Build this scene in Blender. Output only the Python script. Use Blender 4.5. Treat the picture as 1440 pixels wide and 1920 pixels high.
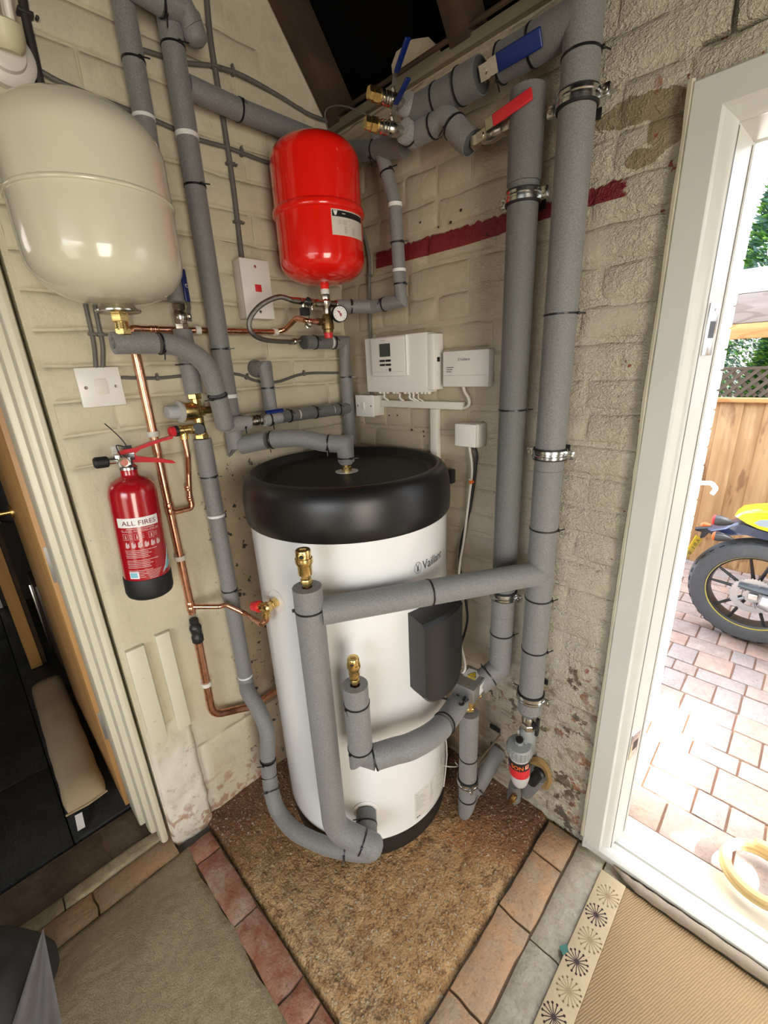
import bpy, bmesh, math, random
from mathutils import Vector as V, Matrix
from mathutils import noise as NZ
random.seed(7)
D = bpy.data
for o in list(D.objects): D.objects.remove(o)
SC = bpy.context.scene
COL = SC.collection
PI = math.pi

# ------------------------------------------------------------------ camera
CC = V((1.2763, -1.1133, 1.5))
F = 805.0
MR = ((0.71517712, 0.69744174, -0.04578976), (0.19367673, -0.26069683, -0.9457941), (-0.67157353, 0.66754189, -0.32152265))
cam = D.cameras.new('camera'); camo = D.objects.new('camera', cam); COL.objects.link(camo)
cam.sensor_fit = 'VERTICAL'; cam.sensor_height = 36; cam.lens = 36 * F / 1920; cam.clip_start = .02
r_, d_, f_ = (V(x) for x in MR)
m = Matrix(((r_.x, -d_.x, -f_.x, CC.x), (r_.y, -d_.y, -f_.y, CC.y), (r_.z, -d_.z, -f_.z, CC.z), (0, 0, 0, 1)))
camo.matrix_world = m
SC.camera = camo

# ------------------------------------------------------------------ sky, sun, window light, exposure
SC.view_settings.view_transform = 'Standard'; SC.view_settings.look = 'None'
SC.view_settings.gamma = 1; SC.view_settings.use_curve_mapping = False
SC.view_settings.exposure = 0.72
W = D.worlds.new('sky'); SC.world = W; W.use_nodes = True
wn = W.node_tree.nodes; wl = W.node_tree.links
sky = wn.new('ShaderNodeTexSky'); sky.sky_type = 'NISHITA'; sky.sun_disc = False
sky.sun_elevation = math.radians(48); sky.sun_rotation = math.radians(80); sky.dust_density = 3.0
wn['Background'].inputs[1].default_value = 1.15
hs = wn.new('ShaderNodeHueSaturation'); hs.inputs['Saturation'].default_value = .45; wl.new(sky.outputs[0], hs.inputs['Color']); wl.new(hs.outputs[0], wn['Background'].inputs[0])
sun = D.lights.new('sun', 'SUN'); suno = D.objects.new('sun', sun); COL.objects.link(suno)
sun.energy = 26; sun.angle = math.radians(.6); sun.color = (1, .95, .86)
SUNV = V((.77, -.08, .80)).normalized()
suno.rotation_euler = (-SUNV).to_track_quat('-Z', 'Y').to_euler()
suno.location = (4, -1, 5)
def area(name, loc, tgt, sx, sy, e, col):
    a = D.lights.new(name, 'AREA'); a.shape = 'RECTANGLE'; a.size = sx; a.size_y = sy; a.energy = e; a.color = col
    o = D.objects.new(name, a); COL.objects.link(o); o.location = loc
    o.rotation_euler = (V(tgt) - V(loc)).to_track_quat('-Z', 'Y').to_euler(); return o
# area lamps in place of unseen windows, beside and behind the camera
area('window_light', (3.25, -1.6, 1.12), (.4, -.3, .95), 1.2, 1.75, 47, (1, .92, .80))
area('rear_window_light', (1.3, -3.1, 1.05), (.5, 0, .9), 1.1, 1.5, 8, (1, .90, .76))
# small unseen area lamp inside the hall
area('hall_light', (-1.2, -2.2, 2.0), (-1.0, -1.0, 0), .5, .5, 1.6, (1, .93, .85))

# ------------------------------------------------------------------ pixel -> point on a real plane of the room
def ray(px, py):
    a, b = (px - 720) / F, (py - 960) / F
    return r_ * a + d_ * b + f_
def Rw(px, py, o=0.0):
    d = ray(px, py); return CC + d * ((-o - CC.y) / d.y)
def Lw(px, py, o=0.0):
    d = ray(px, py); return CC + d * ((o - CC.x) / d.x)
def Fl(px, py, z=0.0):
    d = ray(px, py); return CC + d * ((z - CC.z) / d.z)
TC = V((.321, -.310, 0)); TR = .2925
def Cy(px, py, rad, c=TC):
    d = ray(px, py); a = d.x**2 + d.y**2; ox, oy = CC.x - c.x, CC.y - c.y
    b = ox * d.x + oy * d.y; k = ox * ox + oy * oy - rad * rad; q = b * b - a * k
    t = (-b - math.sqrt(q)) / a if q > 0 else -b / a
    return CC + d * t
def Pv(px, py, p, q):
    n = V((q.y - p.y, p.x - q.x, 0)); d = ray(px, py)
    return CC + d * ((p - CC).dot(n) / d.dot(n))

# ------------------------------------------------------------------ objects
BASE = {}
def prop(o, label=None, cat=None, group=None, kind=None):
    if label: o['label'] = label
    if cat: o['category'] = cat
    if group: o['group'] = group
    if kind: o['kind'] = kind
    return o
def thing(name, label, cat, base, group=None):
    o = D.objects.new(name, None); COL.objects.link(o); o.location = base; o.empty_display_size = .05
    BASE[o.name] = V(base); return prop(o, label, cat, group)
class MB:
    def __init__(s): s.v = []; s.f = []; s.m = []
    def add(s, vs, fs, mi=0):
        n = len(s.v); s.v += [V(a) for a in vs]; s.f += [[i + n for i in f] for f in fs]; s.m += [mi] * len(fs); return s
    def build(s, name, mats, parent=None, smooth=True, ang=40, base=None):
        if not isinstance(mats, (list, tuple)): mats = [mats]
        me = D.meshes.new(name)
        if parent is not None: b = BASE[parent.name]
        elif base is not None: b = V(base)
        else:
            xs = [a.x for a in s.v]; ys = [a.y for a in s.v]; zs = [a.z for a in s.v]
            b = V(((min(xs) + max(xs)) / 2, (min(ys) + max(ys)) / 2, min(zs)))
        me.from_pydata([tuple(a - b) for a in s.v], [], s.f)
        for mt in mats: me.materials.append(mt)
        me.polygons.foreach_set('material_index', s.m)
        bm = bmesh.new(); bm.from_mesh(me); bmesh.ops.recalc_face_normals(bm, faces=bm.faces); bm.to_mesh(me); bm.free()
        if smooth: me.shade_smooth(); me.set_sharp_from_angle(angle=math.radians(ang))
        me.update()
        o = D.objects.new(name, me); COL.objects.link(o)
        if parent is not None: o.parent = parent
        else: o.location = b
        BASE[o.name] = b
        return o
    # --- shapes
    def sweep(s, pts, r, n=14, mi=0, caps=True, rs=None):
        pts = [V(p) for p in pts]; N = len(pts)
        t0 = (pts[1] - pts[0]).normalized()
        a = t0.orthogonal().normalized()
        rings = []
        for i, p in enumerate(pts):
            ti = (pts[i] - pts[i - 1]).normalized() if i > 0 else t0
            to = (pts[i + 1] - pts[i]).normalized() if i < N - 1 else ti
            a = (a - ti * a.dot(ti)).normalized(); b = ti.cross(a)
            nrm = (ti + to)
            nrm = nrm.normalized() if nrm.length > 1e-6 else ti
            rr = rs[i] if rs else r
            ring = []
            for k in range(n):
                w = 2 * PI * k / n; q = a * (math.cos(w) * rr) + b * (math.sin(w) * rr)
                den = ti.dot(nrm)
                sh = -q.dot(nrm) / den if abs(den) > .25 else 0
                ring.append(p + q + ti * sh)
            rings.append(ring)
            a = (a - to * a.dot(to)).normalized() if i < N - 1 else a
        vs = [q for ring in rings for q in ring]; fs = []
        for i in range(N - 1):
            for k in range(n):
                k2 = (k + 1) % n
                fs.append([i * n + k, i * n + k2, (i + 1) * n + k2, (i + 1) * n + k])
        if caps: fs.append(list(range(n))[::-1]); fs.append([(N - 1) * n + k for k in range(n)])
        return s.add(vs, fs, mi)
    def lathe(s, o, d, prof, n=24, mi=0, a0=None, cap=True):
        o = V(o); d = V(d).normalized(); a = d.orthogonal().normalized() if a0 is None else V(a0).normalized()
        a = (a - d * a.dot(d)).normalized(); b = d.cross(a); vs = []; fs = []
        for r, t in prof:
            for k in range(n):
                w = 2 * PI * k / n; vs.append(o + d * t + (a * math.cos(w) + b * math.sin(w)) * max(r, 1e-5))
        for i in range(len(prof) - 1):
            for k in range(n):
                k2 = (k + 1) % n
                fs.append([i * n + k, i * n + k2, (i + 1) * n + k2, (i + 1) * n + k])
        if cap and prof[0][0] > 1e-4: fs.append(list(range(n))[::-1])
        if cap and prof[-1][0] > 1e-4: fs.append([(len(prof) - 1) * n + k for k in range(n)])
        return s.add(vs, fs, mi)
    def box(s, c, sz, ax=None, bev=0, mi=0, seg=2):
        bm = bmesh.new(); bmesh.ops.create_cube(bm, size=1)
        for v in bm.verts: v.co = V((v.co.x * sz[0], v.co.y * sz[1], v.co.z * sz[2]))
        if bev: bmesh.ops.bevel(bm, geom=list(bm.edges), offset=bev, segments=seg, affect='EDGES', profile=.5)
        X, Y, Z = [V(a) for a in ax] if ax else (V((1, 0, 0)), V((0, 1, 0)), V((0, 0, 1)))
        c = V(c); bm.verts.ensure_lookup_table()
        vs = [c + X * v.co.x + Y * v.co.y + Z * v.co.z for v in bm.verts]; fs = [[v.index for v in f.verts] for f in bm.faces]
        bm.free(); return s.add(vs, fs, mi)
    def slab(s, p0, p1, bev=0, mi=0):
        p0, p1 = V(p0), V(p1); return s.box((p0 + p1) / 2, [abs(a) for a in (p1 - p0)], bev=bev, mi=mi)
    def prism(s, poly, off, mi=0):
        poly = [V(p) for p in poly]; n = len(poly); off = V(off)
        vs = poly + [p + off for p in poly]
        fs = [list(range(n)), [i + n for i in range(n)][::-1]] + [[i, i + n, (i + 1) % n + n, (i + 1) % n] for i in range(n)]
        return s.add(vs, fs, mi)
    def patch(s, c, rad, a0, a1, z0, z1, n=10, mi=0, th=.0008):
        vs = []; 
        for i in range(n + 1):
            w = a0 + (a1 - a0) * i / n
            for rr in (rad, rad + th):
                for z in (z0, z1): vs.append(V((c.x + rr * math.cos(w), c.y + rr * math.sin(w), z)))
        fs = []
        for i in range(n):
            b = i * 4; e = b + 4
            fs += [[b + 2, b + 3, e + 3, e + 2], [b, e, e + 1, b + 1], [b + 1, e + 1, e + 3, b + 3], [b, b + 2, e + 2, e]]
        fs += [[0, 1, 3, 2], [n * 4, n * 4 + 2, n * 4 + 3, n * 4 + 1]]
        return s.add(vs, fs, mi)
def fil(pts, R, n=6):
    """round the corners of a polyline; R is one radius or a list per inner point"""
    pts = [V(p) for p in pts]; out = [pts[0]]
    for i in range(1, len(pts) - 1):
        r = R[i - 1] if isinstance(R, (list, tuple)) else R
        a, b, c = pts[i - 1], pts[i], pts[i + 1]; u = (a - b); w = (c - b)
        if r <= 0: out.append(b); continue
        ang = u.angle(w); t = min(r / max(math.tan(ang / 2), .05), u.length * .48, w.length * .48)
        p, q = b + u.normalized() * t, b + w.normalized() * t
        for k in range(n + 1):
            x = k / n; out.append(p * (1 - x)**2 + b * 2 * x * (1 - x) + q * x * x)
    out.append(pts[-1]); return out
def spl(pts, n=8):
    pts = [V(p) for p in pts]; P = [pts[0] * 2 - pts[1]] + pts + [pts[-1] * 2 - pts[-2]]; out = []
    for i in range(1, len(P) - 2):
        for k in range(n):
            t = k / n; a, b, c, d = P[i - 1:i + 3]
            out.append(.5 * ((2 * b) + (c - a) * t + (2 * a - 5 * b + 4 * c - d) * t * t + (3 * b - a - 3 * c + d) * t**3))
    out.append(pts[-1]); return out
_TX = {}
def tmesh(s, size=1.0, bold=0.0):
    k = (s, bold)
    if k not in _TX:
        cu = D.curves.new('lettering', 'FONT'); cu.body = s; cu.size = 1; cu.offset = bold; cu.resolution_u = 3
        ob = D.objects.new('lettering', cu); COL.objects.link(ob)
        dg = bpy.context.evaluated_depsgraph_get(); me = ob.evaluated_get(dg).to_mesh()
        vs = [(v.co.x, v.co.y) for v in me.vertices]; fs = [list(p.vertices) for p in me.polygons]
        ob.evaluated_get(dg).to_mesh_clear(); D.objects.remove(ob); D.curves.remove(cu)
        _TX[k] = (vs, fs)
    vs, fs = _TX[k]
    x0 = min(v[0] for v in vs); x1 = max(v[0] for v in vs)
    return [((x - x0) * size, y * size) for x, y in vs], fs, (x1 - x0) * size
def put_text(mb, s, size, fn, width=None, mi=0, bold=0.0):
    vs, fs, w = tmesh(s, size, bold); k = width / w if width else 1
    mb.add([fn(x * k, y) for x, y in vs], fs, mi)

# ------------------------------------------------------------------ materials
class NT:
    def __init__(s, name):
        s.mat = D.materials.new(name); s.mat.use_nodes = True; s.t = s.mat.node_tree; s.b = s.t.nodes['Principled BSDF']
        s.pos = s.t.nodes.new('ShaderNodeNewGeometry').outputs['Position']
    def n(s, t, **k):
        x = s.t.nodes.new(t)
        for a, b in k.items(): setattr(x, a, b)
        return x
    def set(s, i, v):
        if hasattr(v, 'is_output') or isinstance(v, bpy.types.NodeSocket): s.t.links.new(v, i)
        else:
            if i.type == 'RGBA' and len(v) == 3: v = (*v, 1)
            i.default_value = v
    def noise(s, sc, det=4, rough=.55, vec=None, st=None):
        x = s.n('ShaderNodeTexNoise'); x.inputs['Scale'].default_value = sc; x.inputs['Detail'].default_value = det; x.inputs['Roughness'].default_value = rough
        v = vec or s.pos
        if st: v = s.vmul(v, st)
        s.set(x.inputs['Vector'], v); return x.outputs['Fac']
    def vor(s, sc, feat='F1', vec=None, out='Distance', st=None):
        x = s.n('ShaderNodeTexVoronoi', feature=feat); x.inputs['Scale'].default_value = sc
        v = vec or s.pos
        if st: v = s.vmul(v, st)
        s.set(x.inputs['Vector'], v); return x.outputs[out]
    def vmul(s, v, k):
        x = s.n('ShaderNodeVectorMath', operation='MULTIPLY'); s.set(x.inputs[0], v); x.inputs[1].default_value = k; return x.outputs[0]
    def ma(s, op, a, b=0.0, c=0.0, clamp=False):
        x = s.n('ShaderNodeMath', operation=op, use_clamp=clamp)
        for i, q in enumerate((a, b, c)): s.set(x.inputs[i], q)
        return x.outputs[0]
    def sstep(s, x, lo, hi):
        q = s.n('ShaderNodeMapRange', interpolation_type='SMOOTHSTEP')
        s.set(q.inputs[0], x); q.inputs[1].default_value = lo; q.inputs[2].default_value = hi; return q.outputs[0]
    def mix(s, f, a, b, mode='MIX'):
        x = s.n('ShaderNodeMix', data_type='RGBA', blend_type=mode)
        s.set(x.inputs[0], f); s.set(x.inputs[6], a); s.set(x.inputs[7], b); return x.outputs[2]
    def xyz(s):
        x = s.n('ShaderNodeSeparateXYZ'); s.set(x.inputs[0], s.pos); return x.outputs
    def blob(s, c, r, amp, nz, k=(1, 1, 1)):
        """mask 1 inside a ragged blob around c"""
        a = s.n('ShaderNodeVectorMath', operation='SUBTRACT'); s.set(a.inputs[0], s.pos); a.inputs[1].default_value = c
        b = s.vmul(a.outputs[0], k); l = s.n('ShaderNodeVectorMath', operation='LENGTH'); s.set(l.inputs[0], b)
        q = s.ma('MULTIPLY_ADD', s.ma('SUBTRACT', nz, .5), amp, l.outputs['Value'])
        return s.sstep(q, r, r * .93)
    def bump(s, h, st=.3, dist=.01):
        x = s.n('ShaderNodeBump'); x.inputs['Strength'].default_value = st; x.inputs['Distance'].default_value = dist
        s.set(x.inputs['Height'], h); s.set(s.b.inputs['Normal'], x.outputs[0])
    def out(s, col=None, rough=None, metal=None, **k):
        if col is not None: s.set(s.b.inputs['Base Color'], col)
        if rough is not None: s.set(s.b.inputs['Roughness'], rough)
        if metal is not None: s.set(s.b.inputs['Metallic'], metal)
        for a, b in k.items(): s.set(s.b.inputs[a.replace('_', ' ')], b)
        return s.mat
def simple(name, col, rough=.5, metal=0, var=.12, vs=30, bump=0, bs=200, coat=0, **k):
    t = NT(name); c2 = tuple(x * (1 - var) for x in col)
    c = t.mix(t.noise(vs, 3), col, c2)
    if bump: t.bump(t.noise(bs, 3), bump, .002)
    if coat: k['Coat_Weight'] = coat; k['Coat_Roughness'] = .06
    rr = t.ma('MULTIPLY_ADD', t.noise(vs * 2, 2), .12, max(rough - .06, .02))
    return t.out(c, rr, metal, **k)
def foam(name, col):
    t = NT(name); n1 = t.noise(420, 3, .7); n2 = t.noise(9, 3)
    c = t.mix(t.sstep(n1, .35, .68), tuple(x * .72 for x in col), tuple(x * 1.22 for x in col))
    c = t.mix(t.ma('MULTIPLY', n2, .35), c, (.16, .155, .14))
    t.bump(n1, .35, .0015)
    return t.out(c, .62, 0, Sheen_Weight=.15)
m_foam = foam('grey_foam', (.195, .194, .188))
m_foam_d = foam('dark_grey_foam', (.125, .127, .122))
m_foam_l = foam('light_grey_foam', (.30, .30, .295))
m_foam_in = simple('foam_core', (.06, .06, .06), .9, bump=.5, bs=300)
m_black = simple('black_plastic', (.012, .012, .013), .42, vs=60)
m_tie = simple('black_nylon', (.008, .008, .009), .35)
m_rub = simple('black_rubber', (.007, .007, .007), .6)
m_tape = simple('white_tape', (.72, .72, .70), .5)
m_white = simple('white_plastic', (.72, .70, .66), .32, var=.05, vs=12)
m_whitew = simple('warm_white_plastic', (.66, .63, .56), .38, var=.08, vs=14)
m_upvc = simple('white_upvc', (.60, .60, .55), .34, var=.1, vs=7)
m_upvcs = simple('white_upvc_rebate', (.70, .68, .66), .3, var=.06, vs=7)
m_brass = simple('brass', (.86, .62, .24), .27, 1, var=.25, vs=60)
m_brassd = simple('aged_brass', (.33, .23, .10), .38, 1, var=.4, vs=80)
m_nickel = simple('nickel', (.60, .56, .49), .24, 1, var=.25, vs=70)
m_zinc = simple('zinc_steel', (.66, .67, .66), .22, 1, var=.2, vs=60)
m_steel = simple('braided_steel', (.42, .40, .37), .3, 1, var=.6, vs=900, bump=.6, bs=900)
m_redp = simple('red_plastic', (.62, .022, .03), .35)
m_blue = simple('blue_sleeve', (.004, .018, .13), .3)
m_redl = simple('red_sleeve', (.55, .02, .03), .3)
t = NT('copper'); nn = t.noise(45, 5, .6); n2 = t.noise(14, 4, .6, st=(1, 1, .3))
c = t.mix(t.sstep(nn, .35, .7), (.82, .44, .30), (.66, .30, .18)); c = t.mix(t.ma('MULTIPLY', t.sstep(n2, .5, .8), .45), c, (.34, .14, .08))
m_copper = t.out(c, t.ma('MULTIPLY_ADD', nn, .2, .16), 1)
def gloss(name, col, rough=.12, var=.04):
    t = NT(name); n1 = t.noise(3, 3); c = t.mix(n1, col, tuple(x * (1 - var) for x in col)); t.bump(t.noise(60, 2), .02, .001)
    return t.out(c, rough, 0, Coat_Weight=.6, Coat_Roughness=.05)
m_cream = gloss('cream_enamel', (.62, .585, .45), .2)
m_redv = gloss('red_enamel', (.80, .012, .006), .16)
m_redx = gloss('extinguisher_red', (.36, .006, .014), .2)
m_tank = gloss('tank_white', (.74, .745, .73), .22, .02)
t = NT('tank_black'); n1 = t.noise(500, 3); t.bump(n1, .12, .001); m_lid = t.out(t.mix(t.noise(5), (.006, .006, .0063), (.010, .0095, .009)), .36, 0)
m_lidt = simple('tank_top_black', (.014, .012, .010), .6, bump=.2, bs=400)
m_print = simple('white_print', (.8, .78, .76), .5)
m_grey_print = simple('grey_print', (.10, .10, .11), .5)
m_ltgrey = simple('light_grey_print', (.38, .37, .35), .5)
m_yellow = simple('warning_yellow', (.85, .62, .02), .4)
m_orange = simple('orange_plastic', (.75, .14, .02), .4)
m_cyan = simple('cyan_print', (.22, .52, .62), .5)
m_filter = simple('grey_filter_plastic', (.26, .27, .26), .4)
m_cable_w = simple('white_cable', (.66, .63, .56), .45)
m_cable_g = simple('grey_cable', (.13, .12, .105), .6, var=.3)
m_glassw = simple('lamp_glass', (.75, .72, .62), .25)
# ------------------------------------------------------------------ wall, floor materials
def wallmat(name, right):
    t = NT(name); X, Y, Z = t.xyz()
    big = t.noise(2.2, 4); mid = t.noise(14, 5, .6); fine = t.noise(85, 5, .65); crk = t.noise(30, 6, .7)
    if right: c = t.mix(big, (.52, .475, .375), (.42, .375, .28))
    else: c = t.mix(big, (.60, .54, .405), (.49, .43, .30))
    c = t.mix(t.ma('MULTIPLY', t.sstep(mid, .52, .75), .45), c, (.36, .31, .22))
    if right:
        # browner tone over the corner half of the wall
        q = t.ma('MULTIPLY_ADD', t.ma('SUBTRACT', mid, .5), .5, X)
        c = t.mix(t.ma('MULTIPLY', t.sstep(q, .82, .42), .55), c, (.36, .27, .17))
        # crimson stripe
        e = t.ma('MULTIPLY_ADD', t.ma('SUBTRACT', t.noise(60, 4, .6, st=(1, 1, .25)), .5), .03, Z)
        st = t.ma('MULTIPLY', t.sstep(t.ma('ADD', Z, t.ma('MULTIPLY', t.sstep(X, .5, .8), -.012)), 1.7970, 1.7985), t.sstep(e, 1.846, 1.843))
        gx = t.ma('MULTIPLY_ADD', t.ma('SUBTRACT', crk, .5), .06, X)
        a = t.ma('MULTIPLY', t.sstep(gx, .175, .18), t.sstep(gx, .91, .90))
        c = t.mix(t.ma('MULTIPLY', st, a), c, (.17, .012, .018))
        # bare stone-coloured patches where the paint has gone, near the head of the door
        pa = t.blob((.915, 0, 1.952), .055, .09, t.noise(14, 5, .6), (.65, 1, 2.2))
        pb = t.blob((.975, 0, 1.915), .042, .06, t.noise(18, 5, .6), (1, 1, .9))
        pc = t.blob((.935, 0, 1.868), .026, .05, t.noise(22, 5, .6), (.7, 1, 1.6))
        pm = t.ma('MAXIMUM', t.ma('MAXIMUM', pa, pb), pc)
        c = t.mix(pm, c, t.mix(fine, (.30, .235, .14), (.17, .125, .07)))
        # spalled brick low down near the door, rust-brown and red
        low = t.sstep(t.ma('MULTIPLY_ADD', X, -.35, Z), .62, .10)
        lo2 = t.ma('MULTIPLY', low, t.sstep(X, .45, .78))
        w1 = t.sstep(t.ma('ADD', t.noise(17, 6, .65), t.ma('MULTIPLY', lo2, .16)), .70, .755)
        c = t.mix(w1, c, t.mix(t.sstep(t.noise(9, 3), .42, .6), (.30, .24, .17), (.30, .12, .06)))
        w2 = t.sstep(t.ma('ADD', t.noise(9, 6, .7), t.ma('MULTIPLY', lo2, .16)), .73, .76)
        c = t.mix(w2, c, (.10, .075, .05))
        cav_shade = t.ma('MULTIPLY', lo2, t.sstep(t.noise(20, 6, .75), .50, .38)); c = t.mix(t.ma('MULTIPLY', cav_shade, .65), c, (.25, .20, .14))  # grey-brown shadows of the hollows, painted in by noise
        # little red chips beside the frame
        ch = t.ma('MULTIPLY', t.sstep(t.noise(26, 3, .5), .665, .68), t.sstep(X, .93, .96)); c = t.mix(ch, c, (.24, .07, .035))
        fl = t.ma('MULTIPLY', t.sstep(t.noise(38, 4, .6), .72, .735), t.sstep(Z, 1.75, 1.3)); c = t.mix(fl, c, (.10, .045, .03))
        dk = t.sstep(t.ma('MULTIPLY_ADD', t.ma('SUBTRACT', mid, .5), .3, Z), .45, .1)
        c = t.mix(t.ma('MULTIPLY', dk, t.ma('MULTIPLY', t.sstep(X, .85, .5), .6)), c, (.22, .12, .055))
    else:
        # browner strip behind the tank, with black specks
        bx = t.ma('MULTIPLY', t.sstep(Y, -.63, -.56), t.sstep(Z, 1.27, 1.17))
        c = t.mix(t.ma('MULTIPLY', bx, .9), c, t.mix(mid, (.36, .27, .17), (.17, .11, .065)))
        sp = t.ma('MULTIPLY', t.sstep(t.noise(30, 5, .65), .60, .63), t.ma('MULTIPLY', t.sstep(Y, -.66, -.58), t.sstep(Z, 1.32, 1.2)))
        c = t.mix(sp, c, (.02, .016, .013))
        s2 = t.sstep(t.noise(31, 3, .5), .755, .77); c = t.mix(s2, c, (.05, .035, .03))
        ps = t.blob((0, -.55, 1.55), .02, .03, crk); c = t.mix(ps, c, (.32, .18, .10))
        # crumbling lime at the foot of the door reveal
        lo = t.ma('MULTIPLY', t.sstep(Z, .46, .30), t.sstep(Y, -.74, -.80))
        c = t.mix(lo, c, t.mix(t.sstep(t.noise(22, 6, .7), .56, .72), (.66, .61, .51), (.42, .24, .15)))
        l2 = t.ma('MULTIPLY', t.sstep(Z, .22, .05), t.sstep(t.noise(26, 5, .6), .5, .6)); c = t.mix(t.ma('MULTIPLY', l2, .8), c, (.34, .17, .10))
    h = t.ma('ADD', t.ma('MULTIPLY', mid, 1.0), t.ma('MULTIPLY', fine, .38))
    if right:
        wr1 = t.ma('ABSOLUTE', t.ma('SUBTRACT', t.noise(42, 4, .6, st=(.8, 1, 1.1)), .5)); wr2 = t.ma('ABSOLUTE', t.ma('SUBTRACT', t.noise(95, 3, .6), .5))
        rid = t.ma('ADD', t.sstep(wr1, .07, .0), t.ma('MULTIPLY', t.sstep(wr2, .08, .0), .5))
        h = t.ma('ADD', h, t.ma('MULTIPLY', rid, t.ma('MULTIPLY', t.sstep(X, .45, .85), t.sstep(t.noise(5, 2), .3, .6))))
        h = t.ma('ADD', h, t.ma('MULTIPLY', lo2, t.ma('MULTIPLY', t.noise(20, 6, .75), 7.0)))
    t.bump(h, .50 if right else .42, .011)
    return t.out(c, .5 if right else .55, 0)
m_wr = wallmat('painted_brick_cream', True)
m_wl = wallmat('painted_plaster_cream', False)
m_mort = m_wr
t = NT('roof_black'); m_roof = t.out(t.mix(t.noise(6), (.0012, .001, .0008), (.0025, .002, .0016)), .95, 0, Specular_IOR_Level=.05)
def wood(name, c1, c2, ax='z', sc=18, rough=.5, knot=0, kc=(.12, .05, .02)):
    t = NT(name); st = {'z': (1, 1, .06), 'x': (.06, 1, 1), 'y': (1, .06, 1)}[ax]
    a = t.noise(sc, 5, .6, st=st); b = t.noise(sc * 5, 3, .6, st=st)
    c = t.mix(t.sstep(t.ma('ADD', a, t.ma('MULTIPLY', b, .3)), .45, .85), c1, c2)
    if knot and ax == 'z':
        k = t.noise(2.6, 4, .55, st=(3.2, 1, 1.0)); k2 = t.noise(7, 3, .6, st=(3, 1, .6))
        c = t.mix(t.ma('MULTIPLY', t.sstep(k, .56, .63), knot), c, t.mix(k2, kc, (.34, .17, .07)))
        c = t.mix(t.ma('MULTIPLY', t.sstep(k2, .5, .75), .4), c, (.66, .45, .23))
    elif knot:
        w = t.n('ShaderNodeTexWave', wave_type='BANDS'); w.inputs['Scale'].default_value = 2.2; w.inputs['Distortion'].default_value = 14; w.inputs['Detail'].default_value = 3
        t.set(w.inputs['Vector'], t.vmul(t.pos, (2.6, 1, 1.1) if ax == 'z' else (.5, 1, 3)))
        c = t.mix(t.ma('MULTIPLY', t.sstep(w.outputs['Fac'], .80, .97), knot), c, kc)
    t.bump(b, .2, .001)
    return t.out(c, rough, 0)
m_oak = wood('oak', (.50, .28, .10), (.36, .19, .065), 'z', 14, .45)
m_raft = wood('old_rafter', (.060, .032, .014), (.028, .016, .008), 'y', 10, .8)
m_rail = wood('painted_wall_plate', (.26, .23, .15), (.12, .10, .065), 'x', 10, .6)
m_fence = wood('larch_fence', (.56, .35, .16), (.40, .22, .09), 'z', 12, .7, .85, (.17, .075, .035))
m_beam_g = wood('weathered_beam', (.42, .36, .32), (.30, .25, .21), 'x', 12, .8, .5, (.2, .15, .12))
m_beam_o = wood('orange_beam', (.66, .38, .14), (.5, .24, .07), 'x', 10, .7, .4, (.35, .14, .04))
m_beam_w = simple('white_beam', (.8, .8, .78), .5)
# rough concrete
t = NT('rough_concrete'); X, Y, Z = t.xyz()
g = t.vor(130, 'F1'); g2 = t.vor(55, 'F1', out='Color'); n1 = t.noise(7, 5, .6); n2 = t.noise(120, 4, .7); n3 = t.noise(28, 5, .65)
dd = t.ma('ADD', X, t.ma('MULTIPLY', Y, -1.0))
n5 = t.noise(58, 4, .65)
n6 = t.noise(3.5, 4)
c = t.mix(t.sstep(t.ma('ADD', t.ma('MULTIPLY', n3, .45), t.ma('MULTIPLY', n5, .55)), .34, .68), (.66, .37, .14), (.29, .13, .042)); c = t.mix(t.ma('MULTIPLY', t.sstep(n6, .45, .7), .5), c, (.27, .15, .065))
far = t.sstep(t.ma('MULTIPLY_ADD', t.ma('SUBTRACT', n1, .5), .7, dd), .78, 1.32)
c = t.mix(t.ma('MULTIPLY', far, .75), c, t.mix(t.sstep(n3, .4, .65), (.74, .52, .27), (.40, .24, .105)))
og = t.blob((.80, -.55, 0), .22, .7, t.noise(8, 5, .6)); c = t.mix(t.ma('MULTIPLY', og, .40), c, (.48, .24, .07))
og2 = t.blob((.78, -.16, 0), .13, .5, t.noise(9, 5, .6)); c = t.mix(t.ma('MULTIPLY', og2, .5), c, (.50, .20, .06))
wet_shade = t.sstep(t.ma('MULTIPLY_ADD', t.ma('SUBTRACT', n1, .5), .35, t.ma('MINIMUM', X, t.ma('MULTIPLY', Y, -1.15))), .36, .06)  # damp and shadow beside tank and walls, both painted into the colour
c = t.mix(t.ma('MULTIPLY', wet_shade, .85), c, t.mix(n5, (.22, .085, .035), (.10, .036, .016)))
pit = t.sstep(t.vor(150, 'F1'), .50, .75); c = t.mix(t.ma('MULTIPLY', pit, t.ma('MULTIPLY', t.sstep(n3, .35, .6), .6)), c, (.09, .045, .02)); c = t.mix(t.ma('MULTIPLY', t.sstep(n2, .55, .72), .7), c, (.07, .038, .018))
c = t.mix(t.ma('MULTIPLY', t.sstep(t.noise(120, 2, .5), .62, .67), .9), c, (.62, .54, .40))
t.bump(t.ma('ADD', t.ma('MULTIPLY', n2, .8), t.ma('MULTIPLY_ADD', t.vor(150, 'F1'), -.35, t.ma('MULTIPLY', n5, 1.5))), 1.0, .016)
m_conc = t.out(c, .68, 0)
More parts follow.
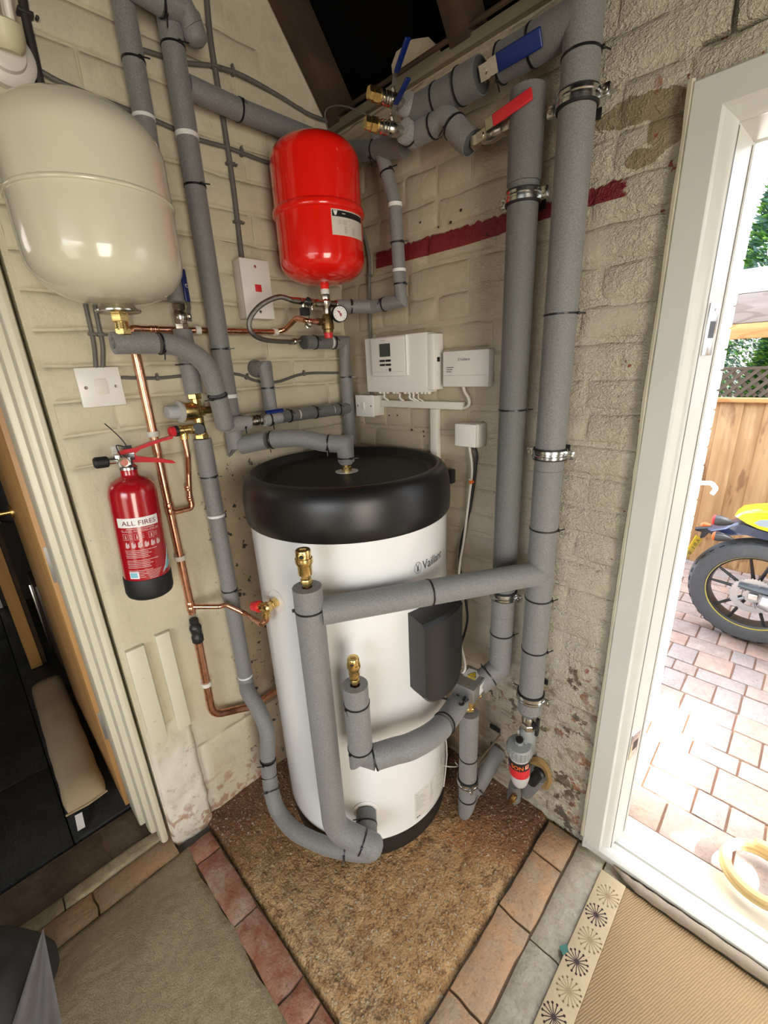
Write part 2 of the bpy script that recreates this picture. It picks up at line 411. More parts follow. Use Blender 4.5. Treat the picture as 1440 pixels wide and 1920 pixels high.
def brickmat(name, c1, c2, c3, rough=.7):
    t = NT(name); n3 = t.noise(16, 5, .6); n2 = t.noise(120, 4, .6)
    c = t.mix(t.sstep(n3, .35, .65), c1, c2); c = t.mix(t.ma('MULTIPLY', t.sstep(t.noise(12, 6, .7), .48, .66), .6), c, c3); c = t.mix(t.ma('MULTIPLY', t.sstep(t.noise(70, 4, .7), .5, .7), .5), c, tuple(q * .45 for q in c1))
    t.bump(t.ma('ADD', n2, n3), .6, .006); return t.out(c, rough, 0)
m_fbr = brickmat('red_floor_brick', (.25, .085, .045), (.33, .18, .115), (.40, .33, .24))
m_fbp = brickmat('pale_floor_brick', (.43, .25, .13), (.36, .24, .145), (.33, .275, .19))
m_cem = brickmat('grey_cement', (.36, .32, .23), (.28, .245, .17), (.44, .40, .30))
m_stone = brickmat('pale_stone_strip', (.40, .34, .21), (.30, .245, .15), (.48, .43, .30))
m_thr = brickmat('dark_threshold', (.085, .06, .04), (.14, .105, .07), (.05, .035, .025), .35)
m_tile = brickmat('black_slate', (.020, .022, .022), (.032, .034, .033), (.016, .017, .017), .38)
m_grout = simple('tile_grout', (.10, .09, .075), .8)
t = NT('beige_carpet'); n1 = t.noise(260, 3, .7); n2 = t.noise(45, 4, .6); n3 = t.noise(5, 3)
c = t.mix(t.sstep(n2, .35, .7), (.44, .37, .225), (.35, .29, .17)); c = t.mix(t.ma('MULTIPLY', t.sstep(n1, .4, .7), .5), c, (.17, .135, .08))
stn = t.sstep(t.ma('MULTIPLY_ADD', t.ma('SUBTRACT', n3, .5), .8, t.xyz()[0]), .42, .16); c = t.mix(t.ma('MULTIPLY', stn, .45), c, (.24, .165, .085))
t.bump(t.ma('ADD', n1, n2), .9, .008); m_carp = t.out(c, .92, 0)
t = NT('coir_mat'); w = t.n('ShaderNodeTexWave', wave_type='BANDS', bands_direction='DIAGONAL'); w.inputs['Scale'].default_value = 120; w.inputs['Distortion'].default_value = 2.5
t.set(w.inputs['Vector'], t.vmul(t.pos, (1, -.4, 0))); n1 = t.noise(260, 3)
c = t.mix(w.outputs['Fac'], (.29, .19, .09), (.40, .275, .14)); c = t.mix(t.ma('MULTIPLY', n1, .3), c, (.2, .12, .05)); t.bump(w.outputs['Fac'], .5, .002); m_coir = t.out(c, .85, 0)
m_matb = simple('mat_border_beige', (.50, .39, .235), .85, var=.15, vs=60, bump=.4, bs=400)
m_matp = simple('mat_print_brown', (.055, .03, .03), .9)
m_matp2 = simple('mat_print_tan', (.33, .24, .13), .9)
m_fabric = simple('beige_fabric', (.40, .30, .18), .9, var=.15, vs=120, bump=.6, bs=600)
m_bag = simple('charcoal_fabric', (.045, .042, .042), .85, var=.4, vs=12, bump=.4, bs=500)
m_bagl = simple('grey_fabric', (.13, .12, .115), .85, var=.2, vs=20, bump=.4, bs=500)
m_jamb = simple('cream_gloss_paint', (.66, .62, .48), .3, var=.1, vs=10)
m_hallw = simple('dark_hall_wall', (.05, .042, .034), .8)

# ------------------------------------------------------------------ the room shell
def wall_empty(name, base):
    o = D.objects.new(name, None); COL.objects.link(o); o.location = base; BASE[o.name] = V(base); o['kind'] = 'structure'; return o
def brick(x0, x1, z0, z1, fn, dep, amp, name, parent, mt, cut=None, seed=0):
    """one painted brick with a worn, slightly domed face; fn(u, out, z) -> point"""
    if cut:
        pass
    bw = .011; nx = 6 if x1 - x0 > .14 else 4; nz = 4; vs = []; fs = []; e = .0052
    us = [x0, x0 + bw] + [x0 + bw + (x1 - x0 - 2 * bw) * q / (nx - 2) for q in range(1, nx - 2)] + [x1 - bw, x1]
    zs_ = [z0, z0 + bw, (z0 + z1) / 2, z1 - bw, z1]
    for j in range(nz + 1):
        for i in range(nx + 1):
            u = us[i]; z = zs_[j]
            edge = i in (0, nx) or j in (0, nz)
            n = NZ.noise(V((u * 21, z * 21, seed)))
            n2 = NZ.noise(V((u * 60, z * 60, seed + 9)))
            uu = u + (NZ.noise(V((u * 30, z * 30, 3))) * .004); zz = z + (NZ.noise(V((u * 30, z * 30, 8))) * .004)
            ed_ = -.0022 if i in (0, nx) else 0
            if j in (0, nz): ed_ = -.0046
            vs.append(fn(uu, ed_ + n * amp + n2 * amp * .5, zz))
    b = len(vs)
    for j in (0, nz):
        for i in (0, nx):
            vs.append(fn(x0 + (x1 - x0) * i / nx, -dep, z0 + (z1 - z0) * j / nz))
    W_ = nx + 1
    for j in range(nz):
        for i in range(nx): fs.append([j * W_ + i, j * W_ + i + 1, (j + 1) * W_ + i + 1, (j + 1) * W_ + i])
    fs.append([i for i in range(W_)] + [b + 1, b]); fs.append([nz * W_ + i for i in range(W_)] + [b + 3, b + 2])
    fs.append([j * W_ for j in range(nz + 1)] + [b + 2, b]); fs.append([j * W_ + nx for j in range(nz + 1)] + [b + 3, b + 1])
    return MB().add(vs, fs).build(name, mt, parent, ang=70)
H0 = .017; CH = .080
m_hole = simple('hole_brown', (.03, .014, .010), .8)
# right wall: brickwork from the corner to the door frame, and on above the door
wr = wall_empty('wall_right', (0, 0, 0))
mb = MB(); mb.slab((-.3, .0040, -.2), (1.006, .10, 2.205)); mb.slab((1.004, .03, 1.99), (2.2, .10, 2.205)); mb.slab((2.10, .006, -.2), (6.5, .10, 2.205))
mb.build('mortar', m_wr, wr)
fr = lambda u, o, z: V((u, -o, z))
rnd = random.Random(3)
k = 0; z = H0
while z < 2.19:
    z1 = min(z + CH - .010, 2.2); x = -.01
    first = True; hdr = k % 4 == 0
    while x < (1.0 if z1 < 2.0 else 2.05):
        L = .105 if hdr else .218
        if first: L = (.06 + .16 * rnd.random()) if not hdr else .08
        first = False; x1 = x + L; lim = 1.0 if z1 < 2.0 else 2.2
        if x1 > lim - .05: x1 = lim
        low = z < .72 and x > .45
        brick(x, x1, z, z1, fr, .02, (.0070 if low else .0024), 'brick', wr, m_wr, seed=k * 3)
        x = x1 + .010
    z += CH; k += 1
for px, py, s in ((864, 394, .004), (788, 417, .003), (845, 417, .004), (822, 426, .003), (853, 762, .004), (864, 763, .004), (730, 779, .003), (745, 779, .003), (772, 806, .004), (794, 809, .0035), (795, 818, .003), (906, 792, .004), (912, 440, .003)):
    mb = MB(); p = Rw(px, py, .0015); mb.lathe(p, V((0, -1, 0)), [(0, 0), (s, 0), (s * .8, .0012), (0, .0014)], 9); mb.build('plug_hole', m_hole, wr)
# left wall: gable wall with thick old paint, its end makes the door reveal
wlft = wall_empty('wall_left', (0, 0, 0))
YE = -.930
def zr(y): return 2.245 - 1.27 * y
mb = MB()
poly = [(0, .10, -.2), (0, .10, 2.12), (0, 0, 2.245), (0, YE, zr(YE)), (0, YE, -.2)]
mb.prism([V(p) + V((-.0050, 0, 0)) for p in poly], (-.235, 0, 0))
mb.prism([V((-.004, YE, 2.1)), V((-.004, YE, zr(YE))), V((-.004, -2.1, zr(-1.6))), V((-.004, -3.2, 2.245)), V((-.004, -3.2, 2.1))], (-.235, 0, 0))
mb.slab((-.239, -3.2, -.2), (-.004, -1.85, 2.1))
mb.build('plaster', m_wl, wlft)
fl_ = lambda u, o, z: V((o, u, z))
k = 0; z = 1.297
while z < 3.3:
    z1 = z + CH - .006; y = YE + .012; first = True
    while y < -.02:
        L = .225
        if first: L = .12 if k % 2 else .21
        first = False; y1 = min(y + L, -.004)
        top = 2.215 - 1.27 * y1
        if z1 < top and y1 - y > .05:
            brick(y, y1, z, z1, fl_, .02, .0016, 'brick', wlft, m_wl, seed=k * 5 + 100)
        y = y1 + .007
    z += CH; k += 1
# plaster skin below, uneven
def skin(y0, y1, z0, z1, nx, nz, amp, off, name, edge=.004):
    vs = []; fs = []
    for j in range(nz + 1):
        for i in range(nx + 1):
            y = y0 + (y1 - y0) * i / nx; z = z0 + (z1 - z0) * j / nz
            e = i in (0, nx) or j in (0, nz)
            a = NZ.noise(V((y * 9, z * 9, 4))) * amp + NZ.noise(V((y * 32, z * 32, 2))) * amp * .45
            if e: a -= edge; y += NZ.noise(V((y * 40, z * 40, 1))) * .004
            vs.append(V((off + a, y, z)))
    for j in range(nz):
        for i in range(nx): fs.append([j * (nx + 1) + i, j * (nx + 1) + i + 1, (j + 1) * (nx + 1) + i + 1, (j + 1) * (nx + 1) + i])
    n = len(vs); rim = [i for i in range(nx + 1)] + [j * (nx + 1) + nx for j in range(1, nz + 1)] + [nz * (nx + 1) + i for i in range(nx - 1, -1, -1)] + [j * (nx + 1) for j in range(nz - 1, 0, -1)]
    for q in rim: vs.append(V((-.01, vs[q].y, vs[q].z)))
    for a in range(len(rim)): b = (a + 1) % len(rim); fs.append([rim[a], rim[b], n + b, n + a])
    return MB().add(vs, fs).build(name, m_wl, wlft, ang=80)
skin(YE + .004, -.002, .30, 1.294, 46, 50, .0022, .0, 'plaster_skin')
skin(-.79, -.002, -.05, .30, 40, 20, .0026, -.001, 'plaster_skin')
skin(YE + .002, -.795, -.05, .47, 16, 40, .013, .012, 'crumbling_lime', .012)
# other walls behind and beside the camera (out of view, they close the room)
m_room = simple('brown_room_wall', (.20, .165, .12), .8)
def wallbox(name, *bs, mt=None):
    mb = MB()
    for a, b in bs: mb.slab(a, b)
    o = mb.build(name, mt or m_room, smooth=False); o['kind'] = 'structure'; return o
wallbox('wall_back', ((-.25, -3.3, -.2), (1.0, -3.2, 2.3)), ((2.8, -3.3, -.2), (3.5, -3.2, 2.3)), ((1.0, -3.3, -.2), (2.8, -3.2, .9)), ((1.0, -3.3, 2.15), (2.8, -3.2, 2.3)))
wallbox('wall_side', ((3.4, -3.3, -.2), (3.5, .1, 4.4)))
# roof: two dark slopes, rafters, wall plate
rf = wall_empty('ceiling', (0, 0, 2.3))
mb = MB(); mb.prism([(-.3, .06, 2.27), (-.3, .25, 2.10), (-.3, -1.6, 4.42), (-.3, -1.6, 4.34)], (3.8, 0, 0)); mb.prism([(-.3, -3.3, 2.2), (-.3, -1.6, 4.34), (-.3, -1.6, 4.42), (-.3, -3.4, 2.2)], (3.8, 0, 0))
mb.build('roof_felt', m_roof, rf, smooth=False)
nrm = V((0, -1.27, -1)).normalized(); al = V((0, -1, 1.27)).normalized()
def rafter(x, w=.055, dz=.11, col=m_raft):
    p = V((x, .02, 2.235)); mb = MB(); c = p + al * 1.15 + V((0, 0, .0)) + nrm * -.02
    mb.box(c, (w, 2.3, dz), (V((1, 0, 0)), al, nrm), bev=.003); mb.build('rafter', col, rf, ang=30)
rafter(.030); rafter(Rw(868, 92).x, .06); rafter(1.0); rafter(1.5); rafter(2.0); rafter(2.5)
mb = MB(); mb.slab((-.02, -.012, 2.203), (3.4, .10, 2.228), bev=.003); mb.build('wall_plate', m_rail, rf)
mb = MB(); mb.sweep([(.02, -.018, 2.236), (1.1, -.018, 2.236), (3.3, -.018, 2.236)], .006, 8); mb.build('conduit', m_raft, rf)
# painted beam-fill brick between the rafters
mb = MB()
P0 = V((.365, .0, 2.228))
pts = [Rw(x, y, -.012) for x, y in ((738, 158), (734, 122), (743, 97), (772, 74), (803, 69), (822, 88), (832, 115))]
for p in (pts[0], pts[-1]): p.z = 2.229
mb.prism(pts, (0, .09, 0)); fb = mb.build('brick', m_wr, rf, ang=30)

# ------------------------------------------------------------------ floor
fl = wall_empty('floor', (0, 0, 0))
mb = MB(); mb.slab((-2.8, -3.3, -.25), (3.5, .06, -.022)); mb.build('floor_base', m_grout, fl, smooth=False)
def rough(name, inside, x0, x1, y0, y1, st, amp, mt, zo=0, f1=11, f2=70):
    nx = int((x1 - x0) / st); ny = int((y1 - y0) / st); vs = []; fs = []; idx = {}
    for j in range(ny + 1):
        for i in range(nx + 1):
            x = x0 + (x1 - x0) * i / nx; y = y0 + (y1 - y0) * j / ny
            h = NZ.noise(V((x * f1, y * f1, .3))) * amp + NZ.noise(V((x * f2, y * f2, 5))) * amp * .55
            d = inside(x, y)
            vs.append(V((x, y, zo + h - max(0, .02 - d) * 1.0)))
    for j in range(ny):
        for i in range(nx): fs.append([j * (nx + 1) + i, j * (nx + 1) + i + 1, (j + 1) * (nx + 1) + i + 1, (j + 1) * (nx + 1) + i])
    n = len(vs); rim = [i for i in range(nx + 1)] + [j * (nx + 1) + nx for j in range(1, ny + 1)] + [ny * (nx + 1) + i for i in range(nx - 1, -1, -1)] + [j * (nx + 1) for j in range(ny - 1, 0, -1)]
    for q in rim: vs.append(V((vs[q].x, vs[q].y, -.03)))
    for a in range(len(rim)): b = (a + 1) % len(rim); fs.append([rim[a], rim[b], n + b, n + a])
    return MB().add(vs, fs).build(name, mt, fl, ang=80)
XB = .895
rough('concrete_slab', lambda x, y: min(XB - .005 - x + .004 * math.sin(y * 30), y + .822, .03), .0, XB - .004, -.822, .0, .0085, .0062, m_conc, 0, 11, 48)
def fbrick(x0, x1, y0, y1, zt, mt, name='brick', amp=.003, rot=0):
    cx, cy = (x0 + x1) / 2, (y0 + y1) / 2
    g = 6; vs = []; fs = []
    for j in range(g + 1):
        for i in range(g + 1):
            x = x0 + (x1 - x0) * i / g; y = y0 + (y1 - y0) * j / g
            e = i in (0, g) or j in (0, g)
            zz = zt + NZ.noise(V((x * 14, y * 14, 7))) * amp - (.006 if e else 0)
            x += NZ.noise(V((x * 25, y * 25, 1))) * .005; y += NZ.noise(V((x * 25, y * 25, 2))) * .005
            dx, dy = x - cx, y - cy; c, s = math.cos(rot), math.sin(rot)
            vs.append(V((cx + dx * c - dy * s, cy + dx * s + dy * c, zz)))
    for j in range(g):
        for i in range(g): fs.append([j * (g + 1) + i, j * (g + 1) + i + 1, (j + 1) * (g + 1) + i + 1, (j + 1) * (g + 1) + i])
    n = len(vs); rim = [i for i in range(g + 1)] + [j * (g + 1) + g for j in range(1, g + 1)] + [g * (g + 1) + i for i in range(g - 1, -1, -1)] + [j * (g + 1) for j in range(g - 1, 0, -1)]
    for q in rim: vs.append(V((vs[q].x, vs[q].y, -.03)))
    for a in range(len(rim)): b = (a + 1) % len(rim); fs.append([rim[a], rim[b], n + b, n + a])
    return MB().add(vs, fs).build(name, mt, fl, ang=60)
# row of red bricks between carpet and concrete
x = .055
for i, L in enumerate((.075, .235, .225, .07, .22, .22, .22, .22)):
    fbrick(x, x + L, -.905, -.829, .004, m_fbr); x += L + .006
# paler brick strip beside the concrete, towards the door
y = -.012
for L in (.12, .20, .235, .23, .22, .22, .22): fbrick(XB + .004, XB + .098, y - L, y, .003, m_fbp); y -= L + .007
y = -.012
for L in (.34, .36, .4, .4): fbrick(XB + .105, XB + .185, y - L, y, .002, m_cem, 'cement_strip'); y -= L + .004
# strips along the doorway on the left
y = -.93
for L in (.16, .36, .36, .4): fbrick(-.245, -.10, y - L, y, -.002, m_thr, 'threshold_stone'); y -= L + .003
y = -.93
for L in (.30, .34, .4): fbrick(-.095, -.045, y - L, y, .003, m_stone, 'stone_strip'); y -= L + .004
y = -.93
for L in (.23, .22, .22, .22, .22): fbrick(-.040, .048, y - L, y, .002, m_fbp); y -= L + .006
mb = MB(); mb.slab((XB + .19, -3.2, -.03), (3.4, .0, -.004)); mb.build('under_floor', m_cem, fl, smooth=False)
mb = MB(); mb.slab((XB, -1.4, -.028), (XB + .19, -.002, -.0095)); mb.slab((.05, -.91, -.028), (XB, -.824, -.0090)); mb.slab((-.25, -1.9, -.028), (.05, -.935, -.0095)); mb.build('bedding_mortar', simple('dirt_mortar', (.15, .095, .055), .9), fl, smooth=False)
# carpet, a rounded-edge slab of pile
nx, ny = 150, 60; vs = []; fs = []
x0, x1, y0, y1 = .052, 1.07, -1.75, -.906
rough2 = []
for j in range(ny + 1):
    for i in range(nx + 1):
        x = x0 + (x1 - x0) * i / nx; y = y0 + (y1 - y0) * j / ny
        ex = min(x - x0, y1 - y); yy = y + NZ.noise(V((x * 9, 0, 0))) * .012 * (j / ny)**4
        h = .004 + NZ.noise(V((x * 75, y * 75, 2))) * .0035 + NZ.noise(V((x * 8, y * 8, 2))) * .002 - max(0, .012 - ex) * .6
        vs.append(V((x, yy, h)))
for j in range(ny):
    for i in range(nx): fs.append([j * (nx + 1) + i, j * (nx + 1) + i + 1, (j + 1) * (nx + 1) + i + 1, (j + 1) * (nx + 1) + i])
o = MB().add(vs, fs).build('carpet', m_carp, ang=80); prop(o, 'worn olive beige carpet piece left of the red floor bricks', 'carpet')
# black slate tiles of the hall, laid on a grid
for i in range(7):
    for j in range(5):
        xa = -.262 - .45 * i; ya = -1.168 + .45 * (j - 2)
        if ya > -.3: continue
        mb = MB(); mb.slab((xa - .446, ya + .002, -.03), (xa, ya + .448, -.003), bev=.0012); mb.build('floor_tile', m_tile, fl, ang=30)
# ------------------------------------------------------------------ door frame to the garden (white, open)
dr = wall_empty('door_1', (1.004, 0, 0)); dr['label'] = 'white moulded frame of the open garden door'
def frame_prof():  # (inward distance from the outer edge of the frame, y) ; y<0 is into the room
    return [(0, .02), (0, -.016), (.003, -.019), (.050, -.019), (.0525, -.016), (.0545, -.009), (.059, -.006), (.066, -.002), (.0715, .003), (.0735, .009), (.0750, .010), (.0750, .016), (.0745, .017), (.0885, .085), (.0865, .088), (.092, .092), (.092, .098), (.088, .100), (0, .10)]
FX0, FX1, FZT, FZB = 1.008, 2.10, 1.955, -.002
pr = frame_prof(); mb = MB(); L_ = len(pr)
loops = []
for dd, yy in pr:
    loops.append([V((FX0 + dd, yy, FZB + dd * .45)), V((FX0 + dd, yy, FZT - dd)), V((FX1 - dd, yy, FZT - dd)), V((FX1 - dd, yy, FZB + dd * .45))])
for a, b, nm in ((0, 1, 'jamb'), (1, 2, 'head'), (2, 3, 'jamb')):
    vs = [l[a] for l in loops] + [l[b] for l in loops]
    fs = [[i, (i + 1) % L_, (i + 1) % L_ + L_, i + L_] for i in range(L_)] + [list(range(L_))[::-1], list(range(L_, 2 * L_))]
    MB().add(vs, fs).build(nm, m_upvc, dr, ang=35)
# sill with ribs
sp = [(.0, -.012), (.020, -.022), (.030, -.022), (.036, -.012), (.038, .006), (.030, .012), (.028, .02), (.030, .024), (.030, .030), (.020, .032), (.020, .044), (.026, .046), (.026, .050), (.018, .052), (.016, .080), (-.14, .085), (-.14, -.01)]
mb = MB(); n = len(sp)
vs = [V((1.02, y, z + .002)) for z, y in sp] + [V((2.09, y, z + .002)) for z, y in sp]
mb.add(vs, [[i, (i + 1) % n, (i + 1) % n + n, i + n] for i in range(n)] + [list(range(n)), list(range(n, 2 * n))[::-1]]).build('sill', m_upvc, dr, ang=35)
mb = MB(); mb.slab((1.0955, .0845, .04), (1.0975, .0875, 1.86)); mb.slab((1.0815, .0105, .03), (1.0838, .0155, 1.875)); mb.build('seal', m_cable_g, dr)
ky = V((.202, .979, 0)); kx = V((.979, -.202, 0)); Vz = V((0, 0, 1))
for zc, hh in ((1.540, .05), (.43, .045)):
    mb = MB(); mb.box((1.0900, .048, zc), (.0030, .046, hh * 2), (kx, ky, Vz), bev=.001); kp = mb.build('keep_plate', m_zinc, dr)
    mb = MB(); mb.box((1.0917, .050, zc), (.0008, .026, .032), (kx, ky, Vz)); mb.build('latch_hole', m_black, kp)
    for s_ in (-1, 1):
        mb = MB(); mb.lathe((1.0915, .050, zc + s_ * (hh - .012)), kx, [(.0035, 0), (.003, .001)], 10); mb.build('screw', m_nickel, kp)
# mastic line along the brickwork edge
mb = MB(); pts = [V((1.005 + NZ.noise(V((0, 0, z_ * .15))) * .006, -.012, z_ * .04)) for z_ in range(1, 50)]
mb.sweep(pts, .006, 6, rs=[.005 + .004 * abs(NZ.noise(V((z_ * .7, 0, 0)))) for z_ in range(1, 50)])
o = mb.build('trim_1', simple('mastic_cream', (.55, .52, .40), .45), smooth=True); prop(o, kind='structure')

# ------------------------------------------------------------------ hall doorway on the left
d2 = wall_empty('door_2', (0, YE, 0)); d2['label'] = 'cream painted stepped lining of the hall doorway'
def post(x0, x1, y0, y1, z0, z1, mt, nm, par, bev=.004, lean=0):
    mb = MB(); mb.slab((x0, y0, z0), (x1, y1, z1), bev=bev)
    mb.v = [V((p.x, p.y, p.z)) for p in mb.v]; return mb.build(nm, mt, par)
post(-.058, -.004, -.962, -.9370, .012, 2.1, m_jamb, 'jamb_moulding', d2, .011)
post(-.118, -.060, -.978, -.9370, .018, 2.1, m_jamb, 'jamb_moulding', d2, .012)
post(-.236, -.120, -.993, -.9370, .022, 2.1, m_jamb, 'jamb_board', d2, .006)
post(-.236, -.004, -1.87, -1.80, .0, 2.1, m_jamb, 'jamb_board', d2)
post(-.236, -.004, -1.87, -.93, 2.04, 2.1, m_jamb, 'head_board', d2)
# oak door leaf, swung open into the hall
dl = thing('oak_door', 'oak door standing open into the dark hall, steel hinges on its near edge', 'door', (-.262, -.98, .005))
mb = MB(); mb.slab((-1.02, -1.003, .006), (-.262, -.962, 1.98), bev=.002); mb.build('door_leaf', m_oak, dl)
for zc in (.375, .985, 1.7):
    mb = MB(); mb.slab((-.2625, -.999, zc - .058), (-.2605, -.964, zc + .058), bev=.0006); h = mb.build('hinge', simple('satin_hinge', (.30, .29, .27), .5, .6), dl)
    for i in range(4):
        mb = MB(); mb.lathe((-.2605, -.988 + .014 * (i % 2), zc - .036 + .024 * i), (1, 0, 0), [(.0035, 0), (.003, .0008)], 8); mb.build('screw', m_nickel, h)
mb = MB(); hp = V((-.93, -1.003, 1.02)); mb.lathe(hp, (0, -1, 0), [(.026, 0), (.026, .008), (.01, .01), (.009, .045)], 16)
mb.sweep(fil([hp + V((0, -.045, 0)), hp + V((0, -.055, 0)), hp + V((.11, -.058, -.004))], .01), .009, 10); mb.build('door_handle', m_brass, dl)
# hall beyond
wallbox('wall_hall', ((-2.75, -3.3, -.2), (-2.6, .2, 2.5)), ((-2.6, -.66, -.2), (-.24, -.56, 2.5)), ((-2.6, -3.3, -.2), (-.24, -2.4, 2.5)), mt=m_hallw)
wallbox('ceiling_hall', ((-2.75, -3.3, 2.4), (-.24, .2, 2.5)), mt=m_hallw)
op = thing('oak_door_post', 'oak post of the next doorway, deep in the hall', 'door frame', (-1.56, -1.09, 0))
mb = MB(); mb.slab((-1.62, -1.115, 0), (-1.545, -1.062, 2.3), bev=.003); mb.build('post', m_oak, op)
mb = MB(); mb.slab((-1.66, -1.062, 0), (-1.56, -1.040, 2.3), bev=.003); mb.build('door_stop', m_raft, op)
mb = MB(); mb.slab((-2.595, -1.75, 0), (-2.575, -1.14, .20), bev=.003); o = mb.build('baseboard_hall', m_upvcs); prop(o, kind='structure')
cb = thing('dark_cabinet', 'dark brown low cabinet with bright metal edge strips, in the hall shadow', 'cabinet', (-1.3, -.85, .0))
mb = MB(); mb.slab((-1.56, -1.0, .07), (-1.30, -.70, .55), bev=.006); mb.build('body', simple('dark_brown_laminate', (.028, .018, .014), .4), cb)
mb = MB(); mb.slab((-1.50, -1.012, .10), (-1.485, -1.0, .50), bev=.002); mb.build('edge_strip', m_zinc, cb)
mb = MB(); mb.slab((-1.54, -.98, 0), (-1.32, -.72, .07)); mb.build('plinth', m_black, cb)
bo = thing('white_bowl', 'small white bowl behind the near edge of the open oak door', 'bowl', (-1.12, -1.055, .0))
mb = MB(); c = Lw(102, 1130, -1.19); mb.lathe(c + V((0, .03, -.02)), (0, 0, 1), [(.02, 0), (.045, .01), (.062, .04), (.066, .055), (.060, .055), (.04, .015), (0, .01)], 20); mb.build('bowl', m_white, bo)
sh = thing('bowl_stand', 'dark stand holding the white bowl in the hall', 'stand', (c.x, c.y + .03, 0))
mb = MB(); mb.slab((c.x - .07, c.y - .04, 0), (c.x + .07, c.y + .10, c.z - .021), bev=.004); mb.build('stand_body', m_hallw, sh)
ct = thing('hanging_coat', 'black coat hanging in the hall behind the open oak door', 'coat', (-1.9, -1.0, .75))
mb = MB(); mb.lathe((-1.95, -.88, .75), (0, 0, 1), [(.12, 0), (.17, .03), (.16, .3), (.14, .6), (.15, .85), (.08, .95), (.02, .99)], 20)
for i, v in enumerate(mb.v): v.x += .02 * math.sin(9 * math.atan2(v.y + .88, v.x + 1.95)); 
mb.build('coat_cloth', m_bag, ct); mb = MB(); mb.slab((-1.97, -.74, 1.72), (-1.93, -.66, 1.76)); mb.build('peg', m_oak, ct)
# draught excluder on the slate floor
def cushion(name, p0, p1, w, h, n=34, k=18):
    p0, p1 = V(p0), V(p1); t = (p1 - p0); L = t.length; t.normalize(); s = V((-t.y, t.x, 0)); vs = []; fs = []
    for i in range(n + 1):
        a = i / n; e = min(1, math.sin(PI * min(max(a, .001), .999)) * 4.5)**.5; e = max(e, .25)
        ww = w * (.86 + .14 * e) * (1 + .05 * NZ.noise(V((a * 9, 0, 0)))); hh = h * e * (.9 + .12 * NZ.noise(V((a * 7, 3, 0))))
        for j in range(k):
            q = 2 * PI * j / k; x = math.copysign(abs(math.cos(q))**.75, math.cos(q)); y = math.sin(q)
            vs.append(p0 + t * (a * L) + s * (x * ww / 2) + V((0, 0, h * .5 + y * hh / 2)))
    for i in range(n):
        for j in range(k): fs.append([i * k + j, i * k + (j + 1) % k, (i + 1) * k + (j + 1) % k, (i + 1) * k + j])
    fs += [list(range(k))[::-1], [n * k + j for j in range(k)]]
    return vs, fs
dx = thing('draught_excluder', 'long beige stuffed draught excluder lying on the black slate floor', 'cushion', (-.75, -1.09, 0))
vs, fs = cushion('c', (-.335, -1.098, 0), (-1.27, -1.078, 0), .130, .105); MB().add(vs, fs).build('cover', m_fabric, dx, ang=80)
mb = MB(); mb.sweep([(-.334, -1.165, .052), (-.330, -1.10, .047), (-.334, -1.035, .052)], .004, 6); mb.build('seam_piping', m_fabric, dx)
mb = MB(); mb.box((-.305, -1.135, .022), (.055, .022, .0015), ((.92, -.1, -.38), (.1, 1, 0), (.38, 0, .92))); mb.build('care_label', m_print, dx)

# ------------------------------------------------------------------ mats and bag on the floor
mt = thing('doormat', 'brown ribbed mat with a pale border of starburst prints, at the garden door', 'mat', (1.35, -.5, 0))
mb = MB(); mb.slab((1.150, -1.9, -.003), (2.0, -.052, .006), bev=.003); mb.build('ribbed_field', m_coir, mt)
mb = MB(); mb.slab((1.080, -1.9, -.003), (1.150, -.052, .009), bev=.003); bd = mb.build('border', m_matb, mt)
yy = -.115; i = 0
while yy > -.9:
    mb = MB(); cx = 1.115 + .004 * (-1)**i; R = .026 if i % 2 else .028
    for k in range(15):
        a = 2 * PI * k / 15; d = V((math.cos(a), math.sin(a), 0)); s = V((-d.y, d.x, 0)); c = V((cx, yy, .0092)); w = .0011 if i % 2 else .0012
        mb.add([c + s * w, c - s * w, c + d * R - s * w, c + d * R + s * w], [[0, 1, 2, 3]])
        e = c + d * R; mb.add([e + V((math.cos(q), math.sin(q), 0)) * .0031 for q in [j * PI / 3 for j in range(6)]], [list(range(6))])
    mb.add([V((cx + .006 * math.cos(q), yy + .006 * math.sin(q), .0093)) for q in [j * PI / 5 for j in range(10)]], [list(range(10))])
    mb.build('starburst', m_matp if i % 2 else m_matp2, bd, smooth=False); yy -= .069; i += 1
# grey rolled cloth lying against the sill
dg = thing('rolled_cloth', 'grey brown rolled cloth lying along the garden door sill', 'cloth', (1.5, -.045, 0))
mb = MB(); pts = spl([(1.105, -.020, .012), (1.155, -.036, .014), (1.22, -.040, .016), (1.32, -.040, .018), (1.45, -.038, .018), (1.62, -.036, .018), (1.95, -.036, .018)], 6)
mb.sweep(pts, .012, 10, rs=[.004 + .010 * min(1, i / 9) + .0012 * math.sin(i * 1.7) for i in range(len(pts))]); mb.build('roll', simple('taupe_cloth', (.33, .26, .19), .9, var=.3, vs=40, bump=.4, bs=300), dg)
# teal chip of glass beside the mat
mb = MB(); c = Fl(1058, 1783); mb.prism([c + V(p) for p in ((-.012, -.004, .004), (.002, -.016, .004), (.010, .002, .004), (0, .014, .004))], (0, 0, .006)); prop(mb.build('glass_chip', simple('teal_glass', (.05, .16, .13), .2), smooth=False), 'small teal chip lying against the mat border', 'chip')
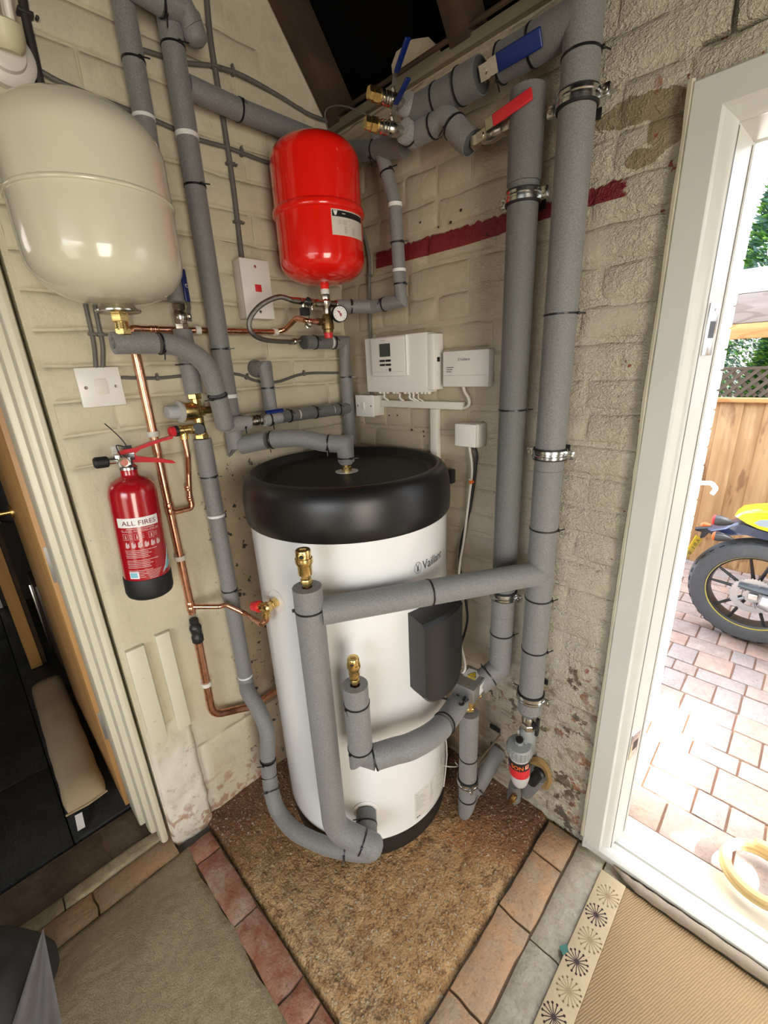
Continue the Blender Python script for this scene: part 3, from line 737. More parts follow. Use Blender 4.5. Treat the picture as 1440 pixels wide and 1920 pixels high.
# charcoal bag by the hall threshold
bg = thing('bag', 'charcoal fabric bag with a lighter folded flap, at the carpet corner', 'bag', (.12, -1.34, 0))
def drape(fn, nu, nv, mt, nm, par, th=.004):
    vs = []; fs = []
    for s_ in (0, 1):
        for j in range(nv + 1):
            for i in range(nu + 1): vs.append(fn(i / nu, j / nv) + V((th * s_ * .7, th * s_ * .4, th * s_)))
    o = (nu + 1) * (nv + 1)
    for j in range(nv):
        for i in range(nu):
            a = j * (nu + 1) + i; q = [a, a + 1, a + nu + 2, a + nu + 1]; fs += [q, [x + o for x in q][::-1]]
    rim = [i for i in range(nu + 1)] + [j * (nu + 1) + nu for j in range(1, nv + 1)] + [nv * (nu + 1) + i for i in range(nu - 1, -1, -1)] + [j * (nu + 1) for j in range(nv - 1, 0, -1)]
    for a in range(len(rim)): b = (a + 1) % len(rim); fs.append([rim[a], rim[b], rim[b] + o, rim[a] + o])
    return MB().add(vs, fs).build(nm, mt, par, ang=80)
A, B, C_, D_ = Fl(80, 1742, .222), Fl(118, 1945, .13), Fl(-60, 1960, .16), Fl(15, 1945, .13)
def body(u, v):
    a = 2 * PI * u; z = .009 + .206 * v; r = (.085 + .025 * math.sin(PI * v)) * (1 - .45 * v**3) * (1 + .10 * math.sin(5 * a) * (1 - v)) if v < .999 else .0
    return V((.120 + r * 1.5 * math.cos(a), -1.425 + r * 1.5 * math.sin(a), z + .01 * math.sin(3 * a) * v))
vs = []; fs = []; nu, nv = 30, 14
for j in range(nv + 1):
    for i in range(nu): vs.append(body(i / nu, j / nv))
for j in range(nv):
    for i in range(nu): fs.append([j * nu + i, j * nu + (i + 1) % nu, (j + 1) * nu + (i + 1) % nu, (j + 1) * nu + i])
fs.append(list(range(nu))[::-1]); MB().add(vs, fs).build('bag_body', m_bag, bg, ang=80)
def flap(u, v):
    p = A * (1 - u**1.25) + (B * v + D_ * (1 - v)) * u**1.25
    return p + V((0, 0, .012 * math.sin(v * 11) * u - .05 * u * (1 - u) * math.sin(PI * v)))
drape(flap, 12, 14, m_bagl, 'flap', bg)
# ------------------------------------------------------------------ plumbing helpers
def tie(par, p, d, r, ang=0.0, mt=None, tail=.018, name='cable_tie', hd=True):
    d = V(d).normalized(); a = d.orthogonal().normalized(); b = d.cross(a); mb = MB()
    mb.lathe(V(p) - d * .0021, d, [(r - .001, 0), (r + .0013, 0), (r + .0013, .0042), (r - .001, .0042), (r - .001, 0)], 28, cap=False)
    if hd:
        u = a * math.cos(ang) + b * math.sin(ang); w = d.cross(u)
        mb.box(V(p) + u * (r + .003), (.006, .007, .006), (u, w, d), bev=.001)
        if tail: mb.box(V(p) + u * (r + .004) + w * (tail / 2) + u * tail * .25, (.0012, tail, .003), (u, (w + u * .5).normalized(), d))
    return mb.build(name, mt or m_tie, par, ang=50)
def tape(par, p, d, r, w=.008, mt=None, name='tape_band'):
    d = V(d).normalized(); mb = MB(); mb.lathe(V(p) - d * w / 2, d, [(r - .001, 0), (r + .0008, 0), (r + .0008, w), (r - .001, w), (r - .001, 0)], 28, cap=False); return mb.build(name, mt or m_tape, par)
def sleeve(par, pts, r, n=22, mt=None, bore=True, name='foam_sleeve', rs=None):
    mb = MB(); mb.sweep(pts, r, n, rs=rs); o = mb.build(name, mt or m_foam, par, ang=35); return o
def towcam(p, d):
    """angle for tie() that puts the head on the side facing the room"""
    d = V(d).normalized(); a = d.orthogonal().normalized(); b = d.cross(a); v = (CC - V(p)).normalized()
    return math.atan2(v.dot(b), v.dot(a))
def ptie(par, p, d, r, off=0.6, **k): return tie(par, p, d, r, towcam(p, d) + off, **k)
def hexn(mb, o, d, r, L, mi=0): return mb.lathe(o, d, [(r * .93, 0), (r, L * .12), (r, L * .88), (r * .93, L)], 6, mi)
def pipe(label, base, cat='insulated pipe', group=None, name='insulated_pipe'): return thing(name, label, cat, base, group)
def lever(par, root, direction, up, L, mt, wd=.016, rise=.016, tip=0.0):
    """flat steel lever with a coloured dipped sleeve; direction = along, up = away from the valve"""
    d = V(direction).normalized(); u = V(up).normalized(); u = (u - d * u.dot(d)).normalized(); s = d.cross(u)
    lv = None
    mb = MB(); r0 = V(root)
    prof = [(-.012, 0), (.010, 0), (.022, rise), (L * .45, rise + tip * .4)]
    th = .0022
    def strip(mb, prof, w, th):
        vs = []
        for t, h in prof:
            for a, b in ((-w / 2, 0), (w / 2, 0), (w / 2, th), (-w / 2, th)): vs.append(r0 + d * t + s * a + u * (h + b))
        fs = [[0, 1, 2, 3]]; n = len(prof)
        for i in range(n - 1):
            for k in range(4): fs.append([i * 4 + k, i * 4 + (k + 1) % 4, i * 4 + 4 + (k + 1) % 4, i * 4 + 4 + k])
        fs.append([(n - 1) * 4 + k for k in (3, 2, 1, 0)]); mb.add(vs, fs)
    strip(mb, prof, wd, th); lv = mb.build('lever', m_nickel, par, ang=30)
    mb = MB(); c = r0 + d * (L * .66) + u * (rise + .001 + tip * .7)
    dd = (d * (L * .68) + u * (tip * .6)).normalized(); uu = (u - dd * u.dot(dd)).normalized()
    mb.box(c, (L * .70, wd * 1.12, .0062), (dd, s, uu), bev=.0028, seg=3); mb.build('lever_sleeve', mt, lv, ang=50)
    mb = MB(); hexn(mb, r0 + u * .002, u, .0055, .004); mb.build('lever_nut', m_nickel, lv)
def ballvalve(par, p0, p1, r, stem, levdir, L, mt, body=None, rise=.014, wd=.016, tip=0):
    p0, p1 = V(p0), V(p1); d = (p1 - p0); ln = d.length; d.normalize(); body = body or m_nickel
    mb = MB(); hexn(mb, p0, d, r * 1.05, ln * .24); mb.build('compression_nut', body, par, ang=25)
    mb = MB(); hexn(mb, p1 - d * ln * .24, d, r * 1.05, ln * .24); mb.build('compression_nut', body, par, ang=25)
    mb = MB(); mb.lathe(p0 + d * ln * .2, d, [(r * .8, 0), (r * .85, ln * .08), (r * 1.0, ln * .16), (r * 1.12, ln * .3), (r * 1.0, ln * .44), (r * .85, ln * .52), (r * .8, ln * .6)], 24)
    c = (p0 + p1) / 2; s = V(stem).normalized(); mb.lathe(c, s, [(r * .55, 0), (r * .5, r * 1.1), (r * .38, r * 1.15), (r * .36, r * 1.5)], 14); mb.build('valve_body', body, par, ang=40)
    if mt: lever(par, c + s * (r * 1.45), levdir, s, L, mt, rise=rise, wd=wd, tip=tip)
def clamp(c, r, label, wall='R', ear=.020, rot=0.0, group='zinc pipe clamps with rubber lining'):
    c = V(c); t = thing('pipe_clamp', label, 'pipe clamp', c, group)
    ca, sa = math.cos(rot), math.sin(rot); X = V((ca, sa, 0)); Y = V((-sa, ca, 0)); Z = V((0, 0, 1))
    mb = MB(); mb.lathe(c - Z * .014, Z, [(r - .001, 0), (r + .004, 0), (r + .004, .028), (r - .001, .028)], 36); mb.build('rubber_lining', m_rub, t)
    mb = MB(); mb.lathe(c - Z * .010, Z, [(r + .003, 0), (r + .0062, 0), (r + .0065, .006), (r + .0045, .008), (r + .0045, .012), (r + .0065, .014), (r + .0062, .020), (r + .003, .020)], 36); mb.build('steel_band', m_zinc, t, ang=25)
    for s in (-1, 1):
        for q in (-1, 1):
            mb = MB(); mb.box(c + X * s * (r + .004 + ear / 2) + Y * q * .0025, (ear, .0026, .020), (X, Y, Z), bev=.001); e = mb.build('ear', m_zinc, t)
            if q < 0:
                mb = MB(); mb.lathe(c + X * s * (r + .006 + ear / 2) - Y * .0038, -Y, [(.0052, 0), (.0055, .001), (.0045, .0035), (.0022, .0036), (.002, .002)], 14); mb.build('screw', m_nickel, e)
    n = V((0, 1, 0)) if wall == 'R' else V((-1, 0, 0)); dist = -c.y if wall == 'R' else c.x
    mb = MB(); mb.lathe(c + n * (r + .003), n, [(.007, 0), (.007, .008), (.004, .008), (.004, max(dist - r - .004, .009))], 10); mb.build('stud', m_nickel, t)
    if dist - r > .006:
        mb = MB(); mb.box(c + n * (dist - .004), (.034, .003, .020) if wall == 'R' else (.003, .034, .020), bev=.001); mb.build('wall_plate', m_black, t)
    return t
def pclip(c, r, wall, label=None):
    pass
def copper(par, pts, r, R=.03, name='tube', mt=None, n=14):
    mb = MB(); mb.sweep(fil(pts, R, 7), r, n); return mb.build(name, mt or m_copper, par, ang=50)
def coupler(par, p, d, r, L=.02, mt=None):
    d = V(d).normalized(); mb = MB(); mb.lathe(V(p) - d * L / 2, d, [(r * 1.02, 0), (r * 1.16, .002), (r * 1.16, L * .42), (r * 1.06, L * .5), (r * 1.16, L * .58), (r * 1.16, L - .002), (r * 1.02, L)], 18); return mb.build('coupling', mt or m_copper, par)
def wclip(par, p, r, n, along):
    """white plastic pipe clip reaching the wall along n"""
    p = V(p); n = V(n).normalized(); a = V(along).normalized(); s = a.cross(n); mb = MB()
    mb.lathe(p - a * .007, a, [(r, 0), (r + .0035, 0), (r + .0035, .014), (r, .014)], 20)
    mb.box(p + n * (r + .0085), (.014, .018, .018), (a, s, n), bev=.002); return mb.build('pipe_clip', m_whitew, par, ang=40)
Z = V((0, 0, 1)); XX = V((1, 0, 0)); YY = V((0, 1, 0))
# ------------------------------------------------------------------ hot water tank
tk = thing('hot_water_tank', 'white cylindrical hot water tank with a black top, standing in the corner', 'water tank', (TC.x, TC.y, 0))
mb = MB(); mb.lathe(TC, Z, [(.283, .0), (.286, .004), (.286, .080), (.280, .085)], 72); mb.build('base_ring', m_lidt, tk)
mb = MB(); mb.lathe(TC, Z, [(.284, .080), (TR, .083), (TR, .35), (TR, .60), (TR, 1.12)], 96); mb.build('shell', m_tank, tk)
mb = MB(); mb.lathe(TC, Z, [(.288, 1.106), (.2985, 1.103), (.3015, 1.108), (.3030, 1.140), (.3020, 1.172), (.2985, 1.198), (.2915, 1.218), (.282, 1.230), (.272, 1.235), (.266, 1.235), (.262, 1.231), (.256, 1.214), (.250, 1.209), (.0, 1.209)], 96); mb.build('top_cover', m_lid, tk, ang=50)
mb = MB(); mb.lathe(TC + Z * 1.2095, Z, [(.0, 0), (.240, 0), (.240, .001), (0, .0012)], 64); mb.build('top_disc', m_lidt, tk)
tp = TC + Z * 1.2105
mb = MB(); mb.lathe(tp, Z, [(.0, 0), (.034, 0), (.034, .0012), (0, .0012)], 32); mb.build('port_disc', m_white, tk)
mb = MB(); mb.lathe(tp, Z, [(.014, 0), (.014, .006)], 16); hexn(mb, tp + Z * .004, Z, .0155, .011); mb.lathe(tp + Z * .014, Z, [(.012, 0), (.012, .012)], 16); mb.build('top_union', m_brass, tk, ang=30)
def onT(th, z, e=.0009): return V((TC.x + (TR + e) * math.cos(th), TC.y + (TR + e) * math.sin(th), z))
def tkfn(th0, z0, slope=0): return lambda u, v: onT(th0 + u / TR, z0 + v + slope * u)
R_ = math.radians
# maker's name and its round rabbit-in-egg mark
mb = MB(); put_text(mb, 'Vaillant', .036, tkfn(R_(-2.2), .984), width=.098, bold=.008); mb.build('maker_name', m_grey_print, tk, smooth=False)
mb = MB(); f = tkfn(R_(-5.6), .996)
def ring2(mb, f, cx, cy, rx, ry, w, n=28, a0=0, a1=2 * PI):
    vs = []
    for i in range(n + 1):
        a = a0 + (a1 - a0) * i / n
        vs += [f(cx + rx * math.cos(a), cy + ry * math.sin(a)), f(cx + (rx - w) * math.cos(a), cy + (ry - w) * math.sin(a))]
    mb.add(vs, [[i * 2, i * 2 + 2, i * 2 + 3, i * 2 + 1] for i in range(n)])
ring2(mb, f, 0, 0, .0125, .0165, .0013)
for sx in (-1, 1):
    mb.add([f(sx * .001, .003), f(sx * .0045, .012), f(sx * .0065, .012), f(sx * .003, .002)], [[0, 1, 2, 3]])
    mb.add([f(sx * .001, -.002), f(sx * .005, -.008), f(sx * .004, -.010), f(0, -.004)], [[0, 1, 2, 3]])
mb.add([f(-.0035, -.001), f(0, -.006), f(.0035, -.001), f(0, .005)], [[0, 1, 2, 3]]); mb.add([f(-.0012, -.004), f(-.0012, -.012), f(.0012, -.012), f(.0012, -.004)], [[0, 1, 2, 3]])
mb.build('maker_mark', m_grey_print, tk, smooth=False)
# rating labels low on the right
for a0, a1, z0, z1 in ((-12.5, 0, .10, .215), (.8, 22, .10, .215)):
    mb = MB(); mb.patch(TC, TR, R_(a0), R_(a1), z0, z1, 12); lb = mb.build('rating_label', simple('label_cream', (.66, .64, .58), .45), tk)
    mb = MB(); f = lambda u, v: onT(u, v, .0016)
    mb.add([f(R_(a0 + .8), z1 - .012), f(R_(a1 - .8), z1 - .012), f(R_(a1 - .8), z1 - .009), f(R_(a0 + .8), z1 - .009)], [[0, 1, 2, 3]])
    for i in range(7):
        q = z1 - .022 - i * .009; mb.add([f(R_(a0 + 1), q), f(R_(a0 + 1 + (a1 - a0 - 2) * (.5 + .4 * ((i * 7) % 5) / 5)), q), f(R_(a0 + 1 + (a1 - a0 - 2) * (.5 + .4 * ((i * 7) % 5) / 5)), q + .0025), f(R_(a0 + 1), q + .0025)], [[0, 1, 2, 3]])
    mb.build('label_print', m_ltgrey, lb, smooth=False)
mb = MB(); f = lambda u, v: onT(u, v, .0018)
for a in (-11.2, -9.6): mb.add([f(R_(a), .106), f(R_(a + 1), .106), f(R_(a + 1), .112), f(R_(a), .112)], [[0, 1, 2, 3]])
mb.build('label_symbols', m_grey_print, tk, smooth=False)
# sensor cover
ca, cb_ = R_(-13.0), R_(14); zc0, zc1 = .60, .875
mb = MB(); vs = []; n = 14; K = 10
def covz(a):
    q = (a - ca) / (cb_ - ca); return zc0 + .035 * (2 * q - 1)**4 + .0, zc1
for i in range(n + 1):
    a = ca + (cb_ - ca) * i / n; q = i / n; zl, zh = covz(a); e = min(1, math.sin(PI * min(max(q, .0), 1))**.35) if 0 < q < 1 else 0
    out = .072 + .004 * math.sin(PI * q)
    vs += [onT(a, zl, .0), onT(a, zl + .004, out - .010), onT(a, zl + .014, out), onT(a, zh - .014, out), onT(a, zh - .004, out - .010), onT(a, zh, .0)]
fs = []
for i in range(n):
    for k in range(5): fs.append([i * 6 + k, i * 6 + k + 1, i * 6 + 7 + k, i * 6 + 6 + k])
fs += [[0, 1, 2, 3, 4, 5], [n * 6 + k for k in range(5, -1, -1)]]
mb.add(vs, fs)
cv = mb.build('sensor_cover', simple('grained_black', (.010, .0095, .009), .34, bump=.25, bs=500), tk, ang=30)
mb = MB(); p = onT(R_(12), .627, .0765); mb.lathe(p, V((math.cos(.2), math.sin(.2), 0)), [(.004, -.001), (.004, .0006), (.0, .0007)], 12); mb.build('screw_hole', m_black, cv)
# lower port with its disc and lettering
pc = Cy(686, 1512, TR); th = math.atan2(pc.y - TC.y, pc.x - TC.x); nrmp = V((math.cos(th), math.sin(th), 0)); tg = V((-math.sin(th), math.cos(th), 0)); pc.z = .215
mb = MB(); mb.lathe(pc - nrmp * .004, nrmp, [(0, 0), (.040, 0), (.040, .0065), (.038, .008), (0, .008)], 36); pd = mb.build('port_disc', m_white, tk)
mb = MB(); put_text(mb, 'Return kt', .013, lambda u, v: pc + nrmp * .0048 + tg * (u - .022) + Z * (.020 + v - (u - .022)**2 * 9), width=.044); mb.build('port_lettering', m_grey_print, pd, smooth=False)
# relief valve on the left flank
rv = Cy(520, 1128, TR); th2 = math.atan2(rv.y - TC.y, rv.x - TC.x); rn = V((math.cos(th2), math.sin(th2), 0)); rt = V((-math.sin(th2), math.cos(th2), 0))
mb = MB(); mb.lathe(rv - rn * .004, rn, [(0, 0), (.034, 0), (.034, .0055), (0, .0065)], 30); mb.build('port_disc', m_white, tk)
tr = thing('relief_valve', 'brass relief valve with a red knob on the left flank of the tank', 'valve', rv)
mb = MB(); hexn(mb, rv + rn * .002, rn, .014, .018); mb.build('union', m_brass, tr, ang=25)
c = rv + rn * .034
kd = (Lw(480, 1145, .2) - c); kd = (rn * .35 - rt * 1.0 - Z * .12).normalized()
mb = MB(); mb.lathe(c - kd * .014, kd, [(.010, 0), (.0145, .004), (.0145, .016), (.012, .02), (.012, .036)], 20); mb.lathe(rv + rn * .015, rn, [(.010, 0), (.011, .02)], 14); mb.lathe(c + kd * .006, -Z, [(.009, 0), (.009, .018), (.011, .02), (.011, .030)], 16); mb.build('valve_body', m_brass, tr)
mb = MB(); mb.lathe(c + kd * .022, kd, [(.0155, 0), (.0165, .003), (.0150, .010), (.0125, .024), (.011, .026), (0, .027)], 12); mb.build('red_knob', m_redp, tr, ang=30)
RVB = c + kd * .006 - Z * .030

# ------------------------------------------------------------------ cream pressure vessel, top left
WV = V((.163, -.782, 1.650)); 
wv = thing('pressure_vessel', 'large cream pressure vessel hanging at the top of the left wall', 'pressure vessel', WV)
def dome(r, z0, z1, h0, h1, n=10, e=.62):
    out = [(r * math.sin(PI / 2 * i / n)**e if i else 0, z0 + h0 * (1 - math.cos(PI / 2 * i / n))) for i in range(n + 1)]
    out += [(r * math.sin(PI / 2 * (1 - i / n))**e if i < n else 0, z1 - h1 * (1 - math.sin(PI / 2 * i / n))) for i in range(0, n + 1)]
    return out
def domes(r, z0, z1, h0, h1, zs, n=12, ridge=.003):
    lo = [(r * math.sin(a)**.72 if i else 0, z0 + h0 * (1 - math.cos(a))) for i, a in [(i, PI / 2 * i / n) for i in range(n + 1)]]
    hi = [(r * math.cos(a)**.72 if i < n else 0, z1 - h1 * (1 - math.sin(a))) for i, a in [(i, PI / 2 * i / n) for i in range(n + 1)]]
    return lo, hi
lo, hi = domes(.1435, 0, .344, .085, .085, 0)
mb = MB(); mb.lathe(WV, Z, lo + [(.1438, .140), (.1442, .178)], 72); mb.build('lower_shell', m_cream, wv, ang=60)
mb = MB(); mb.lathe(WV, Z, [(.1442, .178), (.1470, .179), (.1478, .182), (.1470, .185), (.1442, .187)], 72); mb.build('seam', m_cream, wv, ang=80)
mb = MB(); mb.lathe(WV, Z, [(.1442, .187), (.1436, .22)] + hi, 72); mb.build('upper_shell', m_cream, wv, ang=60)
mb = MB(); mb.lathe(WV - Z * .014, Z, [(.018, -.003), (.040, -.002), (.044, .0), (.044, .003), (.036, .006), (.030, .016), (.034, .026)], 40); mb.build('flange', m_nickel, wv)
mb = MB(); mb.lathe(WV - Z * .030, Z, [(.012, 0), (.012, .02)], 18); hexn(mb, WV - Z * .034, Z, .018, .020); mb.lathe(WV - Z * .050, Z, [(.015, 0), (.013, .018)], 16); hexn(mb, WV - Z * .060, Z, .0165, .014); mb.build('brass_union', m_brass, wv, ang=25)
mb = MB(); mb.slab((0, -.80, 1.80), (.022, -.765, 1.92), bev=.002); mb.build('wall_bracket', m_zinc, wv)

# ------------------------------------------------------------------ red vessel
RV = V((.150, -.199, 1.739))
rvv = thing('expansion_vessel', 'bright red expansion vessel with a white sticker, hanging near the corner', 'expansion vessel', RV)
lo, hi = domes(.1235, 0, .358, .058, .062, 0)
mb = MB(); mb.lathe(RV, Z, lo + [(.1235, .100), (.1238, .168)], 64); mb.build('lower_shell', m_redv, rvv, ang=60)
mb = MB(); mb.lathe(RV, Z, [(.1238, .166), (.1290, .168), (.1305, .172), (.1305, .179), (.1288, .184), (.1238, .188)], 64); mb.build('clamp_ring', m_redv, rvv, ang=50)
mb = MB(); mb.lathe(RV, Z, [(.1236, .186), (.1234, .24)] + hi, 64); mb.build('upper_shell', m_redv, rvv, ang=60)
mb = MB(); mb.lathe(RV - Z * .012, Z, [(.0125, 0), (.0125, .008), (.016, .012), (.016, .018)], 20); mb.build('neck', m_redv, rvv)
mb = MB(); mb.lathe(RV - Z * .026, Z, [(.0125, 0), (.0132, .002), (.0132, .012), (.0125, .014)], 20); mb.build('tape_collar', m_tape, rvv)
mb = MB(); mb.slab((0, -.225, 1.90), (.030, -.185, 1.94), bev=.002); mb.build('wall_bracket', m_redv, rvv)
p = Lw(636, 430, .24); sa0, sa1 = R_(-24), R_(30)
mb = MB(); mb.patch(RV, .1238, sa0, sa1, RV.z + .100, RV.z + .160, 14); st = mb.build('sticker', simple('sticker_white', (.66, .60, .52), .4), rvv)
mb = MB(); mb.patch(RV, .1247, sa0 + .02, sa1 - .02, RV.z + .143, RV.z + .157, 14, th=.0003); mb.build('sticker_band', m_black, st)
mb = MB(); fs_ = lambda u, v: V((RV.x + .1256 * math.cos(sa0 + u / .12), RV.y + .1256 * math.sin(sa0 + u / .12), RV.z + .100 + v))
mb.add([fs_(.005, .056), fs_(.017, .056), fs_(.014, .047), fs_(.011, .0445), fs_(.008, .047)], [[0, 1, 2, 3, 4]]); mb.add([fs_(.030, .050), fs_(.040, .050), fs_(.040, .0515), fs_(.030, .0515)], [[0, 1, 2, 3]]); mb.build('sticker_emblem', m_print, st, smooth=False)
mb = MB()
for i in range(5):
    for a, b in ((.016, .026), (.032, .044), (.050, .056)):
        if (i + int(a * 1000)) % 4 == 0: continue
        mb.add([fs_(a, .037 - i * .0035), fs_(b, .037 - i * .0035), fs_(b, .0382 - i * .0035), fs_(a, .0382 - i * .0035)], [[0, 1, 2, 3]])
for i in range(8): mb.add([fs_(.035, .021 - i * .0022), fs_(.070, .021 - i * .0022), fs_(.070, .0219 - i * .0022), fs_(.035, .0219 - i * .0022)], [[0, 1, 2, 3]])
mb.build('sticker_print', m_ltgrey, st, smooth=False)

# manifold below the red vessel
MN = V((.150, -.199, 1.687))
mf = thing('filling_manifold', 'nickel and brass manifold with a round gauge under the red vessel', 'valve', MN)
mb = MB(); hexn(mb, RV - Z * .046, Z, .0135, .022); mb.build('union_nut', m_nickel, mf, ang=25)
mb = MB(); mb.lathe(MN - Z * .03, Z, [(.011, 0), (.013, .006), (.013, .020), (.018, .026), (.018, .036), (.012, .042), (.011, .05)], 20); mb.lathe(MN + V((0, -.045, 0)), YY, [(.0095, 0), (.011, .01), (.011, .035), (.013, .038), (.013, .055), (.011, .06), (.011, .080), (.013, .082), (.013, .092)], 18); mb.build('cross_body', m_nickel, mf)
mb = MB(); hexn(mb, MN + V((0, -.062, .001)), YY, .0115, .016); hexn(mb, MN + V((0, -.100, .002)), YY, .0105, .014); mb.lathe(MN + V((0, -.125, .002)), YY, [(.007, 0), (.009, .01), (.009, .075)], 14); mb.lathe(MN + V((0, -.085, .0)), -Z, [(.006, 0), (.006, .02)], 12); mb.build('filling_valve', m_nickel, mf, ang=30)
mb = MB(); mb.box(MN + V((.004, -.086, -.026)), (.018, .024, .022), bev=.002); mb.build('valve_knob', m_black, mf)
mb = MB(); mb.lathe(MN + V((0, -.055, 0)), -Z, [(.005, 0), (.005, .014), (.007, .015), (.007, .020)], 12); mb.build('test_nipple', m_nickel, mf)
bc = MN + V((.0, .0, -.055))
mb = MB(); mb.lathe(bc + Z * .026, -Z, [(.013, 0), (.016, .008), (.019, .03), (.019, .042), (.0155, .044), (.0155, .052)], 22); mb.lathe(bc + V((0, -.035, .004)), YY, [(.008, 0), (.010, .003), (.010, .03)], 16); hexn(mb, bc + V((0, -.040, .004)), YY, .0115, .014); mb.build('safety_valve_body', m_brassd, mf, ang=35)
mb = MB(); mb.lathe(bc - Z * .024, -Z, [(.013, 0), (.0135, .003), (.0125, .018), (0, .019)], 14); mb.build('red_cap', m_redp, mf, ang=30)
gd = (CC - MN); gd.z = 0; gd = (gd.normalized() + V((.25, .35, 0)) * .6).normalized(); gc = MN + V((.012, .034, -.030)) + gd * .004
mb = MB(); mb.lathe(gc, gd, [(.010, -.01), (.021, 0), (.0235, .002), (.0235, .021), (.0215, .022), (.0213, .019), (0, .019)], 36); mb.build('gauge_case', m_black, mf)
mb = MB(); mb.lathe(gc + gd * .0195, gd, [(0, 0), (.0212, 0), (.0212, .0008), (0, .0009)], 36); gf = mb.build('gauge_face', m_print, mf)
gs = gd.cross(Z).normalized() * -1; gs = Z.cross(gd).normalized()
mb = MB(); G = lambda u, v: gc + gd * .0212 + gs * u + Z * v
mb.add([G(-.010, .010), G(-.003, .001), G(.001, .006)], [[0, 1, 2]]); mb.add([G(-.002, .003), G(.005, .001), G(.004, -.008), G(-.001, -.006)], [[0, 1, 2, 3]]); mb.build('gauge_needle', simple('dark_red_print', (.30, .02, .03), .5), gf, smooth=False)
mb = MB()
for i in range(11):
    a = R_(225 - 27 * i); mb.add([G(.0150 * math.cos(a - .03), .0150 * math.sin(a - .03)), G(.0150 * math.cos(a + .03), .0150 * math.sin(a + .03)), G(.0185 * math.cos(a + .03), .0185 * math.sin(a + .03)), G(.0185 * math.cos(a - .03), .0185 * math.sin(a - .03))], [[0, 1, 2, 3]])
mb.build('gauge_scale', m_grey_print, gf, smooth=False)
# dust cap hanging from a cord
q = MN + V((.012, -.075, 0)); e = Lw(578, 610, .165)
mb = MB(); mb.sweep([q, q + V((.002, .001, -.03)), e + Z * .008], .0011, 6); mb.lathe(q - YY * .002, YY, [(.012, 0), (.0128, .001), (.012, .004)], 16); mb.build('cap_cord', m_black, mf)
mb = MB(); dcp = V((.75, -.25, .1)).normalized(); mb.lathe(e - dcp * .005, dcp, [(.0, 0), (.0095, 0), (.0100, .009), (.0075, .010), (.006, .003), (0, .003)], 18); mb.build('dust_cap', m_nickel, mf)
# braided hose
hs = thing('braided_hose', 'braided steel filling hose looping out left of the gauge manifold', 'hose', MN + V((0, -.12, 0)))
he = Lw(562, 638, .060)
pts = spl([MN + V((0, -.120, .002)), Lw(522, 557, .150), Lw(488, 573, .145), Lw(468, 600, .140), Lw(472, 624, .130), Lw(492, 636, .115), Lw(520, 640, .090), Lw(548, 641, .066)], 10)
mb = MB(); mb.sweep(pts, .0068, 14); mb.build('braid', m_steel, hs)
mb = MB(); mb.lathe(pts[0], (pts[0] - pts[2]), [(.0082, -.012), (.0082, .008)], 14); mb.build('ferrule', m_nickel, hs)
d = (he - pts[-1]).normalized(); mb = MB(); mb.lathe(pts[-1] - d * .012, d, [(.0082, 0), (.0082, .016), (.010, .018), (.010, .026), (.007, .028), (.007, .045)], 14); mb.build('ferrule', m_nickel, hs)

# ------------------------------------------------------------------ left wall pipework
def LL(px, py, o): return Lw(px, py, o)
# pipe behind the vessel, its valve, mixing valve, tail to the floor (one vertical line x=.05 y=-.607)
ax_, ay_ = .050, -.606
def onA(py, x=ax_, y=ay_):
    lo_, hi_ = -.1, 2.9
    for _ in range(40):
        mid_ = (lo_ + hi_) / 2; v = V((x, y, mid_)) - CC; yy = 960 + F * v.dot(d_) / v.dot(f_)
        if yy > py: lo_ = mid_
        else: hi_ = mid_
    return V((x, y, (lo_ + hi_) / 2))
pa = pipe('grey insulated pipe rising behind the cream vessel, white tape band on it', onA(560))
sleeve(pa, [V((ax_, ay_, 2.66)), onA(222)], .0235); sleeve(pa, [onA(223), onA(566)], .0222)
ptie(pa, onA(115), Z, .0235); ptie(pa, onA(223) , Z, .0228, mt=m_tape, hd=False); tape(pa, onA(222), Z, .0236, .007)
va = thing('ball_valve', 'nickel ball valve with an upright blue lever below the cream vessel', 'ball valve', onA(595), 'ball valves')
ballvalve(va, onA(570), onA(618), .0165, V((.80, .60, 0)), Z, .108, m_blue, rise=.004, wd=.017)
lvc = (onA(570) + onA(618)) / 2 + V((.8, .6, 0)) * (.0165 * 1.45 + .0085) + Z * .070; lr = V((-.6, .8, 0))
mb = MB(); put_text(mb, 'IC', .013, lambda u, v: lvc + Z * (v - .004) + lr * (u - .005), width=.010, bold=.01); mb.build('lever_lettering', m_print, va, smooth=False)
pb_ = pipe('short grey insulated stub between the blue upright lever and the brass mixing valve', onA(738))
sleeve(pb_, [onA(618), onA(738)], .0235); ptie(pb_, onA(683), Z, .0235, off=-2.2, tail=.012)
mv = thing('mixing_valve', 'brass blending valve with a grey cap and a red capped relief valve', 'valve', onA(820))
q0, q1 = onA(738), onA(822)
mb = MB(); hexn(mb, onA(748), Z, .019, q0.z - onA(748).z); hexn(mb, q1, Z, .019, .012); mb.lathe(q1, Z, [(.015, 0), (.015, .02), (.013, .03), (.013, q0.z - q1.z)], 20)
mb.build('valve_tube', m_brass, mv, ang=30)
c = onA(770) + V((.004, -.016, 0)); dv = V((.10, -1, .06)).normalized()
mb = MB(); mb.lathe(c - dv * .034, dv, [(.014, 0), (.015, .012), (.021, .018), (.0235, .030), (.0235, .056), (.027, .058), (.027, .066)], 26); mb.build('thermostat_body', m_brass, mv)
mb = MB(); mb.lathe(c + dv * .030, dv, [(.0285, 0), (.0285, .006), (.018, .010)], 26); mb.build('cap_collar', m_ltgrey, mv)
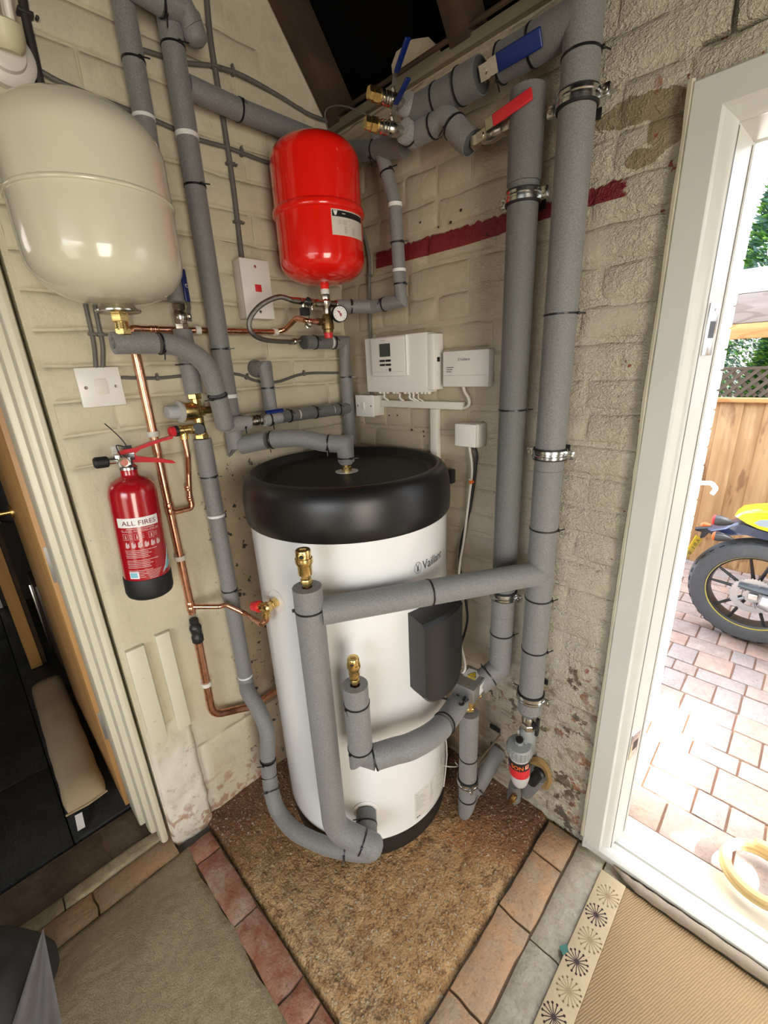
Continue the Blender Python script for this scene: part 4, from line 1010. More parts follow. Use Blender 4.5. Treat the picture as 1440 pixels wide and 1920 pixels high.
mb = MB(); mb.lathe(c + dv * .036, dv, [(.0185, 0), (.0185, .006), (.0175, .028), (.0155, .033), (0, .034)], 14); mb.build('grey_cap', simple('grey_cap_plastic', (.36, .37, .37), .45), mv, ang=25)
mb = MB(); mb.lathe(c + V((0, .012, -.001)), YY, [(.012, 0), (.014, .012), (.010, .014), (.010, .040)], 18); mb.build('side_port', m_brassd, mv)
c2 = onA(802) ; mb = MB(); nn_ = V((.75, -.45, 0)).normalized(); mb.lathe(c2, nn_, [(.013, 0), (.014, .018)], 18); mb.build('check_port', m_brass, mv)
mb = MB(); mb.lathe(c2 + nn_ * .017, nn_, [(.0155, 0), (.0165, .001), (.0165, .007), (.015, .009), (0, .009)], 26); mb.build('black_cap', m_black, mv)
c3 = c2 + V((.004, -.020, .0)); mb = MB(); hexn(mb, c2 + V((.004, -.034, 0)), YY, .0135, .016); mb.lathe(c2 + V((.004, -.064, .0)), YY, [(.0135, 0), (.0135, .012), (.012, .014), (.012, .032)], 18); mb.lathe(c2 + V((.004, -.050, -.006)), -Z, [(.010, 0), (.0115, .008), (.0115, .018)], 16); mb.build('relief_valve_body', m_brass, mv, ang=30)
mb = MB(); mb.lathe(c2 + V((.004, -.072, 0)), YY, [(.0145, 0), (.0145, .009)], 20); mb.build('relief_valve_collar', m_black, mv)
mb = MB(); mb.lathe(c2 + V((.004, -.071, 0)), -YY, [(.0135, 0), (.013, .012), (.010, .016), (0, .017)], 8); mb.build('red_cap', m_redp, mv, ang=25)
RLB = c2 + V((.004, -.050, -.022))
# lower vertical and its sweep round the tank foot
pc_ = pipe('grey insulated pipe dropping from the mixing valve and sweeping round the tank foot', onA(1265))
sleeve(pc_, [onA(823), onA(893)], .0245); sleeve(pc_, [onA(894), onA(965)], .0238); sleeve(pc_, [onA(967), onA(1105)], .0238); sleeve(pc_, [onA(1106), onA(1266)], .0238)
ptie(pc_, onA(893), Z, .0242); tape(pc_, onA(966), Z, .0245, .007); ptie(pc_, onA(1105), Z, .0238); tape(pc_, onA(1266), Z, .0244, .006)
s0 = onA(1267); S = [s0, s0 + V((.004, -.002, -.03)), V((.080, -.618, .468)), V((.135, -.617, .425)), V((.176, -.620, .365)), V((.183, -.634, .28)), V((.186, -.642, .20)), Fl(511, 1492, .150), Fl(524, 1525, .105), Fl(556, 1560, .085), Fl(612, 1586, .075), Fl(660, 1597, .072), Fl(697, 1600, .072)]
SS = spl(S, 8)
sleeve(pc_, SS[:42], .0250); sleeve(pc_, SS[42:48 + 1], .0252); sleeve(pc_, SS[49:], .0252)
for i in (42, 54, 86): ptie(pc_, SS[i], SS[i + 1] - SS[i - 1], .0254)
# tall pipe B and its run over to the tank
bx_, by_ = .056, -.512
def onB(py): return onA(py, bx_, by_)
pB = pipe('tall grey insulated pipe turning across to the top of the tank', onB(790))
sleeve(pB, [V((bx_, by_, 2.30)), onB(88)], .0262); sleeve(pB, [onB(89), onB(255)], .0258); sleeve(pB, [onB(257), onB(350)], .0255); sleeve(pB, [onB(351), onB(655)], .0252); sleeve(pB, [onB(656), onB(742)], .0250); sleeve(pB, [onB(744), onB(800), onB(840)], .0250)
for y_ in (88, 350, 655): ptie(pB, onB(y_), Z, .0258)
tape(pB, onB(256), Z, .0264, .010); tape(pB, onB(743), Z, .0258, .010)
g0 = onB(838); top_ = TC + Z * 1.292
gA = V((bx_, by_, g0.z)); 
gp = [gA + Z * .012, gA]
for px, py in ((500, 826), (560, 822), (610, 831)): gp.append(Pv(px, py, gA, top_))
gp.append(top_)
G2 = [gA] + spl(gp[1:], 6)[1:]
sleeve(pB, [gA + Z * .03] + G2[:7], .0255); sleeve(pB, G2[7:], .0255)
ptie(pB, G2[7], G2[8] - G2[6], .0257)
dE = (G2[-1] - G2[-3]).normalized(); e0 = G2[-1] 
sleeve(pB, [e0 - dE * .045, e0, e0 - Z * .052], .0250); mb = MB(); mb.lathe(e0 - Z * .060, Z, [(.017, 0), (.0245, .010)], 22); mb.build('foam_end', m_foam_l, pB)
ptie(pB, e0 - dE * .046, dE, .0258); ptie(pB, e0 - Z * .040, Z, .0252)
# horizontal pipe at the top left joining B, and the stub behind it
pT = pipe('grey insulated crossover pipe at the top left with a rounded drop end', (.13, -.52, 2.25))
t0 = Lw(235, -35, .085); t1 = Lw(300, 4, .085); t2 = Lw(345, 16, .085)
sleeve(pT, [t0, t1], .024); sleeve(pT, [t1 + (t2 - t1) * .01, t2, Lw(362, 50, .085)], .0245); ptie(pT, t1, t2 - t1, .0245)
u0 = Lw(352, 22, .078); u1 = Lw(372, 88, .078)
mb = MB(); dd_ = (u1 - u0); n_ = dd_.length; mb.lathe(u0, dd_, [(.020, 0), (.0255, .006), (.0265, n_ * .7), (.024, n_ * .86), (.015, n_ * .97), (0, n_)], 24); mb.build('drop_end', m_foam, pT)
# pipe C sloping towards the corner
pC = pipe('grey insulated pipe running level along the left wall behind the red vessel', Lw(440, 195, .045))
c0, c1, c2_ = Lw(352, 163, .048), Lw(448, 206, .048), Lw(560, 250, .048)
c3_ = V((.05, -.06, c2_.z + .0)); sleeve(pC, [c0, c1], .0252); sleeve(pC, [c1 + (c2_ - c1) * .004, c2_, c3_], .0255); ptie(pC, c1, c2_ - c1, .0258, off=-.9)
# curved pipe D under the vessel
dp = [Lw(212, 643, .155), Lw(292, 644, .150), Lw(340, 652, .145), Lw(385, 683, .135), Lw(408, 742, .115), Lw(423, 800, .102)]
pD = pipe('grey insulated pipe curving down from the cream vessel, open slit end at its left', dp[0])
ds = spl(dp, 8)
d0 = (ds[1] - ds[0]).normalized(); a_ = d0.orthogonal().normalized(); 
# slit, hollow first length
def hollow(par, p0, p1, r, ri, mt, open_at=PI / 2, gap=.35, name='foam_sleeve'):
    d = (V(p1) - V(p0)).normalized(); u = (Z - d * d.z).normalized() if abs(d.z) < .9 else YY.cross(d).normalized(); w = d.cross(u); n = 26; vs = []
    for p in (V(p0), V(p1)):
        for rr in (r, ri):
            for i in range(n + 1):
                a = gap / 2 + (2 * PI - gap) * i / n; vs.append(p + (u * math.cos(a) + w * math.sin(a)) * rr)
    N = n + 1; fs = []
    for i in range(n):
        fs += [[i, i + 1, 2 * N + i + 1, 2 * N + i], [N + i, 3 * N + i, 3 * N + i + 1, N + i + 1], [i, N + i, N + i + 1, i + 1], [2 * N + i, 2 * N + i + 1, 3 * N + i + 1, 3 * N + i]]
    fs += [[0, 2 * N, 3 * N, N], [n, N + n, 3 * N + n, 2 * N + n]]
    return MB().add(vs, fs).build(name, mt, par, ang=35)
hollow(pD, ds[0], ds[4], .0235, .012, m_foam, gap=.5); mb = MB(); mb.lathe(ds[0] + d0 * .012, d0, [(.0, 0), (.0118, 0), (.0118, .012)], 18); mb.build('bore', m_foam_in, pD)
sleeve(pD, ds[4:9], .0236); sleeve(pD, ds[9:32], .0238, rs=[.0238 + .0012 * min(1, i / 20) for i in range(23)]); 
k0 = ds[-1]; j0 = Lw(447, 797, .102); j1 = Lw(462, 793, .100)
sleeve(pD, ds[32:] , .0250)
mb = MB(); mb.lathe(k0 + V((0, 0, .004)), (ds[-1] - ds[-3]), [(.0250, -.002), (.0235, .007), (.016, .014), (0, .0175)], 22); mb.build('mitre_end', m_foam, pD)
ptie(pD, ds[9], ds[10] - ds[8], .0238); ptie(pD, ds[32], ds[33] - ds[31], .0252)
# elbow cuff, valve and level run to the corner
VZ = Lw(505, 786, .085).z
def RR(px): 
    p = Lw(px, 788, .085); return V((.085, p.y, VZ))
pE = pipe('row of short grey insulated lengths between the small blue lever valve and the corner', RR(560))
sleeve(pE, [V((.098, k0.y + .004, VZ)), RR(464)], .0215, mt=m_foam_l); ptie(pE, RR(452), YY, .0217)
sleeve(pE, [RR(494), RR(527)], .0205, mt=m_foam_l, rs=[.0205, .016]); ptie(pE, RR(505), YY, .0200)
r0, r1, r2, r3, r4 = (Lw(x, y, .060) for x, y in ((512, 778), (557, 777), (561, 777), (622, 771), (652, 768)))
for a in (r0, r1, r2, r3, r4): a.z = r2.z
sleeve(pE, [r0, r1], .0195, mt=m_foam_d); sleeve(pE, [r2, r3], .0200, mt=m_foam_d); sleeve(pE, [r3 + YY * .006, r4], .0205, mt=m_foam_d)
mb = MB(); mb.lathe(r1 - YY * .002, YY, [(.0165, 0), (.0165, .02)], 16); mb.lathe(r3 - YY * .002, YY, [(.0165, 0), (.0165, .012)], 16); mb.build('bare_pipe', m_whitew, pE)
for x in (541, 590, 634): 
    p = Lw(x, 775, .060); p.z = r2.z; ptie(pE, p, YY, .0205, off=-.6)
vb = thing('ball_valve', 'small nickel ball valve with a thin blue lever right of the curved pipe', 'ball valve', RR(480), 'ball valves')
ballvalve(vb, RR(463), RR(495), .0130, V((.9, -.1, .75)), V((.25, 1, .05)), .078, m_blue, rise=.016, wd=.011)
# stub F into the wall
pF = pipe('short grey insulated pipe rising from the row and turning into the left wall', Lw(505, 740, .06))
fx = Lw(508, 770, .062); ft = V((.062, fx.y, Lw(503, 690, .062).z))
sleeve(pF, [V((.0, fx.y, ft.z)), ft, V((.062, fx.y, fx.z))], .0205, mt=m_foam); ptie(pF, V((.062, fx.y, Lw(508, 727, .062).z)), Z, .0207)
mb = MB(); mb.lathe(V((.0, fx.y, ft.z)), XX, [(.026, 0), (.026, .012), (.022, .018)], 20); mb.build('foam_collar', m_foam_d, pF)
# E: stub from the hose, down the corner
pG = pipe('grey insulated pipe from the braided hose turning down the corner beside the tank', Lw(640, 640, .055))
h0, h1, h2, h3 = Lw(568, 640, .055), Lw(618, 642, .055), Lw(622, 642, .055), Lw(645, 643, .055)
for a in (h0, h1, h2, h3): a.z = h1.z
mb = MB(); mb.lathe(h0, YY, [(0, -.001), (.012, -.001), (.0205, .0), (.0215, .008)], 20); mb.build('foam_end', m_foam_in, pG)
sleeve(pG, [h0 + YY * .004, h1], .0212, mt=m_foam_d); tape(pG, (h1 + h2) / 2, YY, .0185, .010)
hb = V((.055, h3.y, 1.17)); vE = lambda py: onA(py, .055, h3.y)
sleeve(pG, [h2, h3, vE(707)], .0212); sleeve(pG, [vE(708), vE(830)], .0218)
ptie(pG, h0 + YY * .045, YY, .0216, off=-.6); ptie(pG, h2 + YY * .006, YY, .0216, off=-.6); ptie(pG, vE(707), Z, .0220)
# H: from the manifold round the corner and up the right wall
pH = pipe('thin grey insulated pipe from the manifold round the corner and up the right wall', Rw(697, 578, .06))
hm0 = MN + V((.0, .045, -.004)); hm1 = Rw(697, 577, .065); hm2 = Rw(752, 567, .050); hm3 = Rw(741, 385, .050); hm4 = Rw(706, 250, .055)
hm1.z = hm0.z - .004; hm2.z = hm0.z
sleeve(pH, [hm0, hm0 + (hm1 - hm0) * .4], .0195); sleeve(pH, [hm0 + (hm1 - hm0) * .41, hm1, hm1 + (hm2 - hm1) * .45], .0195)
w1 = hm2 + (hm3 - hm2) * .33; w2 = hm2 + (hm3 - hm2) * .62
sleeve(pH, [hm1 + (hm2 - hm1) * .46, hm2, w1], .0195); sleeve(pH, [w1 + Z * .002, w2], .0190); sleeve(pH, [w2 + Z * .001, hm3 - Z * .004], .0190)
m4 = hm3 + (hm4 - hm3) * .45; sleeve(pH, [hm3 + Z * .003, m4], .0190); sleeve(pH, [m4, hm4], .0192)
ptie(pH, hm0 + (hm1 - hm0) * .4, hm1 - hm0, .0198, off=-.6); ptie(pH, hm1 + (hm2 - hm1) * .45, hm2 - hm1, .0198, off=-.6); tape(pH, w1, Z, .0196, .008); ptie(pH, w2, Z, .0193); tape(pH, hm3, Z, .0196, .010); ptie(pH, m4, hm4 - hm3, .0194)
ptie(pH, hm2 + Z * .045, Z, .0197)

# ------------------------------------------------------------------ right wall pipework
px1, py1 = .830, -.085; r1_ = .0350
def on1(py): return onA(py, px1, py1)
P1 = pipe('thick grey insulated pipe, the right-hand of the two tall ones, beside the garden door', on1(1330))
cuts = [-60, 105, 590, 880, 990, 1120, 1215, 1330]
for a, b in zip(cuts, cuts[1:]): sleeve(P1, [on1(a) - Z * .0004, on1(b) + Z * .0004], r1_, 28, m_foam)
for y_ in (105, 590, 990, 1120, 1215): ptie(P1, on1(y_), Z, r1_ + .0002, off=1.3)
mb = MB(); mb.lathe(on1(1331), Z, [(.022, -.016), (.0345, .0)], 24); mb.build('foam_end', m_foam_d, P1)
px2, py2 = .722, -.080; r2_ = .0340
def on2(py): return onA(py, px2, py2)
P2 = pipe('grey insulated pipe, the left-hand of the two tall ones, its cut top open', on2(1200))
sleeve(P2, [on2(168), on2(345)], .0365, 28, m_foam_d); sleeve(P2, [on2(346), on2(768)], r2_, 28, m_foam_d)
cuts = [769, 1105, 1150, 1185]
for a, b in zip(cuts, cuts[1:]): sleeve(P2, [on2(a) - Z * .0004, on2(b) + Z * .0004], r2_, 28, m_foam_d if a < 1100 else m_foam)
mb = MB(); mb.lathe(on2(168) , Z, [(.0362, 0), (.030, .003), (.014, .001), (.014, -.01), (0, -.01)], 28); mb.build('cut_end', m_foam_in, P2)
for y_ in (768, 1185): ptie(P2, on2(y_), Z, r2_ + .0002, off=1.3)
el = on2(1250); VX = V((.676, -.178, 0)); nx_ = V((VX.x, VX.y, el.z - .055))
dq = (nx_ - el); mid = el + dq * .38
sleeve(P2, [on2(1186), el, mid], .0335, 26); sleeve(P2, [mid, el + dq * .72], .0340, 26, m_foam)
ptie(P2, mid, dq, .0342)
for (x, y, pyc, lab) in ((px1, py1, 190, 'zinc clamp near the top of the right-hand tall pipe'), (px1, py1, 850, 'zinc clamp halfway up the right-hand tall pipe'), (px1, py1, 1302, 'zinc clamp at the foot of the right-hand tall pipe')):
    clamp(onA(pyc, x, y), r1_, lab, rot=.05 if pyc == 190 else 0)
for pyc, lab in ((372, 'zinc clamp near the top of the left-hand tall pipe'), (1112, 'zinc clamp low on the left-hand tall pipe, behind the level pipe')):
    clamp(on2(pyc), r2_, lab)
# upper bundle near the eaves
pI = pipe('upper thick grey insulated pipe under the eaves, left of the brass union', Rw(830, 180, .085))
i0, i1, i2 = Rw(775, 198, .088), Rw(862, 163, .088), Rw(902, 148, .088)
i3, i4, i5 = Rw(938, 128, .088), Rw(1000, 92, .088), Rw(1085, 45, .086)
zI = i1.z
for a in (i0, i1, i2, i3, i4): a.z = zI
i5.z = zI + .004
sleeve(pI, [i0, i1], .0325, 26, m_foam_d); sleeve(pI, [i1, i2], .0350, 26, m_foam_d); mb = MB(); mb.lathe(i2, XX, [(.0345, -.001), (.030, .002), (.014, .002), (.014, -.006), (0, -.006)], 26); mb.build('cut_end', m_foam_in, pI)
ptie(pI, i0 + (i1 - i0) * .55, XX, .0328, off=2.2, tail=.03); ptie(pI, i1 + (i2 - i1) * .05, XX, .0352, off=2.2)
pI2 = pipe('thick grey insulated pipe from the big blue lever to the tall right-hand pipe', Rw(1000, 92, .088))
sleeve(pI2, [i3, i4], .0340, 26, m_foam_d); sleeve(pI2, [i4, i5], .0345, 26, m_foam_d); ptie(pI2, i3 + XX * .003, XX, .0345); ptie(pI2, i4, XX, .0345, off=2.2, tail=.03)
# the elbow towards the room: cuffs and drain valves
zJ = Rw(765, 257, .10).z
pJ = pipe('lower grey insulated pipe under the eaves, humped before the red lever', Rw(830, 230, .09))
j0, j1, j2, j3 = Rw(778, 254, .092), Rw(838, 224, .092), Rw(866, 255, .092), Rw(884, 268, .090)
js = spl([j0, j0 + (j1 - j0) * .6, j1, j2, j3], 8); sleeve(pJ, js[:20], .0255, 24); sleeve(pJ, js[20:], .0275, 24); ptie(pJ, js[20], js[22] - js[20], .0279); ptie(pJ, js[8], js[9] - js[8], .0262, off=2.2, tail=.03)
mb = MB(); mb.lathe(js[-1], (js[-1] - js[-3]), [(.0272, -.001), (.022, .002), (.011, .002), (0, 0)], 24); mb.build('cut_end', m_foam_in, pJ)
def drain(label, base, tip, lev0, cuff, rr):
    t = thing('drain_valve', label, 'drain valve', base, 'drain valves'); base = V(base); tip = V(tip); d = (tip - base); L = d.length; d.normalize()
    mb = MB(); mb.lathe(base, d, [(.010, 0), (.012, L * .12), (.015, L * .18), (.016, L * .32), (.014, L * .40), (.0155, L * .43), (.0135, L * .47), (.0155, L * .50), (.0135, L * .54), (.0155, L * .58), (.012, L * .62), (.012, L * .75)], 20); mb.build('valve_body', m_nickel, t, ang=35)
    mb = MB(); hexn(mb, base + d * L * .70, d, .0165, L * .17); mb.lathe(base + d * L * .66, d, [(.014, 0), (.0165, L * .02), (.0165, L * .06)], 18); hexn(mb, base + d * L * .86, d, .0145, L * .14); mb.build('blanking_cap', m_brass, t, ang=25)
    c = base + d * L * .27; up = (V((0, -.25, 1))).normalized(); mb = MB(); mb.lathe(c, up, [(.007, 0), (.007, .022), (.005, .023), (.005, .030)], 12); mb.build('stem', m_nickel, t)
    ld = V(lev0) - (c + up * .024); lever(t, c + up * .022, ld, up, ld.length, m_blue, wd=.014, rise=.006)
    return t
b1 = Rw(758, 205, .115); e1 = Rw(690, 163, .205); b2 = Rw(757, 256, .120); e2 = Rw(684, 221, .212)
zz = (b1.z + e1.z) / 2; e1.z = zz + .004; b1.z = zz - .004; zz = (b2.z + e2.z) / 2; e2.z = zz + .004; b2.z = zz - .004
drain('upper brass-capped drain valve with a raised blue lever, under the roof', b1, e1, Rw(768, 73, .17), None, 0)
drain('lower brass-capped drain valve with a blue lever, above the red vessel', b2, e2, Rw(768, 150, .17), None, 0)
for nm, b, j, lab in (('c1', b1, i0, 'short grey foam elbow behind the upper drain valve'), ('c2', b2, j0, 'short grey foam elbow behind the lower drain valve')):
    t = pipe(lab, b, name='foam_elbow'); k_ = V((b.x + .008, j.y, j.z)); bb = V((b.x + .006, b.y - .004, b.z))
    kk = V((bb.x, j.y, j.z)); sleeve(t, [j + XX * .004, kk, bb], .0262, 22, m_foam_l if nm == 'c2' else m_foam_l); dcu = (bb - kk).normalized(); ptie(t, kk + dcu * (bb - kk).length * .45, dcu, .0264)
    mb = MB(); mb.lathe(bb, dcu, [(.0262, -.001), (.020, .003), (.011, .002), (0, .002)], 22); mb.build('foam_end', m_foam_l, t)
# valve with the big blue lever
vi = thing('ball_valve', 'nickel ball valve with the large dark blue lever, between the upper thick pipes', 'ball valve', (i2 + i3) / 2, 'ball valves')
ballvalve(vi, i2 + XX * .002, i3 - XX * .002, .0165, V((0, -1, -.50)), V((1, 0, .02)), .135, m_blue, rise=.024, wd=.027)
vj = thing('ball_valve', 'nickel ball valve with a red lever, left of the cut top of the tall pipe', 'ball valve', (js[-1] + Rw(955, 232, .085)) / 2, 'ball valves')
vjd = (js[-1] - js[-3]).normalized(); va0 = js[-1] + XX * .004; va1 = V((.694, -.085, va0.z + .004)); ballvalve(vj, va0, va1, .0165, V((-.95, -1, -.22)), V((1, .05, .20)), .125, m_redl, rise=.022, wd=.020)
# H upper end joins under the bundle, with a sloping pipe behind the red vessel
pK = pipe('dark grey insulated pipe behind the red vessel under the eaves', (.2, -.05, 2.10))
sleeve(pK, [V((.06, -.060, c3_.z - .02)), V((.20, -.055, 2.09)), V((.36, -.060, 2.05))], .0245, 20, m_foam_d)
ptie(pK, V((.25, -.056, 2.078)), V((.16, 0, -.04)), .0248)

# ------------------------------------------------------------------ the pipes in front of the tank
FPX, FPY = .533, -.631; rF = .0335
def onFp(py): return onA(py, FPX, FPY)
pP = pipe('tall grey insulated upright in front of the tank, gold air vent on top', onFp(1400))
hollow(pP, onFp(1100), onFp(1140), rF, .0125, m_foam, gap=.04)
mb = MB(); mb.lathe(onFp(1108), Z, [(.0124, -.02), (.0124, 0), (0, 0)], 18); mb.build('bore', m_foam_in, pP)
bot = V((FPX, FPY, .21)); prt = V((pc.x, pc.y, pc.z - .040)); knee = V((FPX + .012, FPY, .150)); kn2 = V((.620, -.625, .098))
port_out = pc + nrmp * .072
P_ = fil([onFp(1141), V((FPX, FPY, .265)), Cy(680, 1578, .396)], .105, 12)
sleeve(pP, P_, rF, 26); 
lastd = (P_[-1] - P_[-2]).normalized()
sleeve(pP, [P_[-1] + lastd * .0005, P_[-1] + lastd * .030, ], .0338, 26)
ptie(pP, onFp(1141), Z, rF + .0002, off=-1.6, tail=0); ptie(pP, P_[-1], lastd, .0341, off=.4, tail=0)
eb = P_[-1] + lastd * .032
mb = MB(); mb.lathe(eb, lastd, [(.0338, -.004), (.0325, .008), (.026, .018), (.014, .025), (0, .027)], 26); mb.build('elbow_end', m_foam, pP)
pQ = pipe('short grey foam elbow joining the lower tank port to the upright pipe', port_out, name='foam_elbow')
qa = pc + nrmp * .004; qb = pc + nrmp * .066 - Z * .010; qd = qb + nrmp * .022 - Z * .030 - tg * .012
sleeve(pQ, [qa, qa + (qb - qa) * .55], .0310, 24, m_foam_d); sleeve(pQ, [qa + (qb - qa) * .56, qb, qd], .0318, 24); ptie(pQ, qa + (qb - qa) * .55, qb - qa, .0318)
# air vents
def vent(base, label, sc=1.0, rot=0):
    t = thing('air_vent', label, 'air vent', base, 'air vents'); b = V(base); s = sc
    mb = MB(); mb.lathe(b - Z * .012, Z, [(.0075 * s, 0), (.0075 * s, .014)], 14); mb.build('copper_tail', m_copper, t)
    mb = MB(); hexn(mb, b + Z * .002, Z, .0125 * s, .014 * s); hexn(mb, b + Z * .018 * s, Z, .0105 * s, .007 * s); mb.build('hex_nut', m_brass, t, ang=25)
    mb = MB(); mb.lathe(b + Z * .024 * s, Z, [(.010 * s, 0), (.0145 * s, .003 * s), (.0150 * s, .024 * s), (.0178 * s, .028 * s), (.0184 * s, .034 * s), (.0178 * s, .040 * s), (.0158 * s, .041 * s), (.0156 * s, .056 * s), (.0145 * s, .058 * s), (0, .0585 * s)], 28); mb.build('float_chamber', m_brass, t, ang=40)
    dcv = (CC - b); dcv.z = 0; dcv.normalize(); dcv = (dcv - V((-dcv.y, dcv.x, 0)) * .25).normalized(); c = b + Z * .073 * s
    mb = MB(); mb.lathe(c, dcv, [(.0062 * s, 0), (.0062 * s, .0185 * s), (.004 * s, .0190 * s)], 14); mb.build('vent_nozzle', m_brass, t)
    mb = MB(); mb.lathe(c + dcv * .0186 * s, dcv, [(.0042 * s, 0), (.0042 * s, .0008), (0, .0009)], 14); mb.build('nozzle_hole', m_black, t)
    mb = MB(); mb.box(b + Z * .0832 * s, (.014 * s, .003 * s, .003), (V((.7, .7, 0)), V((-.7, .7, 0)), Z), bev=.0006); mb.build('cap_slot', m_brassd, t)
    for k in range(8):
        pass
    return t
vent(onFp(1100) + Z * .003, 'gold air vent on the taller upright pipe in front of the tank', 1.08)
# level pipe from the upright to the right-hand tall pipe
pL = pipe('long grey insulated pipe crossing in front of the tank to the tall right-hand pipe', (.68, -.36, .98))
l0 = onFp(1150); l1 = V((px1, py1 - .01, on1(1072).z)); ld_ = (l1 - l0).normalized(); ls = l0 + ld_ * .026; lm = l0 + (l1 - l0) * .485; le = l1 - ld_ * .0
sleeve(pL, [ls, lm], .0325, 26); sleeve(pL, [lm + ld_ * .0008, le], .0325, 26)
ptie(pL, lm, ld_, .0328, off=2.4); 
mb = MB(); mb.lathe(l1 - ld_ * .0, ld_, [(.0325, -.004), (.030, .012), (.02, .022)], 24); mb.build('tee_end', m_foam, pL)
# second upright
F2X, F2Y = .603, -.572
def onF2(py): return onA(py, F2X, F2Y)
pR = pipe('short grey insulated upright low in front of the tank with a gold air vent', onF2(1400))
t_ = onF2(1283); hollow(pR, t_, t_ - Z * .055, .0315, .0130, m_foam, gap=.05); mb = MB(); mb.lathe(t_ - Z * .012, Z, [(.0128, -.02), (.0128, 0), (0, 0)], 18); mb.build('bore', m_foam_in, pR)
zb = onF2(1420).z; sleeve(pR, [t_ - Z * .0555, V((F2X, F2Y, zb + .035))], .0318, 26)
ptie(pR, t_ - Z * .055, Z, .0318, off=-.9); ptie(pR, V((F2X, F2Y, zb + .036)), Z, .0320, off=-.9, tail=0)
VV = V((VX.x, VX.y, 0)); vtop = onA(1322, VV.x, VV.y)
w0 = V((F2X, F2Y, zb + .004)); w1_ = Cy(702, 1400, .392); w1_.z = w0.z; w2_ = Cy(775, 1397, .405); w3_ = Cy(845, 1362, .42)
w4_ = V((VV.x - .012, VV.y - .040, vtop.z + .030))
sleeve(pR, [V((F2X, F2Y, zb + .034)), w0, w1_], .0320, 26)
ws = spl([w1_, w1_ + (w2_ - w1_) * .5, w2_, (w2_ + w4_) / 2 + V((.012, -.012, -.008)), w4_], 8)
pS = pipe('grey insulated bend from the low upright round to the silver valve actuator', w2_)
sleeve(pS, ws[:26], .0325, 26); sleeve(pS, ws[26:], .0325, 26); ptie(pS, ws[26], ws[27] - ws[25], .0328, off=2.2, tail=0); ptie(pS, ws[0], ws[1] - ws[0], .0325, off=2.6)
mb = MB(); mb.lathe(ws[-1], ws[-1] - ws[-2], [(.0320, -.001), (.028, .003), (.013, .002), (0, .002)], 24); mb.build('cut_end', m_foam_l, pS)
vent(t_ + Z * .002, 'gold air vent on the shorter, lower upright pipe', .92)
# three port valve with its actuator
tv = thing('motorised_valve', 'brass three-port valve topped by a silver actuator box with a yellow warning sticker', 'valve', vtop)
vc = V((VV.x, VV.y, vtop.z + .030))
mb = MB(); mb.lathe(vc - Z * .040, Z, [(.013, 0), (.0165, .006), (.0165, .016), (.022, .022), (.024, .035), (.022, .050), (.017, .056), (.017, .064)], 24); hexn(mb, vc - Z * .046, Z, .0185, .014)
mb.lathe(vc, (w4_ - vc), [(.014, 0), (.014, .04)], 16); mb.lathe(vc, V((.5, .8, .1)), [(.013, 0), (.013, .034)], 16); mb.build('valve_body', m_brass, tv, ang=30)
ab = V((-.30, -.85, .0)).normalized(); ab = V((.62, -.78, 0)).normalized(); az = Z; al_ = V((-.10, 1, 0)).normalized(); aw = V((1, .10, 0)).normalized()
ac = onA(1284, VV.x - .002, VV.y - .002); ac = vc + Z * .052 + aw * .002
mb = MB(); mb.box(ac, (.098, .072, .052), (al_, aw, Z), bev=.0025); bxx = mb.build('actuator_cover', simple('brushed_aluminium', (.50, .50, .49), .32, .9, var=.15), tv, ang=35)
T = lambda u, v: ac + Z * .0266 + al_ * u + aw * v
mb = MB(); mb.add([T(-.006, -.024), T(.036, -.024), T(.036, .018), T(-.006, .018)], [[0, 1, 2, 3]]); st = mb.build('warning_sticker', m_print, bxx, smooth=False)
T = lambda u, v: ac + Z * .0269 + al_ * u + aw * v
mb = MB(); mb.add([T(-.005, -.010), T(.002, -.010), T(.002, .017), T(-.005, .017)], [[0, 1, 2, 3]]); mb.add([T(.005, -.012), T(.005, .015), T(.029, .0015)], [[0, 1, 2]]); mb.build('warning_yellow', m_yellow, bxx, smooth=False)
T = lambda u, v: ac + Z * .0272 + al_ * u + aw * v
mb = MB()
for a, b in (((.005, -.012), (.005, .015)), ((.005, .015), (.029, .0015)), ((.029, .0015), (.005, -.012))):
    a = V((*a, 0)); b = V((*b, 0)); n = (b - a).normalized(); w = V((-n.y, n.x, 0)) * .0009; mb.add([T(*(a + w)[:2]), T(*(a - w)[:2]), T(*(b - w)[:2]), T(*(b + w)[:2])], [[0, 1, 2, 3]])
mb.add([T(.022, .0025), T(.014, -.0005), T(.015, .001), T(.009, .0015), T(.016, .0040), T(.0150, .0025)], [[0, 1, 2, 3, 4, 5]]); mb.build('warning_symbol', m_black, bxx, smooth=False)
fc = ac - al_ * .0495; mb = MB(); mb.lathe(fc + aw * .012 - Z * .012, -al_, [(.009, -.004), (.009, .002), (.007, .003), (.0065, .012)], 14); mb.build('cable_gland', m_black, bxx)
mb = MB(); mb.box(fc - aw * .016 - Z * .014, (.0012, .010, .006), (al_, aw, Z)); mb.build('lever_slot', m_black, bxx)
mb = MB(); mb.box(ac + aw * .0362 + al_ * .012, (.042, .001, .034), (al_, aw, Z)); mb.build('data_sticker', m_white, bxx)
mb = MB(); mb.lathe(ac + Z * .0255 - al_ * .034 + aw * .012, Z, [(.0035, 0), (.0035, .0015), (0, .0016)], 12); mb.build('screw', m_nickel, bxx)
mb = MB(); mb.lathe(ac + Z * .0255 + al_ * .038 - aw * .018, Z, [(.0035, 0), (.0035, .0015), (0, .0016)], 12); mb.build('screw', m_nickel, bxx)
